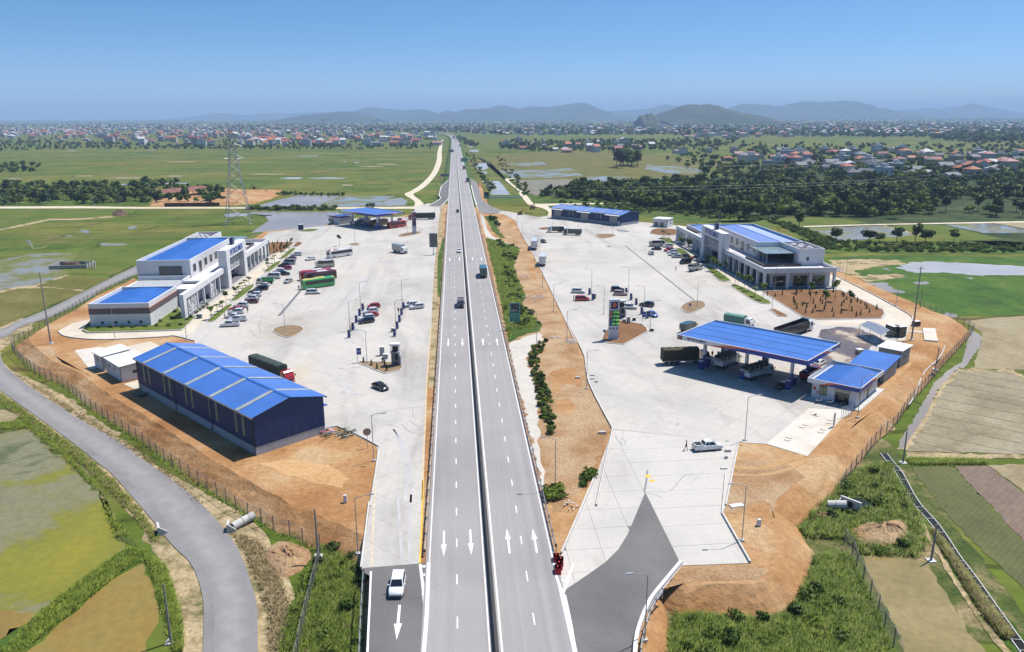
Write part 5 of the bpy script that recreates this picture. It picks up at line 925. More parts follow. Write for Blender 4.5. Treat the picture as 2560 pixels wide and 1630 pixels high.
def cab_part(t,x0,col,kind='euro',W=2.45,Hh=2.9,L=2.1):
 """forward-control cab standing from x0 forward"""
 h=W/2;x1=x0+L
 mb=MB().loft([[(x,-h*w,z0),(x,-h*w,z1),(x,-h*w*.9,z1+.12),(x,h*w*.9,z1+.12),(x,h*w,z1),(x,h*w,z0)]for x,w,z0,z1 in((x0,1,.75,Hh-.12),(x0+.35,1,.6,Hh),(x1-.75,1,.5,Hh-.02),(x1-.42,.97,.45,Hh-.28),(x1-.12,.95,.42,Hh*.58),(x1,.94,.42,1.25))]);c=part('cab',mb,PAINT[col],t)
 zt,zm=Hh-.22,Hh*.58
 part('windscreen',MB().add([(x1-.06,-h*.84,zm-.08),(x1-.06,h*.84,zm-.08),(x1-.39,h*.84,zt-.06),(x1-.39,-h*.84,zt-.06)],[(0,1,2,3)]),M_cglass,c)
 for s in(-1,1):
  part('side_window',MB().box(x0+.6,x1-.55,s*h-.01*s if s<0 else h-.0,s*h+.014*s if s>0 else-h-.014,zm-.1,zt-.12)if False else MB().add([(x0+.6,s*(h+.015),zm-.1),(x1-.3,s*(h*.98+.015),zm-.1),(x1-.55,s*(h*.99+.015),zt-.1),(x0+.6,s*(h+.015),zt-.1)],[(0,1,2,3)if s<0 else(3,2,1,0)]),M_cglass,c)
  part('mirror',MB().cbox((x1-.15,s*(h+.18),zm+.25),(.1,.22,.5)),M_trim,c);part('headlight',MB().cbox((x1+.0,s*h*.72,.75),(.06,.42,.2)),M_lamp,c)
 part('grille',MB().box(x1-.02,x1+.015,-h*.55,h*.55,.85,1.25),M_trim,c);part('bumper',MB().box(x1-.25,x1+.07,-h*.97,h*.97,.38,.66),M_trim if col in('white','grey')else PAINT[col],c)
 part('sun_visor',MB().box(x1-.5,x1-.32,-h*.8,h*.8,zt,zt+.08),M_trim,c);return c
def truck(label,p,heading,cabc,cargo,L=8.5,Wc=2.45,Hc=2.9,ch=3.6,ccol=None,axles=(2,),name='lorry',sc=.92,cab=True):
 """rigid lorry or tractor with trailer: cargo bed from -L/2 to the cab"""
 t=thing(name,label,'truck',p,heading,None,sc);x1=L/2;cl=2.0;bx0,bx1=-L/2,x1-cl-(.25 if L<11 else.9);h=Wc/2
 part('chassis',MB().box(bx0+.2,x1-.4,-.45,.45,.62,.9),M_trim,t)
 if cab:cab_part(t,x1-cl,cabc,W=Wc*.98,Hh=Hc,L=cl)
 z0=1.05
 if cargo in('box','container'):
  b=part('cargo_box',MB().box(bx0,bx1,-h,h,z0,ch),PAINT[ccol],t);rib=MB()
  k=int((bx1-bx0)/.55)
  for i in range(k+1):
   x=bx0+(bx1-bx0)*i/k
   for s in(-1,1):rib.cbox((x,s*(h+.015),(z0+ch)/2),(.07 if cargo=='box' else.2,.03,ch-z0-.1))
  part('side_ribs',rib,PAINT[ccol],b);part('rear_doors',MB().box(bx0-.03,bx0-.005,-h*.94,-.02,z0+.08,ch-.08).box(bx0-.03,bx0-.005,.02,h*.94,z0+.08,ch-.08),PAINT[ccol],b);part('locking_bars',MB().box(bx0-.07,bx0-.035,-.45,-.4,z0+.1,ch-.1).box(bx0-.07,bx0-.035,.4,.45,z0+.1,ch-.1),M_steel,b)
 elif cargo=='tarp':
  rg=[]
  n=14
  for i in range(n+1):
   x=bx0+(bx1-bx0)*i/n;sag=.1*math.sin(i*2.3)-.06;rg.append([(x,-h,z0),(x,-h*1.01,ch-.25),(x,-h*.8,ch+sag*.5),(x,0,ch+.08+sag),(x,h*.8,ch+sag*.5),(x,h*1.01,ch-.25),(x,h,z0)])
  b=part('tarpaulin',MB().loft(rg),ccol,t);part('side_rail',MB().box(bx0,bx1,-h*1.02,-h*.98,z0-.1,z0+.08).box(bx0,bx1,h*.98,h*1.02,z0-.1,z0+.08),M_steel,b)
 elif cargo=='dump':
  w=.1;b=part('tipper_body',MB().box(bx0,bx1,-h,-h+w,z0,ch).box(bx0,bx1,h-w,h,z0,ch).box(bx1-w,bx1,-h+w,h-w,z0,ch+.25).box(bx0-.1,bx0,-h+w,h-w,z0,ch-.15).box(bx0,bx1-w,-h+w,h-w,z0,z0+.12),PAINT[ccol],t);rib=MB();k=int((bx1-bx0)/.9)
  for i in range(k+1):
   x=bx0+.06+(bx1-bx0-.12)*i/k
   for s in(-1,1):rib.cbox((x,s*(h+.04),(z0+ch)/2),(.1,.08,ch-z0))
  rib.box(bx0,bx1,-h-.06,-h+.1,ch-.1,ch+.04).box(bx0,bx1,h-.1,h+.06,ch-.1,ch+.04);part('side_ribs',rib,PAINT[ccol],b);part('ram_shield',MB().box(bx1-.4,bx1+.6,-h*.9,h*.9,ch+.26,ch+.32),PAINT[ccol],b)
  part('load',MB().box(bx0+.1,bx1-.2,-h+.15,h-.15,z0+.12,z0+.35),M_brown,b)
 elif cargo=='stake':
  b=part('bed',MB().box(bx0,bx1,-h,h,z0-.05,z0+.1),M_white_p,t);r=MB()
  for z in(z0+.15,z0+.45,z0+.75):
   for s in(-1,1):r.box(bx0,bx1,s*h-.03,s*h+.03,z,z+.16)
  r.box(bx0-.04,bx0+.02,-h,h,z0+.1,z0+.95);part('side_boards',r,M_white_p,b);ps=MB();k=4
  for i in range(k+1):
   x=bx0+.05+(bx1-bx0-.1)*i/k
   for s in(-1,1):ps.cbox((x,s*h,(z0+ch)/2),(.07,.07,ch-z0))
  part('stakes',ps,M_white_p,b);rg=[]
  for i in range(9):
   x=bx0+(bx1-bx0)*i/8;sag=-.05*(i%2);rg.append([(x,-h*1.03,ch-.7),(x,-h*1.0,ch-.15),(x,-h*.6,ch+.05+sag),(x,0,ch+.12+sag),(x,h*.6,ch+.05+sag),(x,h*1.0,ch-.15),(x,h*1.03,ch-.7)])
  part('tarpaulin',MB().loft(rg),M_tarpk,b);part('tail_board',MB().box(bx0-.06,bx0-.042,-h*.8,-.05,z0+1,ch-.8).box(bx0-.06,bx0-.042,.05,h*.8,z0+1,ch-.8),plain('pale tail flap',(.5,.45,.38),.7),b)
 wr=.48;xs=[x1-1.1]
 for a in axles:xs+=[bx0+a,bx0+a+1.15]if L>7.5 else[bx0+a]
 if L>11:xs+=[bx1-.4]
 wheels(t,xs,h-.2,wr,.32);part('tail_lights',MB().cbox((bx0+.02,-h*.75,.9),(.06,.35,.14)).cbox((bx0+.02,h*.75,.9),(.06,.35,.14)),M_tail,t);part('mudguard',MB().box(bx0+.6,bx0+.9,-h*.95,h*.95,.55,.62),M_trim,t);return t
 # ---- left yard, row in front of the service building (from the near end to the far end)
W180=math.radians(176)
def lc(kind,col,x,y,label,h=W180):return car(kind,col,label,E8(x,y),h,group='cars parked before the left service building')
lc('pickup','white',455,1298,'white pickup, nearest of the parked row by the left service building',math.radians(187));lc('pickup','white',565,1222,'white pickup with covered bed, second of the left parked row',math.radians(187))
lc('sedan','white',495,1172,'white sedan almost hidden behind the two white pickups');lc('suv','white',545,1108,'white sport utility car fourth from the near end of the left row');lc('sedan','red',545,1062,'red sedan squeezed between two white cars in the left row');lc('suv','white',620,1010,'white sport utility car just before the gap in the left row')
lc('sedan','maroon',770,948,'maroon sedan after the gap in the left parked row');lc('hatch','white',775,895,'white hatchback behind the maroon sedan');lc('suv','white',820,850,'white sport utility car between hatchback and black cars, left row');lc('sedan','black',830,800,'black sedan beside the white sport utility car, left row');lc('suv','black',925,750,'black sport utility car two bays before the small green lorry');lc('sedan','white',955,700,'white sedan next to the small green lorry in the left row')
truck('small lorry with white cab and green-lettered cargo bed in the left parked row',(*E8(990,655)[:2],0),W180,'white','dump',L=5.9,Wc=1.95,Hc=2.15,ch=2.0,ccol='green',axles=(1.2,),name='light_lorry')
lc('van','white',1105,578,'long white van parked beyond the small green lorry');lc('suv','black',1262,528,'black sport utility car behind the second white one, mid left row',math.radians(5));lc('suv','white',1190,492,'white sport utility car beside the small tree strip, mid left row');lc('hatch','magenta',1305,442,'magenta hatchback parked behind the black car');lc('suv','black',1265,402,'black sport utility car next to the silver van');lc('van','silver',1340,366,'silver minivan toward the far end of the left row');lc('sedan','maroon',1370,296,'dark red sedan behind the silver minivan');lc('suv','white',1450,236,'white sport utility car alone at the far end of the left row',math.radians(184))
p,h=hd(E8,1710,290,1620,315);car('sedan','white','white sedan driving away from the buses toward the left row',p,math.radians(222));car('sedan','silver','silver sedan with dark windows rolling past the front of the maroon coach',E8(1330,640),math.radians(-105));p,h=hd(E8,1605,820,1800,800);car('mpv','white','white people carrier beside the green and yellow coach',p,math.radians(4))
# ---- coaches
def bs(f,x0,y0,x1,y1,*a,**k):
 p,h=hd(f,x0,y0,x1,y1);return a,p,h,k
p,h=hd(E8,2270,225,1940,275);bus('coach','white','red','white coach with red roof ends parked alone behind the other buses',p,h)
p,h=hd(E8,2010,400,1760,415);bus('mini','cream','cream','cream minibus parked behind the red coaches',p,h,L=7.2,W=2.1,Hh=2.6)
p,h=hd(E8,2000,560,1500,625);bus('coach','red','red','red coach with white roof unit, rear of the three side by side',(p[0]-.5,p[1]+1.6,0),h);bus('coach','maroon','maroon','maroon coach wedged between the red and the green coach',(p[0]+1.6,p[1]-1.6,0),h)
p,h=hd(E8,2010,680,1540,745);bus('coach','green','yellow','green coach with yellow roof, front of the three side by side',p,h)
# ---- left yard, others
p,h=hd(A1,1330,500,1420,545);truck('white box lorry turning in the middle of the left yard',p,math.radians(-52),'white','box',L=8.4,ch=3.7,ccol='silver',axles=(1.4,))
p,h=hd(U7,300,500,900,665);truck('red tractor with long green tarpaulin trailer behind the left warehouse',(-38.6,157.2,0),math.radians(-46.5),'red','tarp',L=15.2,ch=3.85,ccol=M_tarp,axles=(1.3,2.5),name='articulated_lorry')
p,h=hd(B1,1140,500,1270,545);car('sedan','black','black sedan driving alone near the lower end of the left yard',p,math.radians(-50));car('suv','white','white sport utility car leaving on the asphalt ramp at the bottom',(*C1(1345,1075)[:2],0),math.radians(-92)).location.y+=1.9
def cc(kind,col,f,x0,y0,x1,y1,label):p,h=hd(f,x0,y0,x1,y1);return car(kind,col,label,p,h)
cc('hatch','red',Q1,600,318,395,335,'red hatchback, rearmost at the left charging row');cc('suv','white',Q1,560,405,330,430,'white sport utility car charging between two red cars');cc('sedan','red',Q1,545,465,360,490,'red sedan half hidden between the white cars at the left chargers');cc('suv','white',Q1,470,520,290,540,'white car with dark windows right behind the black one at the left chargers');cc('suv','black',Q1,500,565,250,600,'black sport utility car, nearest at the left charging row');cc('suv','white',Q1,1210,300,1010,320,'white sport utility car at the far charger, rear of the pair');cc('suv','white',Q1,1330,330,1095,355,'white sport utility car at the far charger, front of the pair')
# far left station
for lab,x,y,a,c1,rc_ in(('red coach filling up under the far left canopy',-28.5,383,math.radians(45),'red','red'),('maroon coach deep under the far left canopy',-38,391,math.radians(45),'maroon','maroon')):bus('c',c1,rc_,lab,(x,y,0),a)
truck('silver lorry standing under the far left canopy beside the office',(-46,396,0),math.radians(225),'silver','box',L=8,ch=3.4,ccol='silver',axles=(1.4,));p,h=hd(J7,1750,235,1300,265);truck('red tractor with green trailer behind the far left canopy',(-17.5,412,0),math.radians(186),'red','tarp',L=15.2,ch=3.8,ccol=M_tarp,axles=(1.3,2.5),name='articulated_lorry');car('sedan','black','black sedan waiting right of the far left canopy',(*J7(1450,415)[:2],0),math.radians(-60));truck('green and white lorry on the dirt track behind the far left canopy',(*J7(850,150,FZ)[:2],FZ+.12),math.radians(180),'teal','box',L=6.2,Wc=2.2,Hc=2.5,ch=2.9,ccol='grey',axles=(1.2,))
# ---- expressway traffic
ZR=.06
def hw(x,y,kind,col,lab,h):return car(kind,col,lab,(x,y,ZR),h)
hw(1.3,442,'suv','black','black sport utility car coming down the expressway near the ramps',-math.pi/2);hw(1.2,308,'sedan','white','white sedan coming down the expressway beside the left yard',-math.pi/2);truck('small lorry with tan load coming down the expressway',(.95,216.5,ZR),-math.pi/2,'grey','dump',L=6.6,Wc=2.0,Hc=2.3,ch=2.2,ccol='rose',axles=(1.3,),name='light_lorry');truck('tractor with teal container driving away on the expressway',(8.9,259.5,ZR),math.pi/2,'darkgreen','container',L=9.6,ch=3.7,ccol='teal',axles=(1.4,),name='container_lorry')
for x,y,lab,cgo,cl in((E2(835,955)[0],E2(835,955)[1],'dark tall lorry on the expressway just beyond the ramp split','box','darkgreen'),(E2(768,715)[0],E2(768,715)[1],'dark lorry on the expressway under the green gantry sign','box','grey'),(E2(690,275)[0],E2(690,275)[1],'distant dark lorry, nearer of two close together on the expressway','box','grey'),(E2(678,198)[0],E2(678,198)[1],'distant dark lorry, farther of two close together on the expressway','box','grey'),(E2(555,132)[0],E2(555,132)[1],'most distant dark lorry on the left carriageway of the expressway','box','grey')):truck(lab,(x,y,ZR),math.pi/2 if x>3 else-math.pi/2,'grey',cgo,L=8.5,ch=3.7,ccol=cl,axles=(1.4,))
# ---- right yard
truck('white box lorry parked along the dirt strip, farther one',(*A2(480,500)[:2],0),math.radians(82),'white','box',L=14.0,ch=4.1,ccol='white',axles=(1.4,2.6)).location.y+=6.0;truck('white box lorry parked along the dirt strip, nearer one',(*A2(548,640)[:2],0),math.radians(82),'white','box',L=10,ch=4.0,ccol='white',axles=(1.3,)).location.y+=4.2
car('hatch','black','black hatchback beside the farther white box lorry',A2(545,435),math.radians(-70))
p,h=hd(F4,300,500,50,470);truck('dark tipper lorry with white cab, first of two nose to tail',p,math.radians(178),'white','dump',L=8.2,ch=2.7,ccol='darkgreen',axles=(1.4,),name='tipper_lorry');p,h=hd(F4,550,545,310,505);truck('dark green tipper lorry behind the white-cabbed one',p,math.radians(166),'teal','dump',L=9,ch=2.7,ccol='darkgreen',axles=(1.4,),name='tipper_lorry')
p,h=hd(F4,1780,690,1620,700);bus('mini','cream','white','white minibus at the far end of the right parked row',p,math.radians(180),L=7.0,W=2.1,Hh=2.6)
def rcar(kind,col,x,y,label,h=math.radians(168)):return car(kind,col,label,F4(x,y),h,group='cars parked before the right service building')
rcar('sedan','black',1690,752,'black sedan in front of the white minibus, right row');rcar('suv','white',1612,818,'white sport utility car standing out in the lane by the right row',math.radians(88));rcar('suv','white',1862,712,'white sport utility car next to the white minibus, right row');rcar('suv','red',1878,772,'red sport utility car in the right parked row',math.radians(200));rcar('suv','white',1928,800,'white sport utility car in front of the red one, right row');rcar('sedan','white',1948,838,'white sedan in the middle of the right row');rcar('sedan','silver',2000,870,'silver sedan beside the tall black van, right row');rcar('sedan','black',2110,862,'black sedan behind the tall black van');rcar('van','black',2128,958,'tall black van in the right parked row',math.radians(205));rcar('hatch','red',2275,892,'red hatchback on the walk in front of the right building');rcar('sedan','white',2330,915,'white sedan in the shade before the right building');rcar('sedan','black',2395,945,'black sedan in the shade before the right building')
p,h=hd(F4,2180,1085,2370,1040);truck('white lorry with grey canvas top at the near end of the right row',p,h,'white','stake',L=7.0,Wc=2.1,Hc=2.35,ch=2.7,axles=(1.3,))
def A2c(kind,col,x0,y0,x1,y1,label):return cc(kind,col,A2,x0,y0,x1,y1,label)
A2c('suv','white',805,865,885,868,'white sport utility car, rear of the two at the single charger on the right');A2c('mpv','red',810,935,945,932,'red people carrier with tailgate up beside the single charger');A2c('suv','black',1125,852,1240,850,'black sport utility car with white bonnet stripe at the right chargers');A2c('suv','rose',1165,885,1250,888,'dusty white and rose sport utility car at the right chargers');A2c('suv','white',1225,1000,1345,1005,'white sport utility car behind the price pylon');A2c('suv','black',1495,990,1370,975,'black sport utility car at the front right chargers');car('sedan','blue','blue sedan glinting at the nearest right charger',A2(1480,1065),math.radians(-78))
p,h=hd(B2,1850,1052,2055,1035);car('pickup','white','white pickup standing on the lower right apron near a walking person',p,h)
# under the right canopy
Cv=Vector((math.cos(angR),math.sin(angR)));Cn=Vector((-Cv.y,Cv.x));O=Vector((45.8,155.6))
def cpt(u,v):q=O+Cv*u+Cn*v;return(q.x,q.y,0)
a=C4(90,660);truck('lorry with olive tarpaulin load sticking out of the left end of the big canopy',(*C4(400,690)[:2],0),math.radians(2),'darkgreen','tarp',L=11.5,ch=3.9,ccol=M_tarpo,axles=(1.5,2.7)).location.y+=1.0
p,h=hd(C4,780,770,1075,640);truck('white box lorry under the big canopy, tail toward the apron',p,h,'white','stake',L=8.2,Wc=2.3,Hc=2.5,ch=3.4,axles=(1.4,));p,h=hd(C4,1140,905,1510,800);truck('white stake lorry with black canvas roof under the big canopy',p,h,'white','stake',L=8.6,Wc=2.3,Hc=2.6,ch=3.3,axles=(1.4,));car('sedan','black','black sedan at the pump near the station office',cpt(22.2,3.6),math.radians(40));truck('red lorry at the back of the big canopy',cpt(24,12.5),math.radians(43),'red','dump',L=7,Wc=2.2,Hc=2.4,ch=2.2,ccol='red',axles=(1.3,));car('sedan','white','white sedan between the big canopy and the station office',(*C4(2140,690)[:2],0),math.radians(40))
p,h=hd(C4,1560,330,2130,290);truck('long black tipper lorry with white cab behind the big canopy',(*C4(1800,305)[:2],0),math.radians(38),'white','dump',L=16.5,ch=3.4,ccol='black',axles=(1.4,2.6),name='tipper_lorry');truck('green topped lorry hidden behind the back edge of the big canopy',(*C4(1080,190)[:2],0),math.radians(-45),'white','tarp',L=8,ch=3.3,ccol=plain('mint tarpaulin',(.12,.28,.22),.7,var=.3),axles=(1.4,));truck('small green lorry behind the left corner of the big canopy',(*C4(420,250)[:2],0),math.radians(45),'teal','box',L=6,Wc=2.1,Hc=2.3,ch=2.6,ccol='darkgreen',axles=(1.2,))
# ------------------------------------------------------------------ barriers along the expressway
M_barr=plain('shadow dark barrier',(0.06,0.06,0.058),.85,var=.2,scale=.6);M_rail=plain('rail steel',(0.55,0.56,0.56),.45,.5,var=.15,scale=1)  # barrier colour darkened to paint in the black shadow band along the median
prof=[(-.3,0),(-.3,.08),(-.17,.3),(-.1,.85),(.1,.85),(.17,.3),(.3,.08),(.3,0)]
bar=thing('median_barrier','long concrete median barrier between the two carriageways','barrier',(3.1,-60,.05))
seg=MB().loft([[(x,y,z)for x,z in prof]for y in(.03,9.97)]).mesh('barrier_segment',M_barr)
for k in range(56):link('barrier_segment',seg,bar,(0,10*k,0))
far=[p for p in rc if p[1]>=500];far=[(3.1,500)]+far
a,b=offset_line(far,.12),offset_line(far,-.12);n=len(far);part('far_barrier',MB().add([(p[0]-3.1,p[1]+60,0)for p in a]+[(p[0]-3.1,p[1]+60,.85)for p in a]+[(p[0]-3.1,p[1]+60,.85)for p in b]+[(p[0]-3.1,p[1]+60,0)for p in b],[(k*n+i,k*n+i+1,(k+1)*n+i+1,(k+1)*n+i)for k in range(3)for i in range(n-1)]),M_barr,bar)
post_m=MB().box(-.06,.06,-.06,.06,-.4,.82).mesh('post',M_steel);block_m=MB().box(-.05,.2,-.09,.09,.5,.84).mesh('spacer_block',M_dsteel)
def guard_rail(label,pts,step=2.0,side=1,z=.06,dense=True,lim=75):
 t=thing('guard_rail',label,'guard rail',(pts[0][0],pts[0][1],z));O=np.array(pts[0][:2]);rel=[tuple(np.array(p[:2])-O)for p in pts]
 rings=[]
 for i,p in enumerate(rel):
  a,b=np.array(rel[max(i-1,0)]),np.array(rel[min(i+1,len(rel)-1)]);d=(b-a)/np.hypot(*(b-a));nn=np.array([-d[1],d[0]])*side
  rings.append([(p[0]+nn[0]*o,p[1]+nn[1]*o,zz)for o,zz in((.1,.52),(.17,.58),(.1,.66),(.17,.76),(.1,.84),(.07,.84),(.13,.76),(.06,.66),(.13,.58),(.07,.52))])
 part('rail_beam',MB().loft(rings),M_rail,t);acc=0;cnt=0
 for i in range(len(rel)-1):
  a,b=np.array(rel[i]),np.array(rel[i+1]);L=np.hypot(*(b-a));r=math.atan2(b[1]-a[1],b[0]-a[0]);s=acc
  while s<L and cnt<lim:
   q=a+(b-a)*s/L;o=link('post',post_m,t,(q[0],q[1],0),r);
   if dense:link('spacer_block',block_m,o,rz=math.pi/2*side)
   s+=step;cnt+=1
  acc=s-L
 return t
guard_rail('steel guard rail between the expressway and the left yard',[(-4.75,86),(-4.75,160),(-4.75,240),(-4.8,330),(-4.9,450)],4.0,-1,lim=92);guard_rail('steel guard rail along the right carriageway above the grassy strip',[(11.55,86),(11.55,150),(11.6,240),(11.7,330),(12.1,430)],3.6,1,lim=96)
guard_rail('steel guard rail at the scrub beside the lower left ramp',[C1(1068,885)[:2],C1(1050,1200)[:2],C1(1036,1533)[:2],C1(1015,1900)[:2]],2.2,-1);guard_rail('short steel guard rail at the outer kerb of the lower right ramp',smooth([C2(1565,1050)[:2],C2(1470,1190)[:2],C2(1405,1380)[:2],C2(1375,1533)[:2],C2(1365,1800)[:2]],3),2.2,1)
guard_rail('distant guard rail on the left edge of the expressway',[(p[0]-7.9,p[1])for p in rc if 500<p[1]<2300],12,-1,dense=False,lim=60);guard_rail('distant guard rail on the right edge of the expressway',[(p[0]+8.6,p[1])for p in rc if 560<p[1]<2300],12,1,dense=False,lim=60)
# ------------------------------------------------------------------ mesh fences
def mesh_panel(w,h):
 mb=MB();k=max(8,int(w/.3))
 for i in range(k+1):x=w*i/k;mb.box(x-.007,x+.007,-.007,.007,.1,h)
 for i in range(6):z=.1+(h-.1)*i/5;mb.box(0,w,-.007,.007,z-.007,z+.007)
 mb.box(0,w,-.025,.025,h-.03,h+.02);return mb.mesh('mesh_panel',plain('fence wire',(.22,.21,.19),.7))
fpost=MB().box(-.05,.05,-.05,.05,-.3,2.15).mesh('post',plain('fence post',(.16,.15,.14),.7,var=.2))
def mesh_fence(label,pts,z,w=3.0,h=1.9,zf=None):
 t=thing('mesh_fence',label,'fence',(pts[0][0],pts[0][1],z));O=np.array(pts[0][:2]);pan=cached(('panel',w,h),lambda:mesh_panel(w,h));cur=np.array(pts[0][:2]);i=1
 while i<len(pts):
  tgt=np.array(pts[i][:2]);d=np.hypot(*(tgt-cur))
  if d<w:i+=1;continue
  u=(tgt-cur)/d;r=math.atan2(u[1],u[0]);dz=random.uniform(-.08,.08);link('mesh_panel',pan,t,(*(cur-O),dz),r);link('post',fpost,t,(*(cur-O),dz),r);cur=cur+u*w
 return t
fl_line=smooth([G(x,y,FZ+.6)[:2]for x,y in fence_l],3);mesh_fence('wire mesh fence on the bank above the curving village road',fl_line,FZ+.6)
mesh_fence('wire mesh fence at the foot of the right earth bank beside the brook',smooth([G(x,y,FZ+.5)[:2]for x,y in fence_r[3:]],3),FZ+.5)
mesh_fence('wire mesh fence through the scrub beside the lower left guard rail',many(C1,[(690,730),(650,900),(610,1050),(560,1250),(500,1533),(440,1800)],FZ+.3),FZ+.3);mesh_fence('wire mesh fence with tall posts above the brown pond at lower right',smooth(many(C3,[(860,590),(930,700),(980,850),(1040,960),(1090,1060),(1160,1200),(1210,1340),(1290,1490),(1400,1760)],FZ+.2),2),FZ+.2,h=2.1)
# ------------------------------------------------------------------ lamp posts
M_pole=plain('pole paint',(.4,.41,.42),.5,.4,var=.1)
def lamp_post(label,p,arm=1,h=7.6,yaw=0.0,two=False,z=0.0):
 t=thing('lamp_post',label,'lamp post',(p[0],p[1],z),yaw,'lamp posts around the yards')
 link('pole',cached(('pole',h),lambda:MB().tube([(0,0,0),(0,0,h)],[.075,.045],8).mesh('pole',M_pole)),t);link('base_plinth',cached('plinth',lambda:MB().box(-.25,.25,-.25,.25,-.1,.18).mesh('base_plinth',M_kerb)),t)
 for s in((1,-1)if two else(arm,)):
  link('arm',cached(('arm',h,s),lambda:MB().tube([(0,0,h-.15),(s*.5,0,h+.12),(s*1.7,0,h+.3)],.035,6).mesh('arm',M_pole)),t);link('lamp_head',cached(('head',h,s),lambda:MB().hexa([(s*1.55,-.12,h+.24),(s*2.3,-.14,h+.3),(s*2.3,.14,h+.3),(s*1.55,.12,h+.24)],[(s*1.55,-.1,h+.34),(s*2.3,-.1,h+.38),(s*2.3,.1,h+.38),(s*1.55,.1,h+.34)]).mesh('lamp_head',M_steel)),t)
 return t
LP=[(B1,1150,1140,1,'lamp post at the earth corner by the round sign'),(C1,1015,690,1,'lamp post at the edge of the lower left scrub'),(A1,390,1225,-1,'lamp post on the oval planting island'),(A1,945,1190,1,'lamp post at the near end of the left charger row'),(A1,1037,1005,1,'lamp post at the far end of the left charger row'),(A1,1340,1190,1,'lamp post at the near end of the second charger row'),(A1,1395,985,1,'lamp post at the far end of the second charger row'),(B1,1092,318,-1,'lamp post on the island with the blue sign'),(A1,988,440,-1,'lamp post on the small island behind the white coach'),(A1,1438,358,-1,'lamp post beside the far left price pylon'),(A0,990,1268,1,'lamp post on the walk before the round vents'),(A0,1605,1278,-1,'lamp post where the walk meets the left yard'),(A2,632,1028,1,'lamp post on the dirt strip level with the red people carrier'),(A2,747,1288,1,'lamp post on the dirt strip level with the price pylon'),(B2,915,520,1,'lamp post on the dirt strip level with the big canopy'),(A2,1063,1050,-1,'lamp post left of the price pylon'),(A2,957,880,-1,'lamp post at the single charger'),(A2,1276,860,-1,'lamp post between the black and rose cars'),(A2,1408,1050,-1,'lamp post among the front right chargers'),(A2,1460,1195,1,'lamp post at the corner of the pylon island'),(A2,1863,1005,1,'lamp post on the rounded island of the right yard'),(A2,1137,372,1,'lamp post on the far round island before the warehouse'),(A2,627,275,1,'lamp post at the left door of the far warehouse'),(A2,487,1308,-1,'lamp post at the end of the service path'),(A2,537,820,1,'lamp post on the dirt strip below the white lorries'),(A2,467,655,1,'lamp post on the dirt strip between the two white lorries'),(A2,362,420,1,'lamp post on the dirt strip before the white lorries'),(A2,322,290,-1,'lamp post where the far right ramp joins'),(A2,1975,650,-1,'lamp post before the right sign tower'),(A2,2192,800,1,'lamp post on the lawn strip before the right colonnade'),(A3,240,1010,1,'lamp post beside the red hydrant island'),(A3,262,850,1,'lamp post in the corner of the planting bed'),(B2,645,1372,-1,'lamp post in the rubble strip at lower centre'),(C2,1415,1430,-1,'lamp post beside the kerb of the lower right ramp'),(C2,2250,575,-1,'lamp post by the white plate at lower right'),(B3,8,965,1,'lamp post at the corner of the lower right apron'),(B3,975,770,1,'lamp post behind the tank covers'),(A3,1305,970,1,'lamp post on the outer walk beyond the planting bed'),(A3,872,760,1,'lamp post near the back of the planting bed'),(A1,135,370,1,'tall lamp post by the pond behind the left building')]
for f,x,y,arm,lab in LP:lamp_post(lab,f(x,y),arm,yaw=random.uniform(-.15,.15))
# ------------------------------------------------------------------ utility poles, pylon, wires
M_cpole=plain('spun concrete pole',(.3,.29,.28),.85,var=.2,scale=1)
def utility_pole(label,p,top,z,lean=0.0,cross=False):
 t=thing('utility_pole',label,'pole',(p[0],p[1],z));H0=top-z;part('shaft',MB().tube([(0,0,-.3),(lean*H0,0,H0)],[.2 if H0>9 else.15,.1 if H0>9 else.09],8),M_cpole,t);part('footing',MB().box(-.5,.5,-.5,.5,-.2,.15),M_kerb,t)
 if cross:part('crossarm',MB().cbox((lean*H0,0,H0-.6),(1.6,.1,.1)),M_steel,t);part('bracket',MB().cbox((lean*H0*.55,0,H0*.55),(.9,.06,.06)),M_steel,t)
 return t
utility_pole('tall concrete pole on the orange earth at far left',(-97,187.2),17.2,0);utility_pole('tall concrete pole beside the green tanks at right',(108,172.7),17.9,0,cross=True);utility_pole('dark pole by the canal at lower right edge',C3(1605,750,FZ)[:2],2.9,FZ,.02);utility_pole('dark pole at the corner of the drained paddy',B3(1365,1160,FZ)[:2],3.3,FZ);utility_pole('dark pole beside the village road at bottom left',C0(1470,1450,FZ)[:2],4.9,FZ);utility_pole('pole at the corner of the mesh fence at lower left',C1(672,715,-1.5)[:2],5.2,-1.5);utility_pole('short leaning post on the right earth bank',H6(1670,990,-1)[:2],4.0,-1,.05)
for k,(x,y,yt)in enumerate(((48,970,878),(415,968,842),(810,975,880),(1035,962,868),(162,900,812),(752,890,800),(842,896,806),(1115,900,820),(1195,868,790),(1232,895,832))):
 b=D0(x,y,FZ);g=GY(x/3.44,230+yt/3.44,b[1]);t=utility_pole('pale concrete pole in the far left fields, %s listed from the track'%ORD[k]if 0 else 'pale concrete pole in the far left tree rows, %s'%('leftmost on the near track','second on the near track','third on the near track','rightmost on the near track','leftmost of the back line','second of the back line','third of the back line','fourth of the back line','farthest of the back line','rightmost of the back line')[k],b[:2],g[2],FZ);t['group']='pale poles in the far left fields'
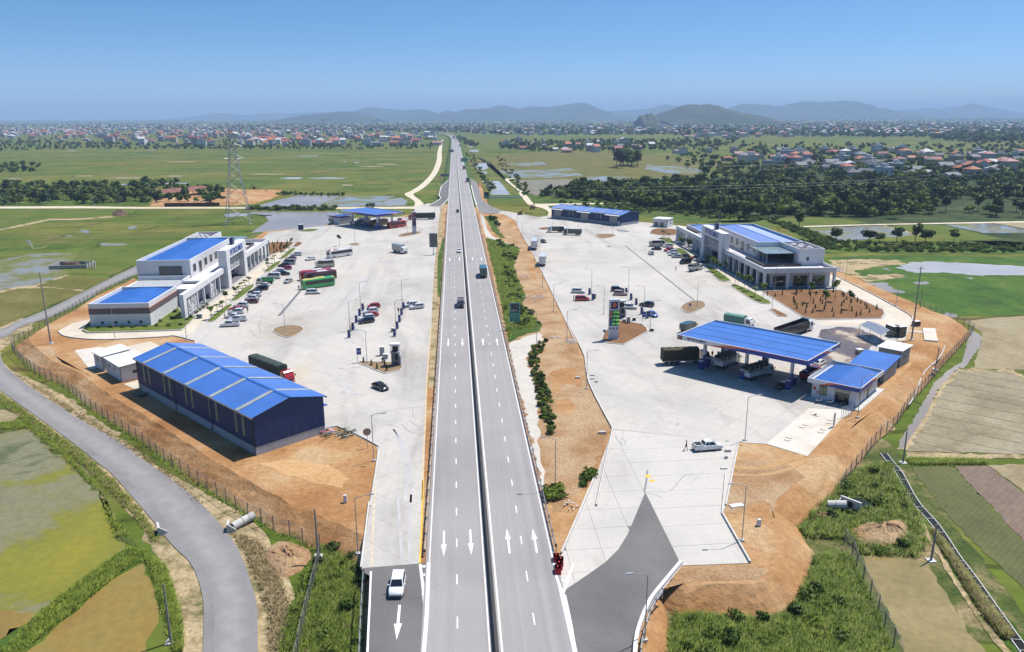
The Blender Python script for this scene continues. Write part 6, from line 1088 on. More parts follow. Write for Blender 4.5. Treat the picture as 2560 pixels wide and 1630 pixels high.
for k,(f,x,y,yt,lab)in enumerate(((A3,1505,1060,840,'thin pole on the bank beside the marsh'),(D3,1745,970,800,'lone pole in the meadow before the right village'),(D2,2068,1030,850,'tall pole behind the far right warehouse'),(A2,2055,262,-40,'mast rising behind the right sign tower'))):
 b=f(x,y,FZ);
 ty={A3:480+yt/3.437,A2:480+yt/3.437}.get(f,230+yt/3.44);tx={A3:1860+x/3.437,A2:1200+x/3.437,D3:1860+x/3.44,D2:1200+x/3.44}[f]
 utility_pole(lab,b[:2],GY(tx,ty,b[1])[2],FZ)
def lattice_tower(label,c,z,side,H0):
 t=thing('transmission_tower',label,'pylon',(c[0],c[1],z),math.radians(8));hw=lambda u:side/2*(1-u)**1.35*.83+.75+side*.06*(1-u)
 lv=[0,.16,.3,.42,.53,.62,.7,.78,.86,.93,1];P=lambda u,sx,sy:(sx*hw(u),sy*hw(u),u*H0)
 for sx,sy in((-1,-1),(1,-1),(1,1),(-1,1)):part('leg',MB().tube([P(u,sx,sy)for u in lv],.14,4),M_steel,t);part('footing',MB().box(sx*hw(0)-.6,sx*hw(0)+.6,sy*hw(0)-.6,sy*hw(0)+.6,-.3,.4),M_kerb,t)
 for i in range(len(lv)-1):
  mb=MB();u,v=lv[i],lv[i+1]
  for a,b in(((-1,-1),(1,-1)),((1,-1),(1,1)),((1,1),(-1,1)),((-1,1),(-1,-1))):
   mb.tube([P(u,*a),P(v,*b)],.07,4);mb.tube([P(u,*b),P(v,*a)],.07,4);mb.tube([P(v,*a),P(v,*b)],.07,4)
  struct(part('bracing',mb,M_steel,t),'stuff')
 for u in(.68,.8,.92):
  for s in(-1,1):
   mb=MB();w=hw(u);tip=(s*(w+3.6),0,u*H0+.4)
   for sy in(-1,1):mb.tube([(s*w,sy*w,u*H0),tip],.07,4);mb.tube([(s*w,sy*w,u*H0+1.8),tip],.07,4)
   for q in(.3,.6):mb.tube([(s*(w+3.6*q),-w*(1-q),u*H0+.1),(s*(w+3.6*q),w*(1-q),u*H0+.1)],.05,4)
   struct(part('crossarm',mb,M_steel,t),'stuff');part('insulator',MB().tube([tip,(tip[0],0,tip[2]-1.6)],.12,6),M_fwhite,t)
 part('top_bar',MB().tube([(-3.2,0,H0+.2),(3.2,0,H0+.2)],.08,4),M_steel,t);return t
lattice_tower('steel lattice transmission tower standing in the left fields by the pond',(-114.2,424.2),FZ,11.6,49)
M_wire=plain('cable',(.2,.2,.21),.4,.6)
for k,(pts,Y,lab)in enumerate((([(1300,476),(1600,476),(1860,470),(2080,462),(2330,446),(2640,420)],430,'lowest power cable crossing above the right hand trees'),([(1480,470),(1860,463),(2080,455),(2330,437),(2640,406)],440,'second power cable above the right hand trees'),([(1600,416),(1860,414),(2080,405),(2330,390),(2640,362)],470,'upper power cable in front of the right village'),([(1900,425),(2200,400),(2400,378),(2640,345)],480,'topmost power cable toward the right edge'))):
 w=[GY(x,y,Y)for x,y in pts];P=smooth([(p[0],p[2])for p in w],5);tag(part('power_cable',MB().tube([(p[0],Y,p[1])for p in P],.035,4),M_wire),lab,'cable','power cables on the right')
 # ------------------------------------------------------------------ signs
M_sgreen=plain('sign green',(.0,.26,.16),.4,var=.08);M_sblack=plain('sign black',(.01,.01,.015),.4);M_sback=plain('sign back',(.2,.2,.21),.6,var=.1);M_sblue=plain('sign blue',(.015,.04,.32),.4);M_mint=plain('sign rim',(.4,.62,.55),.4)
t=thing('lane_sign','tall green lane merge sign on two posts beside the right carriageway','road sign',(14.3,190.4,0),math.radians(4))
part('panel',MB().box(-1.35,1.35,0,.08,2.0,6.85),M_sgreen,t);part('rim',MB().box(-1.35,1.35,-.02,0,6.75,6.85).box(-1.35,1.35,-.02,0,2.0,2.1).box(-1.35,-1.25,-.02,0,2.1,6.75).box(1.25,1.35,-.02,0,2.1,6.75).box(-1.25,1.25,-.02,0,2.98,3.04),M_mint,t)
pn=part('lane_diagram',MB().box(-1.05,1.0,-.03,-.005,4.4,6.5),M_sblack,t);part('lane_lines',MB().box(-.98,-.92,-.045,-.032,4.42,6.45).box(-.36,-.31,-.045,-.032,4.42,6.45).box(.3,.36,-.045,-.032,4.42,5.1).box(.3,.36,-.045,-.032,5.9,6.45).add([(.33,-.04,5.1),(.98,-.04,4.55),(.98,-.04,4.63),(.33,-.04,5.2)],[(0,1,2,3)]).add([(.33,-.04,5.9),(.98,-.04,5.35),(.98,-.04,5.43),(.33,-.04,6.0)],[(0,1,2,3)]),M_fwhite,pn)
for x in(-.64,-.02):
 part('lane_arrow',MB().add([(x-.05,-.04,4.5),(x+.05,-.04,4.5),(x+.05,-.04,4.95),(x+.14,-.04,4.95),(x,-.04,5.25),(x-.14,-.04,4.95),(x-.05,-.04,4.95)],[(0,1,2,3,4,5,6)]),M_fwhite,pn)
for q,(tx,s,z)in enumerate((('NHẬP LÀN',.42,3.95),('MERGING LANE',.27,3.4),('200 m',.42,2.5))):lettering(tx,s,M_mint,t,(0,-.03,z),(math.pi/2,0,0),.01,.008)
for x in(-.72,.72):part('post',MB().box(x-.07,x+.07,.08,.2,-.3,6.6),M_steel,t)
b=E2(1200,1370);t=thing('lane_sign','distant green lane sign on two posts by the far right ramp','road sign',(b[0],b[1],0));zt=GY(1060+1200/7.667,330+1150/7.667,b[1])[2];zb=GY(1060+1200/7.667,330+1275/7.667,b[1])[2]
part('panel',MB().box(-1.7,1.7,0,.08,zb,zt),M_sgreen,t);part('lane_diagram',MB().box(-1.2,1.2,-.03,-.005,(zb+zt)/2,zt-.2),M_sblack,t)
for x in(-.9,.9):part('post',MB().box(x-.08,x+.08,.08,.22,-.3,zb),M_steel,t)
def gantry(label,f,xb,yb,x0,x1,yt0,yt1,mat,Z=0.0):
 """cantilever sign: foot at picture point (xb, yb), panel between x0..x1 and yt0..yt1, all on the plane of the foot"""
 b=E2(xb,yb,Z);sx=lambda x:1060+x/7.667;sy=lambda y:330+y/7.667;a,c=GY(sx(x0),sy(yt1),b[1]),GY(sx(x1),sy(yt0),b[1]);t=thing('gantry_sign',label,'road sign',(b[0],b[1],Z))
 part('post',MB().tube([(0,0,0),(0,0,c[2]-Z)],.2,8),M_steel,t);part('arm',MB().box(min(0,a[0]-b[0]),max(0,c[0]-b[0]),.1,.3,c[2]-Z-.9,c[2]-Z-.6),M_steel,t);pnl=part('panel',MB().box(a[0]-b[0],c[0]-b[0],0,.1,a[2]-Z,c[2]-Z),mat,t)
 if mat is M_sgreen:part('sign_lettering',MB().box(a[0]-b[0]+.6,c[0]-b[0]-.6,-.03,-.01,a[2]-Z+.9,a[2]-Z+1.3).box(a[0]-b[0]+.9,c[0]-b[0]-1.2,-.03,-.01,a[2]-Z+1.9,a[2]-Z+2.3),M_mint,pnl)
 return t
gantry('green overhead direction sign at the right side of the expressway',E2,838,655,705,828,500,570,M_sgreen);gantry('back of a grey overhead sign above the left carriageway',E2,490,500,475,570,338,385,M_sback);gantry('back of a wide grey sign board left of the expressway ramp',E2,322,1010,318,480,805,850,M_sback);gantry('farthest green overhead sign where the expressway bends',E2,705,130,640,705,60,95,M_sgreen)
b=A1(1665,540);t=thing('notice_board','large notice board seen from behind at the right edge of the left yard','sign board',(b[0],b[1],0));part('panel',MB().box(-1.5,1.5,0,.1,3.1,8.3),M_sback,t);part('rim',MB().box(-1.55,-1.4,-.05,0,3.0,8.4).box(1.4,1.55,-.05,0,3.0,8.4).box(-1.4,1.4,-.05,0,3.0,3.15).box(-1.4,1.4,-.05,0,8.25,8.4).box(-.05,.05,-.05,0,3.15,8.25).box(-1.4,1.4,-.05,0,5.6,5.7),plain('bronze rim',(.1,.09,.07),.5),t);part('post',MB().tube([(0,.2,0),(0,.2,8)],.14,8),M_steel,t);part('foot_plate',MB().hexa([(-.8,-.6,0),(.8,-.6,0),(.8,.8,0),(-.8,.8,0)],[(-.15,0,.7),(.15,0,.7),(.15,.3,.7),(-.15,.3,.7)]),M_steel,t)
def post_sign(label,p,h,w,hh,mat,yaw=0,txt=None,name='post_sign'):
 t=thing(name,label,'sign',(p[0],p[1],0),yaw);part('post',MB().tube([(0,0,0),(0,0,h)],.05,6),M_steel,t);pn=part('panel',MB().box(-.1 if name=='charging_sign' else-w/2,w-.1 if name=='charging_sign' else w/2,-.09,-.05,h-hh,h),mat,t)
 if txt:lettering(txt,hh*.5,M_fwhite,pn,((w-.2)/2 if name=='charging_sign' else 0,-.1,h-hh/2),(math.pi/2,0,0),.01)
 return t
post_sign('blue charging sign at the tip of the island with the transformer tower',B1(1010,296),3.3,1.0,1.5,M_sblue,txt='EV',name='charging_sign');post_sign('blue charging sign beside the nearest right chargers',A2(1393,1135),3.3,1.0,1.5,M_sblue,txt='EV',name='charging_sign');post_sign('small blue parking sign at the left tip of the pylon island',A2(1067,1272),2.6,.65,.65,M_sblue,txt='P',name='parking_sign');post_sign('small blue parking sign on the rounded island of the right yard',A2(1803,1005),1.6,.65,.65,M_sblue,txt='P',name='parking_sign')
b=B1(1098,1028);t=thing('round_sign','round tan sign back on a post at the edge of the orange earth','road sign',(b[0],b[1],0),math.radians(8));part('post',MB().tube([(0,.05,0),(0,.05,3.2)],.05,6),M_steel,t);part('disc',MB().tube([(0,-.02,2.75),(0,.02,2.75)],.64,24),plain('tan sign back',(.42,.3,.2),.6,var=.12),t)
# price pylons
M_digit=plain('green digits',(.25,.85,.1),.4,emit=.6);M_pbase=plain('pylon grey',(.62,.64,.7),.4,var=.05)
def price_pylon(label,loc,rz,w=2.35,h=9.8,d=.8,dim=False):
 t=thing('price_pylon',label,'price sign',loc,rz);part('base_block',MB().box(-w/2-.2,w/2+.2,-.2,d+.2,-.05,.15),M_kerb,t);part('body',MB().box(-w/2,w/2,0,d,.15,h),M_pbase,t);part('edge_trim',MB().box(w/2,w/2+.06,-.02,d+.02,.15,h),M_orange,t);part('cap',MB().box(-w/2-.06,w/2+.08,-.06,d+.06,h,h+.15),M_fwhite,t)
 e=part('emblem',MB().box(-.85,.85,-.05,-.005,h-2.25,h-.45),M_navy,t);lettering('P',1.5,M_orange,e,(.02,-.07,h-1.35),(math.pi/2,0,0),.012,.05,'emblem_letter');part('emblem_ring',MB().tube([(0,-.062,h-1.35),(0,-.052,h-1.35)],.5,20),plain('emblem red',(.3,.05,.04),.4),e)
 pb=part('price_board',MB().box(-w/2+.03,w/2-.03,-.04,-.003,h-6.3,h-2.55),M_navy if dim else plain('price board',(.0,.09,.07),.4),t)
 for k,(c,tx)in enumerate((((.55,.12,.07),'17 05'),((.6,.2,.08),'17 62'),((.05,.1,.3),'17 020'),((.05,.16,.3),'20 150'))):
  z=h-3.05-k*.92;part('fuel_tag',MB().box(-w/2+.1,-w/2+.72,-.055,-.042,z-.3,z+.3),plain('fuel tag %d'%k,c,.4),pb)
  if not dim:lettering(tx,.62,M_digit,pb,(.42,-.05,z),(math.pi/2,0,0),.01,.01,'price_digits')
 for k in range(3):part('pictogram',MB().box(-.95+k*.75,-.65+k*.75,-.03,-.003,h-7.2,h-6.75),M_trim,t)
 return t
price_pylon('tall fuel price pylon with green digits on the triangular island of the right yard',(37.2,178.8,0),math.radians(2));price_pylon('slim navy and white fuel price pylon at the far end of the left yard',(-18.9,360.2,0),math.radians(8),w=1.75,h=10,dim=True)
# ------------------------------------------------------------------ chargers and transformer towers
def charger(label,p,yaw=0.0,group=None):
 t=thing('car_charger',label,'charger',(p[0],p[1],0),yaw,group);link('cabinet',cached('chg',lambda:MB().hexa([(-.32,-.25,.12),(.32,-.25,.12),(.32,.25,.12),(-.32,.25,.12)],[(-.3,-.2,1.95),(.3,-.2,1.95),(.3,.2,1.95),(-.3,.2,1.95)]).mesh('cabinet',plain('charger blue',(.02,.06,.28),.35,var=.1))),t);link('top_cap',cached('chgc',lambda:MB().box(-.31,.31,-.21,.21,1.95,2.02).mesh('top_cap',M_steel)),t);link('screen',cached('chgs',lambda:MB().box(-.2,.2,-.262,-.235,1.2,1.7).mesh('screen',M_glass)),t);link('plinth',cached('chgp',lambda:MB().box(-.5,.5,-.4,.4,0,.12).mesh('plinth',M_kerb)),t);link('cable',cached('chgw',lambda:MB().tube([(.33,0,1.4),(.5,-.1,.7),(.42,-.2,.35),(.33,-.1,.9)],.03,5).mesh('cable',M_trim)),t);return t
for i,(x,y)in enumerate(((85,828),(150,703),(205,578),(260,463),(313,372))):charger('blue car charger number %s from the near end of the left charging row'%('one','two','three','four','five')[i],Q1(x,y),0,'chargers of the left row')
for i,(x,y)in enumerate(((842,808),(885,683),(925,568),(958,453),(992,353))):charger('blue car charger number %s from the near end of the second charging row'%('one','two','three','four','five')[i],Q1(x,y),0,'chargers of the second row')
for x,y,lab in((940,882,'blue car charger behind the single red people carrier'),(968,930,'blue car charger at the nose of the red people carrier'),(1256,878,'blue car charger between the black and the rose car'),(1297,928,'blue car charger right of the rose car'),(1341,972,'blue car charger beside the white car behind the pylon'),(1388,1050,'blue car charger standing by the charging sign'),(1438,1085,'blue car charger nearest to the blue sedan')):charger(lab,A2(x,y),0,'chargers of the right yard')
def transformer(label,p,yaw=0):
 t=thing('transformer_tower',label,'transformer',(p[0],p[1],0),yaw);part('post_body',MB().box(-.85,.85,-.6,.6,0,3.0),plain('kiosk grey',(.2,.21,.21),.6,var=.15),t);part('door',MB().box(-.05,.6,-.64,-.61,1.5,2.7).box(-.05,.6,-.64,-.61,.4,.9),M_trim,t);part('side_box',MB().box(.85,1.15,-.4,.5,.4,2.4),M_grey,t);part('platform',MB().box(-1.0,1.0,-.75,.75,3.0,3.2),M_grey,t);part('transformer_tank',MB().box(-.6,.6,-.4,.4,3.2,4.3),M_trim,t)
 for sx in(-.9,.9):
  for sy in(-.65,.65):part('roof_post',MB().tube([(sx,sy,3.2),(sx,sy,4.6)],.05,6),M_steel,t)
 part('roof_slab',MB().box(-1.05,1.05,-.8,.8,4.6,5.0),M_roofwhite,t);return t
transformer('grey transformer tower on the triangular island of the left yard',B1(1340,322),math.radians(-5));transformer('grey transformer tower behind the price pylon of the right yard',K2(860,890),math.radians(-5))
def cabinet(label,p,w,d,h,mat,yaw=0,name='electric_cabinet'):
 t=thing(name,label,'cabinet',(p[0],p[1],0),yaw);part('housing',MB().box(-w/2,w/2,-d/2,d/2,.1,h),mat,t);part('lid',MB().box(-w/2-.06,w/2+.06,-d/2-.06,d/2+.06,h,h+.07),M_roofwhite,t);part('door',MB().box(-w/2+.08,w/2-.08,-d/2-.025,-d/2-.004,.25,h-.12),mat,t);part('base',MB().box(-w/2-.1,w/2+.1,-d/2-.1,d/2+.1,-.05,.1),M_kerb,t);return t
M_cab=plain('cabinet grey',(.4,.4,.4),.5,var=.1)
cabinet('tall grey cabinet behind the left transformer island',B1(1222,235),1.0,.8,2.0,M_cab);cabinet('low grey cabinet beside the tall one at the left island',B1(1252,262),1.0,.9,1.05,M_cab);cabinet('tall grey cabinet on the pylon island of the right yard',K2(1072,1045),.8,.7,1.75,M_cab);cabinet('low grey cabinet on the pylon island of the right yard',K2(950,1015),.75,.7,.9,M_cab);cabinet('black box on the concrete behind the pylon island',K2(1240,960),.8,.6,.8,M_trim);cabinet('black box at the right corner of the pylon island',K2(1768,1270),.75,.6,.7,M_trim);cabinet('green bin beside the chargers of the second row',Q1(808,725),.6,.6,.9,PAINT['teal'],name='waste_bin');cabinet('green bin at the single right charger',A2(985,915),.6,.8,1.5,PAINT['teal'],name='waste_bin')
cabinet('green bin by the end of the lattice portico',A0(1715,1085),1.3,.9,1.2,PAINT['teal'],name='waste_bin');cabinet('blue tank on the far edge of the left yard by the pond',A1(525,325),2.2,1.8,2.6,M_navy,name='water_tank');cabinet('teal skip beside the far left station office',J7(120,475),2.4,1.2,2.2,PAINT['teal'],name='waste_skip')
# ------------------------------------------------------------------ sheds and yard clutter
def flat_shed(label,loc,rz,L,W,h,roof,wall,rise=.35,ov=.35,wins=(),name='utility_shed'):
 """lean-to roofed box: local x along the length, y deep"""
 t=thing(name,label,'shed',loc,rz);part('wall',MB().hexa([(0,0,0),(L,0,0),(L,W,0),(0,W,0)],[(0,0,h),(L,0,h),(L,W,h+rise),(0,W,h+rise)]),wall,t)
 part('roof',MB().hexa([(-ov,-ov,h-.02),(L+ov,-ov,h-.02),(L+ov,W+ov,h+rise+.03),(-ov,W+ov,h+rise+.03)],[(-ov,-ov,h+.1),(L+ov,-ov,h+.1),(L+ov,W+ov,h+rise+.15),(-ov,W+ov,h+rise+.15)]),roof,t)
 for(x,w_,z,hh)in wins:part('window',MB().box(x,x+w_,-.04,-.005,z,z+hh),M_glass2,t)
 part('corner_pipe',MB().tube([(L-.1,-.08,0),(L-.1,-.08,h)],.05,6),M_dsteel,t);part('end_window',MB().box(L+.005,L+.04,W*.4,W*.65,1.4,2.0),M_glass2,t);return t
flat_shed('white utility shed beside the left warehouse, nearer of the pair',(-73.9,162.9,0),math.radians(-49.5),8.6,5.6,3.3,M_roofwhite,M_wall,wins=((1.2,1.0,1.7,.6),(4.6,1.0,1.7,.6)));flat_shed('white utility shed beside the left warehouse, farther of the pair',(-78.4,167.6,0),math.radians(-47),5.0,5.6,3.3,M_roofwhite,M_wall,wins=((1.4,1.0,1.7,.6),))
flat_shed('white flat-roofed utility hut near the far right warehouse',(95.3,373.4,0),math.radians(-36),7.4,7.2,3.9,M_roofwhite,M_wall,0,.3,((.8,1.8,.1,2.2),(3.6,1.8,.1,2.2)));flat_shed('tall white shed behind the blue-roofed lean-to at right',(90.6,156.2,0),math.radians(-50),4.6,5.4,3.6,M_roofwhite,M_block,.1,.4,((1.4,1.2,2.0,.6),))
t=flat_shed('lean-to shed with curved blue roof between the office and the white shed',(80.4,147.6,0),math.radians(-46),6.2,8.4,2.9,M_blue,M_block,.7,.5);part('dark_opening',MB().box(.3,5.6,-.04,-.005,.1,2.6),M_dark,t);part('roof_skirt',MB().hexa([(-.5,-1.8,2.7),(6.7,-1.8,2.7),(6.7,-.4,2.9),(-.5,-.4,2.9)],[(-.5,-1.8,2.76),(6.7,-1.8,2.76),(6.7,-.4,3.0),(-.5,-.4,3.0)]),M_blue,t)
sheet('concrete_pad',many(B0,[(640,190),(860,160),(900,172),(880,250),(830,350),(770,355)]),-.02,MATS['white concrete']);sheet('concrete_pad',many(B0,[(1040,170),(1290,115),(1375,150),(1200,240),(1180,240)]),-.02,M_cream);sheet('concrete_pad',many(B0,[(1060,480),(1210,440),(1215,520),(1170,530)]),-.02,M_cream)
# silver lean-to, tanks, slabs on the right earth
c=[H6(x,y,z)for x,y,z in((540,312,2.7),(862,466,2.7),(1000,395,3.3),(665,252,3.3),(1112,455,2.6),(830,300,2.6))];t=thing('silver_canopy','open lean-to of silver sheet metal beside the green tanks','canopy',(*c[0][:2],0));o=np.array([*c[0][:2],0]);R=[tuple(np.array(p)-o)for p in c]
up=lambda p,d:(p[0],p[1],p[2]+d);part('roof_sheet',MB().hexa([up(p,-.04)for p in R[:4]],R[:4]),M_silver,t);part('roof_sheet',MB().hexa([up(p,-.04)for p in(R[3],R[2],R[4],R[5])],[R[3],R[2],R[4],R[5]]),M_silver,t)
for p in(R[0],R[1],R[4],tuple((np.array(R[0])+np.array(R[1]))/2)):part('post',MB().tube([(p[0],p[1],0),(p[0],p[1],p[2])],.05,6),M_dsteel,t)
for(x,y,w,d,h,m,lab)in((1035,480,2.0,2.2,2.6,PAINT['darkgreen'],'green box tank beside the silver canopy, left of two'),(1130,485,2.0,2.2,2.6,PAINT['darkgreen'],'green box tank beside the silver canopy, right of two'),(960,400,.9,.9,1.6,M_trim,'black drum behind the green box tanks'),(1385,325,1.5,1.3,1.2,M_brown,'brown tank on the earth by the tall pole'),(530,745,1.3,1.2,1.0,plain('crate',(.5,.45,.33),.8),'pale crate on the wet concrete behind the lean-to')):cabinet(lab,H6(x,y),w,d,h,m,math.radians(10),'storage_tank')
slab('concrete_pad',many(H6,[(1480,372),(1670,378),(1715,570),(1510,552)]),-.1,.25,MATS['white concrete']);slab('concrete_pad',many(H6,[(1280,398),(1480,410),(1485,438),(1280,420)]),-.1,.05,M_cream)
pts=smooth([H6(x,y)[:2]for x,y in((1820,630),(1740,775),(1540,925),(1460,1060),(1420,1180),(1350,1330),(1290,1420))],5);tag(part('drain_hose',MB().tube([(*p,.05-.12*i)if i<12 else(*p,-1.3)for i,p in enumerate(pts)],.13,6),M_kerb),'pale hose winding over the right earth bank','hose')
for k,(x,y)in enumerate(((600,745),(625,752),(500,850),(530,830),(390,940),(375,962),(730,815),(740,790),(660,895),(680,870))):tag(part('tank_cover',MB().tube([(0,0,0),(0,0,.1)],.52,20),MATS['white concrete'],None,(*B3(x,y)[:2],.008)),'round concrete tank cover set in the white pad by the station office','cover','tank covers of the white pad')
b=B3(770,850);t=thing('standing_board','upright grey panel at the edge of the tank pad','panel',(b[0],b[1],0),math.radians(50));part('panel',MB().box(-.5,.5,-.05,.05,.3,2.6),M_grey,t);part('post',MB().box(-.06,.06,.05,.12,0,2.6),M_steel,t)
for k in range(7):b=B3(835+k*15,775-k*4);tag(part('vent_pipe',MB().tube([(0,0,0),(0,0,2.0),(.1,0,2.15)],.05,6),M_fwhite,None,(b[0],b[1],0)),'thin white vent pipe in the row behind the tank pad','pipe','vent pipes behind the tank pad')
# blocks, plates and heaps
def block(f,x,y,w,d,h,label,yaw=0,name='concrete_block',z=0.0,mat=None):
 mb=MB().hexa([(-w/2,-d/2,0),(w/2,-d/2,0),(w/2,d/2,0),(-w/2,d/2,0)],[(-w/2+.04,-d/2+.04,h),(w/2-.04,-d/2+.04,h),(w/2-.04,d/2-.04,h),(-w/2+.04,d/2-.04,h)]);p=f(x,y,z);return tag(part(name,mb,mat or M_kerb,None,(p[0],p[1],z),yaw),label,'block')
for x,y,w,d,h,lab in((840,430,1.0,.5,.3,'pale slab lying on the dirt strip'),(965,410,.95,.35,.25,'dark slab on the concrete by the dirt strip, farther one'),(968,440,.9,.4,.25,'pale slab on the concrete by the dirt strip'),(1000,465,.6,.4,.35,'small block by the bend of the dirt strip'),(1050,905,1.3,.5,.35,'long pale slab at the lower end of the dirt strip'),(2130,1062,.95,.5,.4,'pale block by the kerb near the white pickup'),(2115,1120,.45,.45,.45,'small cube block by the kerb below the white pickup'),(2095,1210,1.0,.45,.2,'dark slab by the kerb below the small cube'),(2125,972,.5,.35,.15,'dark stone right of the white pickup')):block(B2,x,y,w,d,h,lab)
block(C1,905,245,.5,.4,1.1,'white marker stone on the orange earth at lower left',name='marker_stone',mat=M_wall);block(C2,2395,445,.5,.45,.9,'pale marker stone on the earth at lower right',name='marker_stone',mat=M_wall);t=block(C2,2205,275,2.0,.9,.12,'white plate lying on the earth at lower right',.2,'white_plate',mat=M_fwhite)
def heap(label,f,x,y,w,d,n,mat,z=0.0,name='rubble_heap',l=(1.0,2.6),r=.1,hh=.6):
 p=f(x,y,z);t=thing(name,label,'heap',(p[0],p[1],z));mb=[]
 for k in range(n):a=random.uniform(-.6,.6)+.9;L=random.uniform(*l)/2;u,v=random.uniform(-w/2,w/2),random.uniform(-d/2,d/2);zz=random.uniform(.08,hh);part('plank',MB().hexa([(u-math.cos(a)*L,v-math.sin(a)*L-r,zz-.05),(u+math.cos(a)*L,v+math.sin(a)*L-r,zz*.5-.05),(u+math.cos(a)*L,v+math.sin(a)*L+r,zz*.5-.05),(u-math.cos(a)*L,v-math.sin(a)*L+r,zz-.05)],[(u-math.cos(a)*L,v-math.sin(a)*L-r,zz+.05),(u+math.cos(a)*L,v+math.sin(a)*L-r,zz*.5+.05),(u+math.cos(a)*L,v+math.sin(a)*L+r,zz*.5+.05),(u-math.cos(a)*L,v-math.sin(a)*L+r,zz+.05)]),random.choice(mat),t)
 return t
hm=[plain('mossy plank',(.16,.19,.14),.8),plain('pale plank',(.5,.47,.38),.8),plain('dark plank',(.03,.035,.03),.8),plain('grey plank',(.35,.36,.36),.8)]
heap('heap of dark green planks and pipes on the earth by the left warehouse',B1,840,915,4.6,3.6,34,hm,l=(1.2,2.6));heap('small pink and red bundle beside the plank heap',B1,745,895,2.2,1.4,10,[plain('red cloth',(.5,.08,.12),.8),plain('pink cloth',(.6,.4,.4),.8)],l=(.5,1.0),r=.2);heap('scattered white pipes and rubble on the verge above the lane sign',A2,430,920,7,9,30,hm[1:2]+[M_fwhite,M_kerb],l=(.8,2.2),r=.07);heap('bundle of white pipes at the edge of the right yard',A2,790,1290,1.8,3.2,12,[M_fwhite,M_kerb],l=(1.5,2.6),r=.06);heap('white broken pieces near the bend of the service path',A2,640,1250,4,2,12,[M_fwhite,M_kerb],l=(.4,1.0),r=.1);heap('scattered pale rubble on the upper dirt strip',A2,385,740,2.5,9,16,[M_kerb,M_fwhite],l=(.4,1.1),r=.12);heap('dark pipes in the shade at the foot of the left warehouse',B0,1225,575,2.5,2.5,12,hm[2:],l=(1,2));heap('pale litter at the lower end of the rubble strip',C2,770,280,2,2.5,12,[M_fwhite,M_kerb],l=(.3,.8),r=.1)
def stones(name,polys,n,s,mat,label,z):
 """loose stones, too many to count"""
 P=[p for poly in polys for p in fill(poly,n//len(polys))];g=np.random.default_rng(n);P=np.array([p for p in P if inside(p,CREST_L)or inside(p,CREST_R)]);m=len(P);d=g.uniform(.4,1,(m,1,1))*s*np.array([[1,0,0],[0,1,0],[-1,0,0],[0,-1,0],[0,0,.5]])[None]*g.uniform(.6,1.4,(m,5,3));v=np.c_[P,np.full(m,z)][:,None,:]+d;f=(np.arange(m)[:,None,None]*5+np.array([[0,1,4],[1,2,4],[2,3,4],[3,0,4]])[None]).reshape(-1,3);me=bpy.data.meshes.new(name);me.from_pydata(v.reshape(-1,3).tolist(),[],f.tolist());me.materials.append(mat);o=link(name,me);o['kind']='stuff';o['label']=label;return o
M_stone=plain('loose stone',(.46,.34,.22),.9,var=.3,scale=.4);M_clod=plain('earth clod',(.42,.24,.12),.95,var=.3,scale=.4)
stones('loose_stones',[many(B2,[(540,470),(640,430),(900,480),(1100,880),(1000,1250),(880,1500),(720,1500),(560,1300),(640,900)]),many(C2,[(1800,850),(2300,830),(2740,900),(2600,1150),(1900,1130)]),many(B3,[(-250,1180),(400,1200),(560,1350),(480,1600),(-100,1560)])],3600,.09,M_stone,'loose stones on the rubbly earth strips',-.04);stones('earth_clods',[[p for p in inset(pad_l,4.5)if p[1]<205 and p[0]<-16],[p for p in inset(pad_r,4.2)if p[1]<190 and p[0]>26]],4200,.1,M_clod,'clods of orange earth around the yards',-.06)
def mound(label,f,pts,h,mat,z):
 p=smooth([f(x,y,z)[:2]for x,y in pts],4,True);p=ccw(p);mb=MB();n=len(p);cx=np.mean(p,0);rg=[]
 for u in(1,.85,.68,.5,.32,.15):rg.append([(cx[0]+(q[0]-cx[0])*u+random.gauss(0,.1),cx[1]+(q[1]-cx[1])*u+random.gauss(0,.1),z+h*(1-u**1.6)*random.uniform(.75,1.2)-(.1 if u==1 else 0))for q in p])
 return tag(part('earth_mound',mb.loft(rg),mat),label,'mound')
mound('pale lumpy soil mound in the scrub above the brown pond',C3,[(870,500),(1000,440),(1130,440),(1290,400),(1400,400),(1450,480),(1420,560),(1300,640),(1150,650),(980,620)],1.3,M_dirt2,FZ+.02);mound('small pale mound beside the drain pool',C3,[(580,360),(680,330),(770,370),(700,400),(610,390)],.6,M_dirt2,FZ+.02);mound('dry earth mound beside the village road at the bottom',C1,[(190,700),(330,580),(480,600),(620,680),(560,800),(400,900),(300,860)],1.0,M_dirt2,FZ+.02);mound('long sand heap in front of the rusty shed in the far left fields',D0,[(1650,950),(1750,870),(2000,850),(2300,850),(2430,870),(2300,930),(2000,965)],3.0,M_dirt,FZ+.02);mound('dark straw stack on the path in the left fields',A0,[(960,190),(1000,165),(1070,165),(1100,185),(1050,205),(990,205)],2.0,M_brown,FZ+.02)
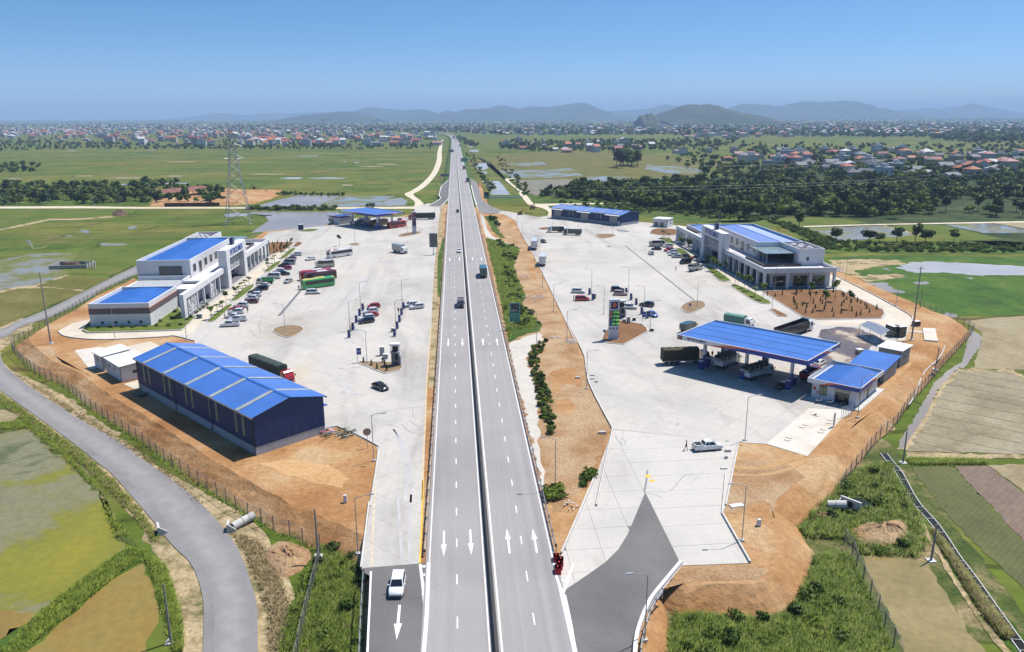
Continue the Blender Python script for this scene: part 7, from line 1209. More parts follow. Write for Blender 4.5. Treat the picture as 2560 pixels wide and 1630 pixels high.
# culverts
def pipe(label,f,a,b,r,z):p,q=f(*a,z),f(*b,z);t=thing('culvert_pipe',label,'pipe',(*p[:2],z));d=(q[0]-p[0],q[1]-p[1],.35);part('pipe',MB().tube([(0,0,0),d],r,14),M_kerb,t);part('collar',MB().tube([(d[0]*.45,d[1]*.45,.16),(d[0]*.5,d[1]*.5,.18)],r*1.12,14),M_kerb,t);return t
def headwall(label,f,x,y,w,yaw,z):p=f(x,y,z);t=thing('headwall',label,'wall',(*p[:2],z),yaw);part('wall',MB().box(-w/2,w/2,-.15,.15,-.3,1.1),M_kerb,t);part('wing',MB().hexa([(-w/2,-1,-.3),(-w/2+.2,-1,-.3),(-w/2+.2,-.15,-.3),(-w/2,-.15,-.3)],[(-w/2,-1,.3),(-w/2+.2,-1,.3),(-w/2+.2,-.15,1.0),(-w/2,-.15,1.0)]),M_kerb,t);part('mouth',MB().tube([(0,-.16,.35),(0,-.19,.35)],.45,12),M_dark,t)
pipe('white concrete pipe sticking out of the bank by the left fence',C0,(2000,455),(2180,375),.55,FZ+.5);headwall('small concrete headwall at the end of the white pipe',C0,1965,480,1.6,math.radians(100),FZ+.1);headwall('small concrete headwall across the village road from the white pipe',C0,1365,505,1.8,math.radians(115),FZ+.1);pipe('pale concrete pipe leading into the dark drain pool',C3,(720,265),(880,285),.6,FZ+.6);headwall('white headwall over the dark drain pool',C3,915,280,3.0,math.radians(-55),FZ+.3)
# irrigation channel at lower right
cl=smooth(many(C3,[(1230,-170),(1300,-80),(1372,10),(1500,240),(1680,445),(1860,712),(1970,855),(2090,1022),(2210,1190),(2350,1385),(2480,1560)],FZ+.1),4);cr_=offset_line(cl,-1.05);t=thing('irrigation_channel','narrow concrete irrigation channel with cross bars at lower right','channel',(*cl[0],FZ));o=np.array(cl[0])
for side in(cl,cr_):part('channel_wall',kerb_line([tuple(np.array(p)-o)for p in side],.11,.2),M_kerb,t)
n=len(cl);part('channel_water',MB().add([(*(np.array(p)-o),.14)for p in cl]+[(*(np.array(p)-o),.14)for p in cr_],[(i+1,i,n+i,n+i+1)for i in range(n-1)]),M_black,t)
for i in range(3,n-1,2):a,b=np.array(cl[i])-o,np.array(cr_[i])-o;part('cross_bar',MB().tube([(*a,.2),(*b,.2)],.05,4),M_kerb,t)
# red water barriers at the nose of the ramp
for k,(x,y)in enumerate(((655,745),(692,775),(678,808),(668,848))):p=C2(x,y);t=thing('road_barrier','red plastic water barrier at the ramp nose, %s from the expressway side'%('first','second','third','fourth')[k],'barrier',(p[0],p[1],.02),random.uniform(.9,1.7));part('shell',MB().loft([[(x_,-.35,z),(x_,.35,z)]for x_,z in((-.62,0),(-.62,.25),(-.45,.75),(.45,.75),(.62,.25),(.62,0))]).add([(-.62,-.35,0),(-.62,-.35,.25),(-.45,-.35,.75),(.45,-.35,.75),(.62,-.35,.25),(.62,-.35,0)],[(0,1,2,3,4,5)]).add([(-.62,.35,0),(-.62,.35,.25),(-.45,.35,.75),(.45,.35,.75),(.62,.35,.25),(.62,.35,0)],[(5,4,3,2,1,0)]),plain('red plastic',(.8,.03,.035),.4),t);part('fill_cap',MB().tube([(0,0,.75),(0,0,.8)],.12,8),MATS['red plastic'],t)
# ------------------------------------------------------------------ motorcycles, people, diggers
def motorcycle(label,p,yaw,col):
 t=thing('motorcycle',label,'motorcycle',(p[0],p[1],.09),yaw);wheels_=wheel_mesh(.28,.1)
 for x in(-.6,.6):o=link('wheel',wheels_[0],t,(x,0,.28));link('rim',wheels_[1],o)
 part('body',MB().hexa([(-.75,-.14,.5),(.2,-.14,.35),(.2,.14,.35),(-.75,.14,.5)],[(-.8,-.12,.72),(.1,-.12,.6),(.1,.12,.6),(-.8,.12,.72)]).hexa([(.3,-.2,.35),(.5,-.18,.35),(.5,.18,.35),(.3,.2,.35)],[(.38,-.16,.95),(.5,-.14,.9),(.5,.14,.9),(.38,.16,.95)]),PAINT[col],t);part('seat',MB().box(-.7,.0,-.13,.13,.72,.8),M_trim,t);part('handlebar',MB().tube([(.35,-.35,1.02),(.42,0,.98),(.35,.35,1.02)],.025,5),M_trim,t);return t
M5=survey(2000,840,7.667);motorcycle('white motorcycle parked left of the office door',M5(370,1285),.2,'white');motorcycle('white and black motorcycle next to the first at the office',M5(590,1315),.3,'white');motorcycle('dark motorcycle in front of the office shop door',M5(800,1350),.3,'black')
SK=plain('skin',(.36,.2,.13),.6);CL={k:plain('cloth '+k,c,.85)for k,c in dict(black=(.015,.015,.018),navy=(.02,.03,.08),white=(.6,.6,.6),grey=(.15,.15,.16),red=(.4,.03,.03)).items()}
def body_mesh(pose):
 """one continuous skinned figure, 1.7 m; stride opens the legs, the arms swing against them"""
 st=pose;J={'pel':(0,0,.93),'sp':(.01,0,1.15),'ch':(.02,0,1.36),'nk':(.03,0,1.47),'hd':(.05,0,1.58),'tp':(.05,0,1.68)};E=[('pel','sp'),('sp','ch'),('ch','nk'),('nk','hd'),('hd','tp')];Rd={'pel':(.15,.12),'sp':(.13,.1),'ch':(.16,.11),'nk':(.055,.055),'hd':(.085,.1),'tp':(.06,.07)}
 for s,k in((-1,1),(1,-1)):
  L='l%d'%s;J.update({L+'h':(0,s*.1,.88),L+'k':(k*st*.5+.03,s*.1,.48),L+'a':(k*st,s*.1,.08+(.05 if k*st<0 else 0)),L+'t':(k*st+.17,s*.11,.04),L+'s':(.01,s*.19,1.39),L+'e':(-k*st*.35,s*.25,1.12),L+'w':(-k*st*.6+.08,s*.24,.9),L+'f':(-k*st*.65+.12,s*.23,.8)})
  E+=[('pel',L+'h'),(L+'h',L+'k'),(L+'k',L+'a'),(L+'a',L+'t'),('ch',L+'s'),(L+'s',L+'e'),(L+'e',L+'w'),(L+'w',L+'f')];Rd.update({L+'h':(.095,.095),L+'k':(.06,.06),L+'a':(.042,.042),L+'t':(.04,.035),L+'s':(.06,.06),L+'e':(.042,.042),L+'w':(.032,.032),L+'f':(.04,.02)})
 ks=list(J);me=bpy.data.meshes.new('body');me.from_pydata([J[k]for k in ks],[(ks.index(a),ks.index(b))for a,b in E],[]);ob=bpy.data.objects.new('body',me);COL.objects.link(ob);ob.modifiers.new('skin','SKIN');ob.modifiers.new('sub','SUBSURF').levels=1
 for i,k in enumerate(ks):sv=me.skin_vertices[0].data[i];sv.radius=Rd[k];sv.use_root=k=='pel'
 m=bpy.data.meshes.new_from_object(ob.evaluated_get(bpy.context.evaluated_depsgraph_get()));bpy.data.objects.remove(ob)
 for k in range(3):m.materials.append(SK)
 for p in m.polygons:z=p.center.z;p.material_index=0 if z>1.44 or(abs(p.center.y)>.2 and z<1.0)else(1 if z>.9 else 2);p.use_smooth=True
 return m
HAIR=MB().loft([[(.04+math.cos(a)*r*1.05,math.sin(a)*r*.92,z)for a in np.linspace(0,6.28,9)[:-1]]for z,r in((1.58,.1),(1.65,.105),(1.71,.07),(1.73,.02))]).mesh('hair',M_trim,True)
def person(label,p,yaw,top,legs,stride=.22):
 base=cached(('body',stride),lambda:body_mesh(stride));t=thing('person',label,'person',(p[0],p[1],p[2]if len(p)>2 else 0),yaw);o=link('body',base,t)
 for i,m in((0,SK),(1,CL[top]),(2,CL[legs])):o.material_slots[i].link='OBJECT';o.material_slots[i].material=m
 link('hair',HAIR,t);return t
person('person in black walking away from the white pickup on the apron',B2(1772,1050),math.radians(170),'black','black',.26);person('person in dark clothes standing at the nose of the green coach',E8(1490,755),1.2,'black','navy',.04);person('person in grey standing behind the red car of the left row',E8(718,1095),2.0,'grey','black',.04);person('person walking behind the maroon sedan of the left row',E8(886,925),1.7,'white','black',.2);person('person between the white pickups and the lawn strip',E8(372,1180),.5,'black','navy',.04);person('person in black walking across the lane by the right parked row',F4(1985,1068),math.radians(200),'black','black',.24);person('person standing behind the second charger row',Q1(908,425),1.5,'black','black',.04);person('person at the open tailgate of the red people carrier',A2(803,935),0,'navy','black',.04);person('person in white by the pump under the far left canopy',J7(1095,560),1.5,'white','navy',.04);person('person in pink-white at the right pump of the far left canopy',J7(1228,545),1.5,'white','grey',.04);person('person in red beside the chargers near the lamp post, left row',Q1(115,730),0,'red','black',.04);person('person under the big canopy beside the white box lorry',C4(735,600),1,'black','black',.04)
def digger(label,p,yaw,s,z):
 t=thing('excavator',label,'excavator',(p[0],p[1],z),yaw,None,s);m=plain('rusty orange',(.22,.07,.03),.7,var=.3);part('track',MB().box(-1.6,1.6,-1.3,-.8,0,.75),M_trim,t);part('track',MB().box(-1.6,1.6,.8,1.3,0,.75),M_trim,t);part('house',MB().hexa([(-1.7,-1.1,.9),(1.0,-1.1,.9),(1.0,1.1,.9),(-1.7,1.1,.9)],[(-1.6,-1.1,1.9),(.4,-1.1,1.9),(.4,1.1,1.9),(-1.6,1.1,1.9)]),m,t);part('cab',MB().box(-.3,1.1,.2,1.1,.9,2.8),M_glass2,t);part('boom',MB().tube([(.8,-.2,1.5),(2.6,-.2,4.2),(4.6,-.2,3.6)],[.28,.25,.18],4),m,t);part('dipper',MB().tube([(4.5,-.2,3.8),(5.0,-.2,1.4)],.16,4),m,t);part('bucket',MB().hexa([(4.6,-.7,.5),(5.6,-.7,.6),(5.6,.3,.6),(4.6,.3,.5)],[(4.8,-.6,1.5),(5.2,-.6,1.5),(5.2,.2,1.5),(4.8,.2,1.5)]),M_trim,t)
digger('rusty excavator with raised arm at the junction of the far tracks',A2(450,150),1.2,.9,0);digger('dark excavator lower down beside the far right ramp',A2(345,195),.2,.7,0);digger('excavator on the sand heap in the far left fields',D0(2190,850,FZ),2.6,.8,FZ+1.5)
# sheds and walls in the left fields
b=D0(1480,905,FZ);e=D0(1800,870,FZ);L=math.dist(b[:2],e[:2]);t=thing('rusty_shed','long open shed with rusty red roof in the far left fields','shed',b,math.atan2(e[1]-b[1],e[0]-b[0]));part('roof',MB().hexa([(-8,-3,3.2),(L+1,-3,3.2),(L+1,7,5.2),(-8,7,5.2)],[(-8,-3,3.35),(L+1,-3,3.35),(L+1,7,5.35),(-8,7,5.35)]),plain('rusty roof',(.26,.1,.075),.8,var=.3,scale=.2),t)
for k in range(9):part('post',MB().box(L*k/8-.15,L*k/8+.15,-2.4,-2.1,0,3.2),M_brown,t)
b=D0(1415,985,FZ);e=D0(1890,980,FZ);L=math.dist(b[:2],e[:2]);tag(part('yard_wall',MB().box(0,L,-.15,.15,0,2.2),M_brown,None,b,math.atan2(e[1]-b[1],e[0]-b[0])),'long rusty site wall along the track in the far left fields','wall')
b=A0(420,665,FZ);t=thing('walled_tomb','small walled tomb with pale gateway in the flooded left paddy','tomb',b,.05);part('wall',MB().box(0,13,0,.3,0,1.3).box(0,.3,.3,9,0,1.3).box(12.7,13,.3,9,0,1.3).box(0,13,9,9.3,0,1.3),M_block,t);part('grave_mound',MB().hexa([(3,3,0),(9,3,0),(9,7,0),(3,7,0)],[(4,4,1.6),(8,4,1.6),(8,6,1.6),(4,6,1.6)]),M_brown,t)
for k in range(4):part('gate_pillar',MB().box(13.2+k*1.1,13.6+k*1.1,-.2-k*.4,.2-k*.4,0,2.6),M_cream,t)
tag(part('forecourt_wall',MB().box(0,22,-.1,.1,0,.9),M_fwhite,None,E2(1250,1270),.05),'low white wall beside the pale pond at the far right ramp','wall')
# ------------------------------------------------------------------ vegetation
L_tree=leaf_mat('broad leaves',(0.035,0.075,0.009),(0.155,0.22,0.034),.9);L_dark=leaf_mat('dark leaves',(0.022,0.05,0.008),(0.1,0.15,0.024),.9);L_fresh=leaf_mat('fresh leaves',(0.085,0.15,0.012),(0.23,0.3,0.04));L_grass=leaf_mat('grass blades',(0.12,0.19,0.014),(0.27,0.33,0.045),.3);L_dry=leaf_mat('dry grass',(0.24,0.18,0.08),(0.42,0.33,0.17),.3);L_palm=leaf_mat('palm leaves',(0.03,0.06,0.008),(0.12,0.16,0.03))
M_bark=plain('bark',(.1,.075,.05),.9,var=.25)
def leaf_cloud(pts,nrm,size,rng,aspect=.6):
 """one small bent leaf quad at each point, facing roughly outward"""
 n=len(pts);r=rng.normal(size=(n,3))*.75+nrm;r/=np.linalg.norm(r,axis=1)[:,None];q=nrm+.35*r;leaf_cloud.nrm=np.repeat(q/np.linalg.norm(q,axis=1)[:,None],4,0);t=np.cross(r,rng.normal(size=(n,3)));t/=np.linalg.norm(t,axis=1)[:,None];b=np.cross(r,t);s=(size*rng.uniform(.6,1.3,n))[:,None]
 v=np.stack([pts-t*s-b*s*aspect,pts+t*s-b*s*aspect,pts+t*s+b*s*aspect,pts-t*s+b*s*aspect],1).reshape(-1,3);return v,np.arange(4*n).reshape(-1,4)
def cloud_mesh(name,v,f,mat,nrm=None):
 me=bpy.data.meshes.new(name);me.vertices.add(len(v));me.vertices.foreach_set('co',v.astype(np.float32).ravel());k=f.shape[1];me.loops.add(f.size);me.loops.foreach_set('vertex_index',f.astype(np.int32).ravel());me.polygons.add(len(f));me.polygons.foreach_set('loop_start',np.arange(0,f.size,k,dtype=np.int32));me.materials.append(mat);me.update(calc_edges=True)
 nrm=leaf_cloud.nrm if nrm is None else nrm
 me.polygons.foreach_set('use_smooth',np.ones(len(f),bool));me.normals_split_custom_set_from_vertices(nrm.astype(np.float32));return me
def crown(seed,n,R,Hc,z0,size,mat,lobes=7,spread=.62):
 g=np.random.default_rng(seed);P,N=[],[]
 c=[(0,0,z0+Hc*.55,R*.62)]+[(math.cos(a)*R*spread*g.uniform(.6,1),math.sin(a)*R*spread*g.uniform(.6,1),z0+Hc*g.uniform(.25,.85),R*g.uniform(.32,.55))for a in np.linspace(0,6.28,lobes,endpoint=False)+g.uniform(0,.6)]
 for x,y,z,r in c:
  k=int(n*r*r/sum(q[3]**2 for q in c));d=g.normal(size=(k,3));d/=np.linalg.norm(d,axis=1)[:,None];rad=r*g.uniform(.55,1.08,k)[:,None];P.append(np.array([x,y,z])+d*rad*[1,1,Hc/(2.2*R)]);N.append(d)
 v,f=leaf_cloud(np.concatenate(P),np.concatenate(N),size,g);v[:,2]=np.maximum(v[:,2],z0*.6);return cloud_mesh('crown',v,f,mat)
def trunk(h,r,seed=0):
 g=random.Random(seed);mb=MB().tube([(0,0,-.3),(g.uniform(-.1,.1),g.uniform(-.1,.1),h*.5),(g.uniform(-.2,.2),g.uniform(-.2,.2),h)],[r,r*.8,r*.45],6)
 for k in range(3):a=g.uniform(0,6.28);mb.tube([(0,0,h*.55),(math.cos(a)*h*.25,math.sin(a)*h*.25,h*1.0)],[r*.5,r*.15],5)
 return mb.mesh('trunk',M_bark)
def palm_crown(seed,n,L,z,mat):
 g=random.Random(seed);mb=MB()
 for k in range(n):
  a=6.283*k/n+g.uniform(-.2,.2);up=g.uniform(.2,.9);w=.28;c,s=math.cos(a),math.sin(a);P=[(c*L*u,s*L*u,z+L*(up*u-.95*u*u))for u in(0,.3,.6,.85,1)];W=(.05,w,w*1.1,w*.7,.03)
  mb.add([(p[0]-s*q,p[1]+c*q,p[2]-q*.35)for p,q in zip(P,W)]+list(P)+[(p[0]+s*q,p[1]-c*q,p[2]-q*.35)for p,q in zip(P,W)],[x for i in range(4)for x in((i,i+1,6+i,5+i),(5+i,6+i,11+i,10+i))])
 return mb.mesh('crown',mat)
TREES=[(crown(1,520,3.4,5.6,2.2,.42,L_tree),trunk(3.6,.2,1)),(crown(2,560,4.2,5.2,2.0,.45,L_dark),trunk(3.4,.24,2)),(crown(3,420,2.6,6.4,2.2,.38,L_tree,6,.5),trunk(4.2,.17,3)),(crown(4,480,3.8,4.2,1.6,.42,L_fresh),trunk(2.8,.18,4)),(crown(9,540,3.2,7.5,2.5,.42,L_dark,9,.5),trunk(5,.22,5))]
PALM=[(palm_crown(1,11,2.3,3.6,L_palm),MB().tube([(0,0,-.2),(.08,0,1.8),(.02,.05,3.6)],[.16,.11,.09],6).mesh('trunk',M_bark)),(palm_crown(2,9,2.0,2.2,L_fresh),MB().tube([(0,0,-.2),(0,.06,2.2)],[.17,.1],6).mesh('trunk',M_bark))]
SAPL=[(crown(21,110,.75,1.5,2.2,.16,L_tree,4),MB().tube([(0,0,-.1),(.03,0,1.4),(0,.03,2.6)],[.05,.04,.03],5).mesh('trunk',M_bark)),(crown(22,130,.85,1.3,2.0,.17,L_fresh,4),MB().tube([(0,0,-.1),(.03,0,1.3),(0,.03,2.4)],[.05,.04,.03],5).mesh('trunk',M_bark)),(palm_crown(5,9,.95,2.5,L_palm),MB().tube([(0,0,-.1),(.03,0,1.3),(0,.03,2.5)],[.09,.06,.05],6).mesh('trunk',M_bark))]
CONE=cloud_mesh('foliage',*(lambda g:leaf_cloud(*(lambda z,a:(np.stack([np.cos(a)*(1.15-z)*.24*g.uniform(.5,1,150),np.sin(a)*(1.15-z)*.24*g.uniform(.5,1,150),z*1.25+.08],1),np.stack([np.cos(a),np.sin(a),.3+0*a],1)))(g.uniform(0,1,150),g.uniform(0,6.28,150)),.09,g))(np.random.default_rng(5)),L_dark)
L_bush=leaf_mat('bush leaves',(0.055,0.105,0.012),(0.19,0.25,0.04));BUSH=[crown(31,300,1.2,1.5,0,.17,L_bush,7),crown(32,280,1.3,1.1,0,.17,L_fresh,7),crown(33,300,1.0,1.7,0,.16,L_tree,6)]
def plant(name,pr,p,z,s,label,cat,group,hz=1.0):
 t=thing(name,label,cat,(p[0],p[1],z),random.uniform(0,6.28),group);t.scale=(s,s,s*hz);link('crown',pr[0],t);link('trunk',pr[1],t);return t
def bush(p,z,s,label,group,k=None,name='bush'):
 o=tag(link(name,BUSH[random.randrange(3)if k is None else k],None,(p[0],p[1],z-.1),random.uniform(0,6.28)),label,'bush',group);o.scale=(s,s*random.uniform(.85,1.15),s*random.uniform(.8,1.1));return o
 # young trees along the two walks
for i,(x,y,k)in enumerate(((165,1200,1),(180,1190,1),(265,1120,2),(340,1070,2),(400,985,0),(530,885,0),(585,830,2),(640,780,2),(690,720,2),(740,680,2),(1025,450,2),(1090,390,2),(1125,350,2),(1240,270,2),(1270,220,0),(1345,170,2),(1385,115,0),(1020,420,0))):plant('young_tree',SAPL[k],E8(x,y),.1,random.uniform(.95,1.2),'slim young %s, %s along the left walk from its near end'%('palm' if k==2 else 'tree',ORD[i]),'tree','young trees on the left walk')
for i,(x,y,k)in enumerate(((1570,400,2),(1590,395,2),(1620,415,2),(1720,480,1),(1740,490,0),(1790,515,1),(1800,530,0),(1950,650,0),(2000,680,1),(2030,690,1),(2060,715,0),(2105,730,0),(2215,800,0),(2270,830,1),(2310,850,1),(2360,900,2),(2430,925,1))):plant('young_tree',SAPL[k],A2(x,y),.1,random.uniform(1.1,1.6),'slim young %s, %s along the right walk from its far end'%('palm' if k==2 else 'tree',ORD[i]),'tree','young trees on the right walk')
for i,(x,y,k,s)in enumerate(((570,950,0,1.7),(690,1015,0,1.6),(780,940,0,1.8),(905,1010,0,1.5),(470,870,0,1.4),(655,860,1,1.5))):plant('garden_tree',SAPL[k],A3(x,y),.1,s,'bare-stemmed tree in the right planting bed, %s one'%('left middle','front middle','centre','right','back left','back centre')[i],'tree','taller trees of the right planting bed')
gp=[A3(x,y)[:2]for x,y in((150,870),(430,860),(820,860),(1180,1020),(1190,1070),(650,1085),(500,1060))]
for p in fill(gp,46,2.0):o=tag(link('garden_shrub',CONE,None,(p[0],p[1],.1),random.uniform(0,6)),'small dark cone shrub in the reddish planting bed on the right','shrub','cone shrubs of the right planting bed');o.scale=(random.uniform(.8,1.2),)*2+(random.uniform(.7,1.2),)
for p in fill([A1(x,y)[:2]for x,y in((225,450),(300,440),(450,440),(390,495),(245,545))],24,2.6):o=tag(link('garden_shrub',CONE,None,(p[0],p[1],.1),random.uniform(0,6)),'small dark cone shrub in the planting bed beyond the left building','shrub','cone shrubs of the left planting bed');o.scale=(1.1,1.1,1.2)
for x,y in((740,1180),(850,1175),(955,1172),(1055,1172),(1145,1170),(1250,1165),(1345,1160),(1450,1160),(1555,1150),(1380,1120),(1480,1100),(1505,1040),(1610,1105),(1640,1085),(1690,1045),(1720,1020),(1750,1000),(1780,975)):bush(A0(x,y),.2,random.uniform(.45,.65),'small clipped bush on the lawn round the left wing','clipped bushes of the left lawn',0)
for f,x,y,z in((B1,1062,300,1),(B1,1130,325,1),(B1,1178,355,1),(B1,1228,300,1),(B1,1245,325,1),(B1,1262,368,1)):tag(link('island_shrub',CONE,None,(*f(x,y)[:2],.1)),'small cone shrub on the island with the grey transformer tower','shrub','cone shrubs of the transformer island')
plant('island_tree',SAPL[0],A1(855,465),0,1.35,'thin tree with sparse crown behind the white coach','tree',None)
# bushes on the verge right of the expressway
vb=[A2(x,y)[:2]for x,y in((150,420),(330,480),(310,560),(285,640),(310,740),(365,840),(350,960),(500,1110),(500,1170),(330,1180),(240,1120),(200,900),(200,640))]
for p in fill(vb,70,1.5):bush(p,0,random.uniform(.45,1.15),'leafy bush on the grassy strip right of the expressway','bushes of the right strip')
for p in fill([B2(x,y)[:2]for x,y in((520,115),(575,105),(540,160),(520,300),(545,440),(605,560),(618,680),(632,850),(630,925),(560,915),(530,780),(500,650),(480,520),(445,400),(425,250),(470,150))],75,.75):bush(p,0,random.uniform(.4,.75),'dense bush in the hedge row beside the pale service path','hedge row bushes')
for x,y,s in((600,1420,1),(650,1400,1.2),(680,1450,1.0),(620,1460,1.1),(910,1290,.9),(940,1270,.9),(960,1240,.8),(890,1350,.7)):bush(B2(x,y),0,s,'low green bush in the rubble strip at lower centre','low bushes of the rubble strip',1)
for p in fill([A2(x,y)[:2]for x,y in((80,215),(150,220),(165,290),(120,330))],9,1.2):bush(p,0,1.3,'dark bush on the bend of the upper service path','bushes by the upper service path',2)
# scrub and grass of the foreground: tufts nobody could count
POOL=many(C3,[(780,310),(880,220),(950,195),(1020,195),(1100,255),(1160,305),(1010,310),(960,380),(850,355)],FZ)
def tufts(name,polys,n,h,mat,label,z,blades=5,w=.05):
 g=np.random.default_rng(len(name)*7+n);per=n//len(polys);P=[]
 for poly in polys:P+=fill(poly,per)
 P=np.array([p for p in P if not inside(p,POOL)]);m=len(P)*blades;base=np.repeat(np.c_[P,np.full(len(P),z)],blades,0)+np.c_[g.normal(0,.16,(m,2)),np.zeros(m)];a=g.uniform(0,6.28,m);hh=h*g.uniform(.4,1.2,m);lean=g.uniform(.4,1.3,m)*hh;tip=base+np.c_[np.cos(a)*lean,np.sin(a)*lean,hh];s=np.c_[-np.sin(a)*w,np.cos(a)*w,np.zeros(m)]*g.uniform(.6,1.6,m)[:,None]
 nz=np.cross(2*s,tip-base)[:,2];s[nz<0]*=-1;v=np.stack([base-s,base+s,tip],1).reshape(-1,3);nr=np.repeat(g.normal(0,.3,(m,3))+[0,0,1],3,0);nr/=np.linalg.norm(nr,axis=1)[:,None];o=link(name,cloud_mesh(name,v,np.arange(3*m).reshape(-1,3),mat,nr));o['kind']='stuff';o['label']=label;return o
sl=many(C1,[(700,640),(830,600),(930,560),(1005,650),(1030,800),(1050,900),(1030,1533),(1010,1750),(300,1750),(440,1200),(560,900),(660,740)],FZ)
sr=many(C3,[(-560,1180),(-200,1240),(150,1260),(330,1230),(470,1110),(560,900),(620,720),(900,700),(1040,960),(1200,1380),(1300,1700),(-700,1750),(-640,1400)],FZ)
sg=many(C3,[(470,480),(650,270),(760,100),(1000,-40),(1250,-80),(1370,140),(1520,380),(1560,560),(1500,720),(1000,700),(860,560),(560,560)],FZ)
cn=many(C3,[(1600,450),(1780,700),(2000,1010),(2130,1180),(2290,1400),(2240,1420),(2080,1240),(1940,1010),(1800,790),(1680,590)],FZ)
tufts('scrub_grass',[sl,sr,sr,sg],15000,.75,L_grass,'rough green grass in the scrub on both sides of the foreground',FZ,6,.06);tufts('dry_grass',[sl,sr,sg,cn],5200,.6,L_dry,'dry straw coloured grass in the foreground scrub',FZ,6,.05);tufts('bank_grass',[cn,many(B3,[(1410,1125),(2070,1135),(2080,1175),(1440,1180)],FZ),many(B0,[(0,820),(230,800),(350,900),(620,1140),(800,1330),(980,1640),(1110,1790),(1000,1800),(860,1420),(600,1160),(330,935),(250,865),(0,880)],FZ),many(C0,[(1090,650),(1270,660),(1000,880),(560,1240),(100,1600),(0,1560),(350,1200),(800,850)],FZ),many(B0,[(0,560),(330,800),(700,1070),(960,1300),(1200,1560),(1350,1800),(1330,1850),(1180,1640),(900,1350),(640,1130),(330,880),(0,640)],FZ),many(C0,[(1230,680),(1420,800),(1480,1000),(1560,1300),(1560,1533),(1500,1533),(1420,1200),(1330,900)],FZ)],12000,.5,L_grass,'long grass on the paddy banks',FZ,5,.05)
tufts('verge_grass',[[A2(x,y)[:2]for x,y in((55,400),(200,430),(200,640),(240,900),(280,1200),(250,1270),(160,850),(100,600))],vb,vb],8000,.6,L_fresh,'bright grass on the strip right of the expressway',0,5,.06)
tufts('verge_straw',[many(B0,[(0,560),(330,800),(700,1070),(960,1300),(1200,1560),(1350,1800),(1330,1850),(1180,1640),(900,1350),(640,1130),(330,880),(0,640)],FZ),many(C0,[(2000,520),(2120,700),(2220,950),(2300,1200),(2320,1533),(2500,1533),(2480,1100),(2330,720),(2200,560)],FZ),many(B0,[(110,380),(420,600),(800,850),(1300,1170),(1700,1520),(1740,1500),(1300,1120),(800,800),(420,560)],FZ)],4200,.4,L_dry,'straw on the verges of the village road',FZ,5,.05)
tufts('fence_grass',[[*fl_line,*offset_line(fl_line,-2.2)[::-1]]],4500,.6,L_grass,'grass along the foot of the left mesh fence',FZ,5,.05)
for p in fill(sl,24,1.8):bush(p,FZ,random.uniform(.45,1.0),'green bush in the scrub at the bottom left of the ramp','bushes of the lower left scrub')
for p in fill(many(C3,[(-500,1260),(300,1240),(560,1000),(700,900),(860,1000),(900,1400),(700,1700),(-560,1700)],FZ),30,2.0):bush(p,FZ,random.uniform(.5,1.1),'green bush in the scrub at the bottom right corner','bushes of the lower right scrub')
for p in fill(sg,20,2.2):bush(p,FZ,random.uniform(.5,1.0),'low bush in the grass round the dark drain pool','bushes round the drain pool')
# groves and rows of trees
for p in fill(many(D2,[(1170,655),(1390,655),(1405,625),(1180,625)],FZ),13,4.5):plant('grove_tree',TREES[random.choice((1,4))],p,FZ,random.uniform(1.5,2.0),'tall dark tree of the lone grove standing in the flooded paddies','tree','trees of the lone grove')
for x0,y0,x1,y1,n in((0,905,820,895,26),(0,935,700,925,24),(200,845,1300,845,30),(700,960,1260,930,20),(0,960,130,955,6),(1250,800,1560,800,9)):
 for k in range(n):u=(k+random.uniform(-.3,.3))/n;p=D0(x0+(x1-x0)*u,y0+(y1-y0)*u+random.uniform(-6,6),FZ);q=random.random();plant('field_tree',PALM[random.randrange(2)]if q<.55 else TREES[random.choice((0,3))],p,FZ,random.uniform(.9,1.5)if q<.55 else random.uniform(.6,1.0),'young palm or fruit tree in the rows of the far left fields','tree','trees in rows of the far left fields')
wood=[many(A2,[(1350,150),(1500,60),(1800,40),(2100,60),(2406,40),(2406,200),(1900,215),(1600,200)],FZ),many(A3,[(0,20),(700,-20),(1300,20),(1700,110),(1760,200),(1500,225),(1180,235),(1100,180),(700,205),(0,215)],FZ),many(A3,[(1860,190),(1930,130),(2200,140),(2800,150),(2800,230),(2000,215)],FZ)]
for poly,n in zip(wood,(50,62,16)):
 for p in fill(poly,n,5.0):plant('wood_tree',TREES[random.randrange(5)],p,FZ,random.uniform(.8,1.35),'leafy tree at the edge of the wood behind the right building','tree','trees at the edge of the right wood')
for i,(f,x,y,s)in enumerate(((A3,790,430,.8),(A3,1070,430,.8),(A3,1160,430,.6),(A3,1310,430,.8),(A3,1470,430,.8),(A3,1560,430,.8),(A3,1800,430,.7),(A3,470,315,.9),(A2,910,125,.8))):plant('field_tree',TREES[random.choice((1,4,0))],f(x,y,FZ),FZ,s,('dark tree on the bank behind the right building, %s from the left'%ORD[i])if i<7 else('lone dark tree by the pale track behind the right building','dark tree beside the roof of the far right warehouse')[i-7],'tree','trees on the right paddy banks')
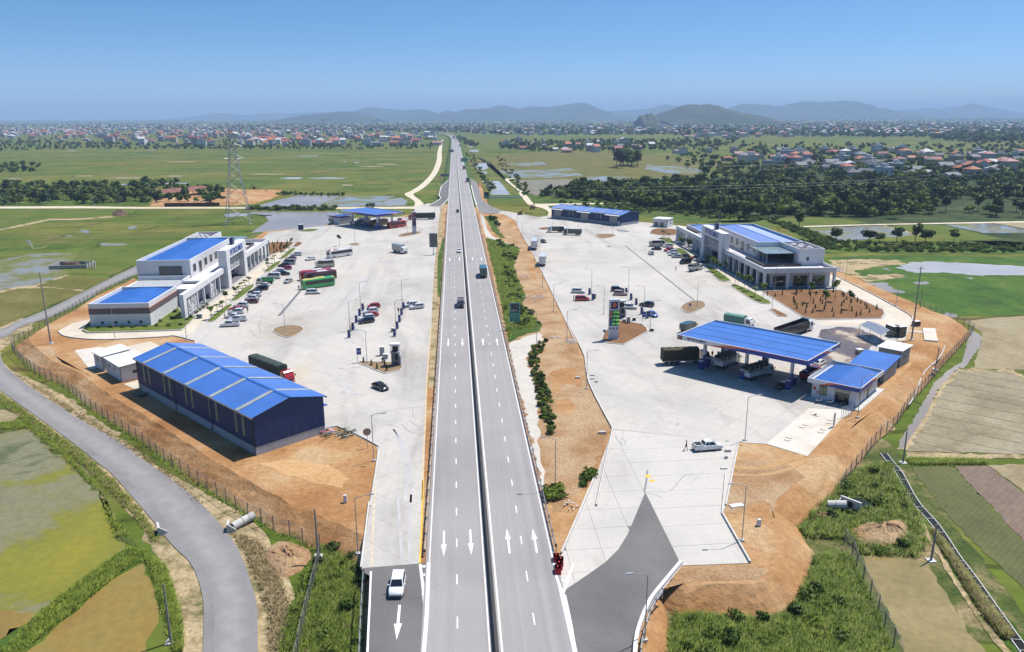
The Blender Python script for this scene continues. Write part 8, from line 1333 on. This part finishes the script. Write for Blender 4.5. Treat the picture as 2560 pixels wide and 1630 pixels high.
# what reads as one mass farther off
def scatter(name,pts,sc,protos,label):
 col=bpy.data.collections.new(name+' kinds')
 for k,me in enumerate(protos):col.objects.link(bpy.data.objects.new(me.name,me))
 me=bpy.data.meshes.new(name);me.from_pydata([tuple(p)for p in pts],[],[]);n=len(pts)
 for an,vals in(('sc',sc),('rot',RNG.uniform(0,6.28,n))):at=me.attributes.new(an,'FLOAT','POINT');at.data.foreach_set('value',np.asarray(vals,np.float32))
 o=link(name,me);o['kind']='stuff';o['label']=label
 ng=bpy.data.node_groups.new(name,'GeometryNodeTree');ng.interface.new_socket('Geometry',in_out='INPUT',socket_type='NodeSocketGeometry');ng.interface.new_socket('Geometry',in_out='OUTPUT',socket_type='NodeSocketGeometry');N,Lk=ng.nodes,ng.links
 gi,go=N.new('NodeGroupInput'),N.new('NodeGroupOutput');ci=N.new('GeometryNodeCollectionInfo');ci.inputs['Collection'].default_value=col;ci.inputs['Separate Children'].default_value=True;ci.inputs['Reset Children'].default_value=True
 ip=N.new('GeometryNodeInstanceOnPoints');ip.inputs['Pick Instance'].default_value=True;a1=N.new('GeometryNodeInputNamedAttribute');a1.data_type='FLOAT';a1.inputs['Name'].default_value='sc';a2=N.new('GeometryNodeInputNamedAttribute');a2.data_type='FLOAT';a2.inputs['Name'].default_value='rot';cx=N.new('ShaderNodeCombineXYZ')
 Lk.new(gi.outputs[0],ip.inputs['Points']);Lk.new(ci.outputs[0],ip.inputs['Instance']);Lk.new(a2.outputs['Attribute'],cx.inputs['Z']);Lk.new(cx.outputs[0],ip.inputs['Rotation']);Lk.new(a1.outputs['Attribute'],ip.inputs['Scale']);Lk.new(ip.outputs[0],go.inputs[0])
 o.modifiers.new('scatter','NODES').node_group=ng;return o
def px_pts(poly,n,z=FZ):
 """points spread evenly as seen from the drone, each at its own place on the plain"""
 return[G(x,y,z)for x,y in fill(poly,n)]
FAR=[crown(41,110,3.6,6.0,.5,.9,L_tree,6),crown(42,110,4.2,5.0,.5,.95,L_bush,6),crown(43,90,3.0,7.0,.5,.85,L_dark,5),crown(44,100,3.4,4.6,.5,.85,L_tree,6)]
w=[]
for poly,n in(([(1420,500),(1700,455),(1900,450),(2250,470),(2560,470),(2640,560),(2560,500),(2330,500),(2200,510),(1900,520),(1700,520)],430),([(1340,495),(1440,470),(1660,458),(1820,470),(1800,500),(1640,505),(1460,500)],330),([(1660,400),(1900,420),(2560,430),(2560,470),(1900,455),(1780,440)],420),([(1880,362),(2560,365),(2560,440),(1900,415),(1700,392),(1640,372)],520),([(1250,355),(1640,352),(1850,345),(1860,362),(1640,376),(1340,380),(1250,372)],520)):w+=px_pts(poly,n)
w+=px_pts([(1590,500),(1900,468),(2250,478),(2340,500),(2290,535),(2180,545),(1900,540),(1700,530),(1600,520)],520)
scatter('right_woodland',w,RNG.uniform(.55,1.25,len(w)),FAR,'dark green woodland among and before the houses on the right')
w=[]
for poly,n in(([(0,352),(200,358),(600,366),(1080,362),(1080,374),(600,374),(200,374),(0,378)],420),([(0,316),(500,318),(1090,335),(1090,366),(600,366),(0,360)],330),([(0,412),(100,414),(100,430),(0,434)],40),([(1130,345),(1160,345),(1200,365),(1180,370),(1135,350)],60)):w+=px_pts(poly,n)
w+=px_pts([(0,462),(560,470),(560,508),(0,512)],190)
scatter('left_woodland',w,RNG.uniform(.5,1.0,len(w)),FAR,'dark trees through and in front of the distant left village')
w=[]
for poly,n in(([(0,300),(1280,298),(2560,292),(2560,340),(2250,345),(1860,340),(1640,338),(1250,338),(1100,332),(0,320)],4200),([(0,298),(2560,289),(2560,300),(0,306)],3800),([(2200,335),(2560,330),(2560,362),(2420,360)],200)):w+=px_pts(poly,n)
scatter('distant_woodland',w,RNG.uniform(1.0,2.1,len(w)),FAR,'trees spread over the distant plain as far as the hills')
w=px_pts([(1960,600),(2200,608),(2560,612),(2560,632),(2200,630),(2000,622)],300);w+=px_pts([(1920,555),(1960,555),(2080,600),(2100,615),(2060,612)],220)
scatter('crop_rows',w,RNG.uniform(.7,1.1,len(w)),[BUSH[1],BUSH[0]],'leafy crop rows between the marsh and the paddies on the right')
w=px_pts([(1390,505),(1640,500),(1700,525),(1590,535),(1420,512)],150)+px_pts([(1700,528),(1960,548),(1900,556),(1700,540)],60)+px_pts([(620,482),(860,487),(860,490),(620,486)],60)+px_pts([(620,519),(840,519),(840,526),(620,526)],150)+px_pts([(1250,385),(1330,480),(1310,490),(1235,400)],80)+px_pts([(1180,380),(1215,440),(1240,470),(1225,480),(1190,430),(1165,385)],90)
scatter('bank_bushes',w,RNG.uniform(.8,1.5,len(w)),BUSH,'bushes along ponds and banks beyond the yards')
# ------------------------------------------------------------------ houses
ROOFS={'red tiled':(0.33,0.085,0.06),'orange tiled':(0.42,0.15,0.07),'grey':(0.15,0.16,0.19),'dark slate':(0.06,0.065,0.08),'pale sheet metal':(0.55,0.56,0.57),'faded pink':(0.45,0.22,0.2)}
RM={k:plain('roof '+k,c,.7,var=.2,scale=.6)for k,c in ROOFS.items()};WM=[plain('house wall %d'%i,c,.8,var=.12,scale=.5)for i,c in enumerate(((.62,.6,.55),(.5,.44,.34),(.42,.46,.5),(.66,.66,.66),(.45,.36,.28)))]
def house_mesh(L,W,h,kind,rise=2.0,ov=.6):
 wl_=MB().box(-L/2,L/2,-W/2,W/2,-.3,h);r=MB();a,b=L/2+ov,W/2+ov
 if kind=='gable':wl_.add([(-L/2,-W/2,h),(-L/2,W/2,h),(-L/2,0,h+rise),(L/2,-W/2,h),(L/2,W/2,h),(L/2,0,h+rise)],[(0,2,1),(3,4,5)]);r.add([(-a,-b,h-.15),(a,-b,h-.15),(a,0,h+rise+.15),(-a,0,h+rise+.15),(a,b,h-.15),(-a,b,h-.15)],[(0,1,2,3),(3,2,4,5)])
 elif kind=='hip':q=max(.3,a-b);r.add([(-a,-b,h),(a,-b,h),(a,b,h),(-a,b,h),(-q,0,h+rise),(q,0,h+rise)],[(0,1,5,4),(2,3,4,5),(1,2,5),(3,0,4)])
 else:r.box(-a+.3,a-.3,-b+.3,b-.3,h,h+.25);r.box(-L/4,L/6,-W/4,W/4,h+.25,h+2.4)
 wn_=[MB().box(x-.6,x+.6,-W/2-.05,-W/2-.01,z,z+1.3).mesh('window',M_glass)for z in([1.0]if h<5 else[1.0,4.3])for x in(-L*.3,L*.3)]
 return wl_.mesh('wall',WM[0]),r.mesh('roof',RM['grey']),wn_,MB().box(-.6,.6,-W/2-.06,-W/2-.01,0,2.2).mesh('door',M_frame)
HM=[house_mesh(10,7.5,3.6,'gable'),house_mesh(9,8,6.8,'hip',2.2),house_mesh(12,7,3.4,'gable',1.7),house_mesh(7,10,7.0,'gable',2.2),house_mesh(6.5,11,7.2,'flat'),house_mesh(11,9,3.8,'hip',2.6)]
def houses(poly,n,sep,zone,grp,detail,w_roof,s=(0.85,1.25)):
 got=[]
 for x,y in fill(poly,n*6):
  if len(got)>=n:break
  p=G(x,y,FZ)
  if any((p[0]-q[0])**2+(p[1]-q[1])**2<sep*sep for q in got):continue
  got.append(p);rk=random.choices(list(ROOFS),w_roof)[0];k=random.randrange(6);wl_,rf,wn_,dr=HM[k]
  if k==4:rk='pale sheet metal'
  t=thing('house',('two storey' if k in(1,3,4)else 'low')+' house with '+('flat roof ' if k==4 else rk+' roof ')+zone,'house',p,random.choice((0,.25,1.57,3.14,3.4,-1.4))+random.uniform(-.25,.25),grp);sc=random.uniform(*s);t.scale=(sc,)*3
  link('wall',wl_,t,mat=random.choice(WM));link('roof',rf,t,mat=RM[rk])
  if detail:
   for q in wn_:link('window',q,t)
   link('door',dr,t)
houses([(1660,385),(1760,392),(1900,418),(2050,440),(2200,452),(2400,452),(2580,440),(2580,390),(2300,380),(2000,378),(1800,376)],105,15,'in the village on the right','houses of the right village',True,(3,3,6,4,3,2),(.95,1.45))
houses([(1245,350),(1640,356),(1640,374),(1400,384),(1260,372)],26,24,'beyond the paddies right of the expressway','houses beyond the right paddies',True,(3,3,4,2,4,2),(1,1.5))
houses([(0,326),(300,324),(700,332),(1090,348),(1100,364),(700,368),(350,366),(200,352),(0,344)],165,20,'in the village far beyond the left fields','houses of the far left village',False,(8,5,2,2,2,4),(1.1,1.8))
t=thing('long_building','long red-roofed school building in the far left village','building',G(670,350,FZ),math.radians(-3));part('wall',MB().box(-24,24,-6,6,0,7),WM[0],t);part('roof',MB().add([(-25,-7,7),(25,-7,7),(25,0,10),(-25,0,10),(25,7,7),(-25,7,7)],[(0,1,2,3),(3,2,4,5)]),RM['red tiled'],t)
t=thing('unfinished_building','long unfinished concrete frame building behind the far left village','building',G(785,330,FZ),0)
for k in range(4):part('floor_slab',MB().box(-110,110,-14,14,4.2*k,4.2*k+.9),M_block,t)
for k in range(19):part('column',MB().box(-110+k*12.2,-109+k*12.2,-13,-12,0,13.5),M_block,t)
tw=thing('tower_crane','red tower crane over the unfinished building','crane',G(810,331,FZ));part('mast',MB().box(-1,1,-1,1,0,44),plain('crane red',(.4,.06,.04),.6),tw);part('jib',MB().box(-12,30,-.7,.7,42,43.5),MATS['crane red'],tw)
for px,w_,lab in((2095,34,'left'),(2220,50,'middle'),(2330,40,'right')):b=G(px,333,FZ);t=thing('long_shed','pale long sheds beyond the green fields on the right, the %s one'%lab,'shed',b,0);part('wall',MB().box(-w_,w_,-9,9,0,5),WM[3],t);part('roof',MB().add([(-w_-1,-10,5),(w_+1,-10,5),(w_+1,0,8),(-w_-1,0,8),(w_+1,10,5),(-w_-1,10,5)],[(0,1,2,3),(3,2,4,5)]),M_roofwhite,t)
mb=MB();pal=list(RM.values())+WM
for poly,n,s in(([(0,300),(1280,298),(2560,291),(2560,326),(2300,336),(1860,332),(1640,336),(1250,340),(1150,330),(0,318)],1500,1.25),([(1640,322),(2560,318),(2560,340),(2000,342),(1700,346)],260,1.2),([(0,318),(500,318),(1090,338),(1090,352),(500,345),(0,340)],330,1.4)):
 for x,y,z in px_pts(poly,n):
  L,W,h=random.uniform(7,13)*s,random.uniform(7,10)*s,random.choice((3.5,4,7,7.5))*s;r=random.uniform(1.2,2.6)*s;a=random.choice((0,1.57))+random.uniform(-.3,.3);c,q=math.cos(a),math.sin(a);T=lambda u,v,k:(x+u*c-v*q,y+u*q+v*c,FZ+k);B=[T(-L/2,-W/2,0),T(L/2,-W/2,0),T(L/2,W/2,0),T(-L/2,W/2,0)];U=[T(-L/2,-W/2,h),T(L/2,-W/2,h),T(L/2,W/2,h),T(-L/2,W/2,h)];R=[T(-L/2,0,h+r),T(L/2,0,h+r)]
  mb.add(B+U+R,[(0,1,5,4),(1,2,6,9,5),(2,3,7,6),(3,0,4,8,7)],6+random.randrange(5));mb.add(U+R,[(0,1,5,4),(2,3,4,5)],random.choices(range(6),(3,2,4,2,4,2))[0])
o=part('distant_town',mb,pal);o['kind']='stuff';o['label']='roofs of the distant towns spread over the plain'
# ------------------------------------------------------------------ hills and haze
M_hill=ground_mat('wooded hill',[(0.3,(0.02,0.035,0.012)),(0.5,(0.04,0.06,0.02)),(0.7,(0.09,0.085,0.04))],scale=0.003,fine=0.02,fine_amt=0.4,bump=0.5,bdist=20)
def hill(pts,D,depth,mat=M_hill,rough=.04):
 """a wooded ridge: its crest follows pts (picture points) at distance D, slopes fall away before and behind it"""
 xs=np.array([p[0]for p in pts]);ys=np.array([p[1]for p in pts]);n=max(24,int((xs[-1]-xs[0])/9));g=np.random.default_rng(int(D)+n);X=np.linspace(xs[0],xs[-1],n);Yp=np.interp(X,xs,ys);c=[GY(x,y,D)for x,y in zip(X,Yp)];cz=np.array([max(p[2],2)for p in c]);cz=cz*(1+rough*np.convolve(g.normal(size=n+4),np.ones(5)/2.2,'valid'));rows=[-1,-.8,-.6,-.4,-.2,0,.3,.65,1];mb=MB();vs=[]
 for t in rows:
  k=1-abs(t)**1.25;gl=1+(.22*np.convolve(g.normal(size=n+4),np.ones(5)/5,'valid')if 0<abs(t)<1 else 0);h=(cz-FZ)*k*gl+FZ-(.5 if abs(t)==1 else 0)
  for i in range(n):vs.append((c[i][0]*(1+t*depth/D*.3),D+t*depth,h[i]))
 mb.add(vs,[(r*n+i,r*n+i+1,(r+1)*n+i+1,(r+1)*n+i)for r in range(len(rows)-1)for i in range(n-1)]);return struct(part('hill',mb,mat,smooth=True))
px=lambda k,pts:[(k+x/3.44,230+y/3.44)for x,y in pts]
hill(px(1200,[(1460,222),(1530,192),(1600,168),(1720,126),(1800,108),(1900,97),(1960,100),(2040,118),(2110,140),(2200,165),(2280,188),(2420,222)]),5200,900)
hill(px(1200,[(1365,222),(1390,206),(1420,190),(1450,184),(1490,198),(1515,222)]),4200,200,rough=.12)
hill(px(600,[(390,228),(560,192),(700,180),(820,172),(940,165),(1040,180),(1120,203),(1190,228)]),8500,1300);hill(px(600,[(780,215),(900,180),(1000,156),(1130,128),(1220,138),(1300,146),(1420,152),(1600,148),(1640,165),(1760,215)]),12500,1500)
hill(px(600,[(1490,222),(1560,172),(1640,168),(1710,185),(1780,155),(1850,170),(1930,150),(2000,148),(2080,135),(2200,118),(2290,112),(2340,125),(2408,138),(2500,128),(2600,132)])+px(1200,[(590,132),(720,118),(830,106),(905,101),(960,125),(1020,155),(1080,172),(1180,220)]),11000,1600)
hill(px(1200,[(980,220),(1080,172),(1250,155),(1400,142),(1550,122),(1640,112),(1720,125),(1860,160),(1960,222)]),13500,1500);hill(px(1200,[(2000,222),(2140,132),(2230,110),(2310,100)])+px(1860,[(60,100),(150,105),(300,128),(380,112),(560,82),(700,80),(870,75),(960,95),(1030,120),(1090,145),(1160,138),(1250,160),(1330,205)]),11500,1600)
hill(px(1860,[(1180,215),(1280,165),(1420,148),(1560,140),(1680,150),(1800,125),(1860,135),(1970,98),(2080,120),(2200,160),(2420,180),(2700,205)]),14000,1600);hill(px(0,[(1500,226),(1620,216),(1750,198),(1900,180),(2000,192),(2130,196),(2260,180),(2420,184),(2560,178),(2700,174),(2800,172),(2950,178),(3100,226)]),17000,1500)
hz=bpy.data.materials.new('haze air');hz.use_nodes=True;nn=hz.node_tree.nodes;nn.remove(nn['Principled BSDF']);pv=nn.new('ShaderNodeVolumePrincipled');pv.inputs['Color'].default_value=(0.5,0.71,1.0,1);pv.inputs['Density'].default_value=1.15e-4;pv.inputs['Anisotropy'].default_value=0.0
hz.node_tree.links.new(pv.outputs[0],nn['Material Output'].inputs['Volume'])
hb=part('haze',MB().box(-30000,30000,-1000,31000,FZ-1.2,420),hz);hb['kind']='stuff';hb['label']='pale blue haze over the plain'
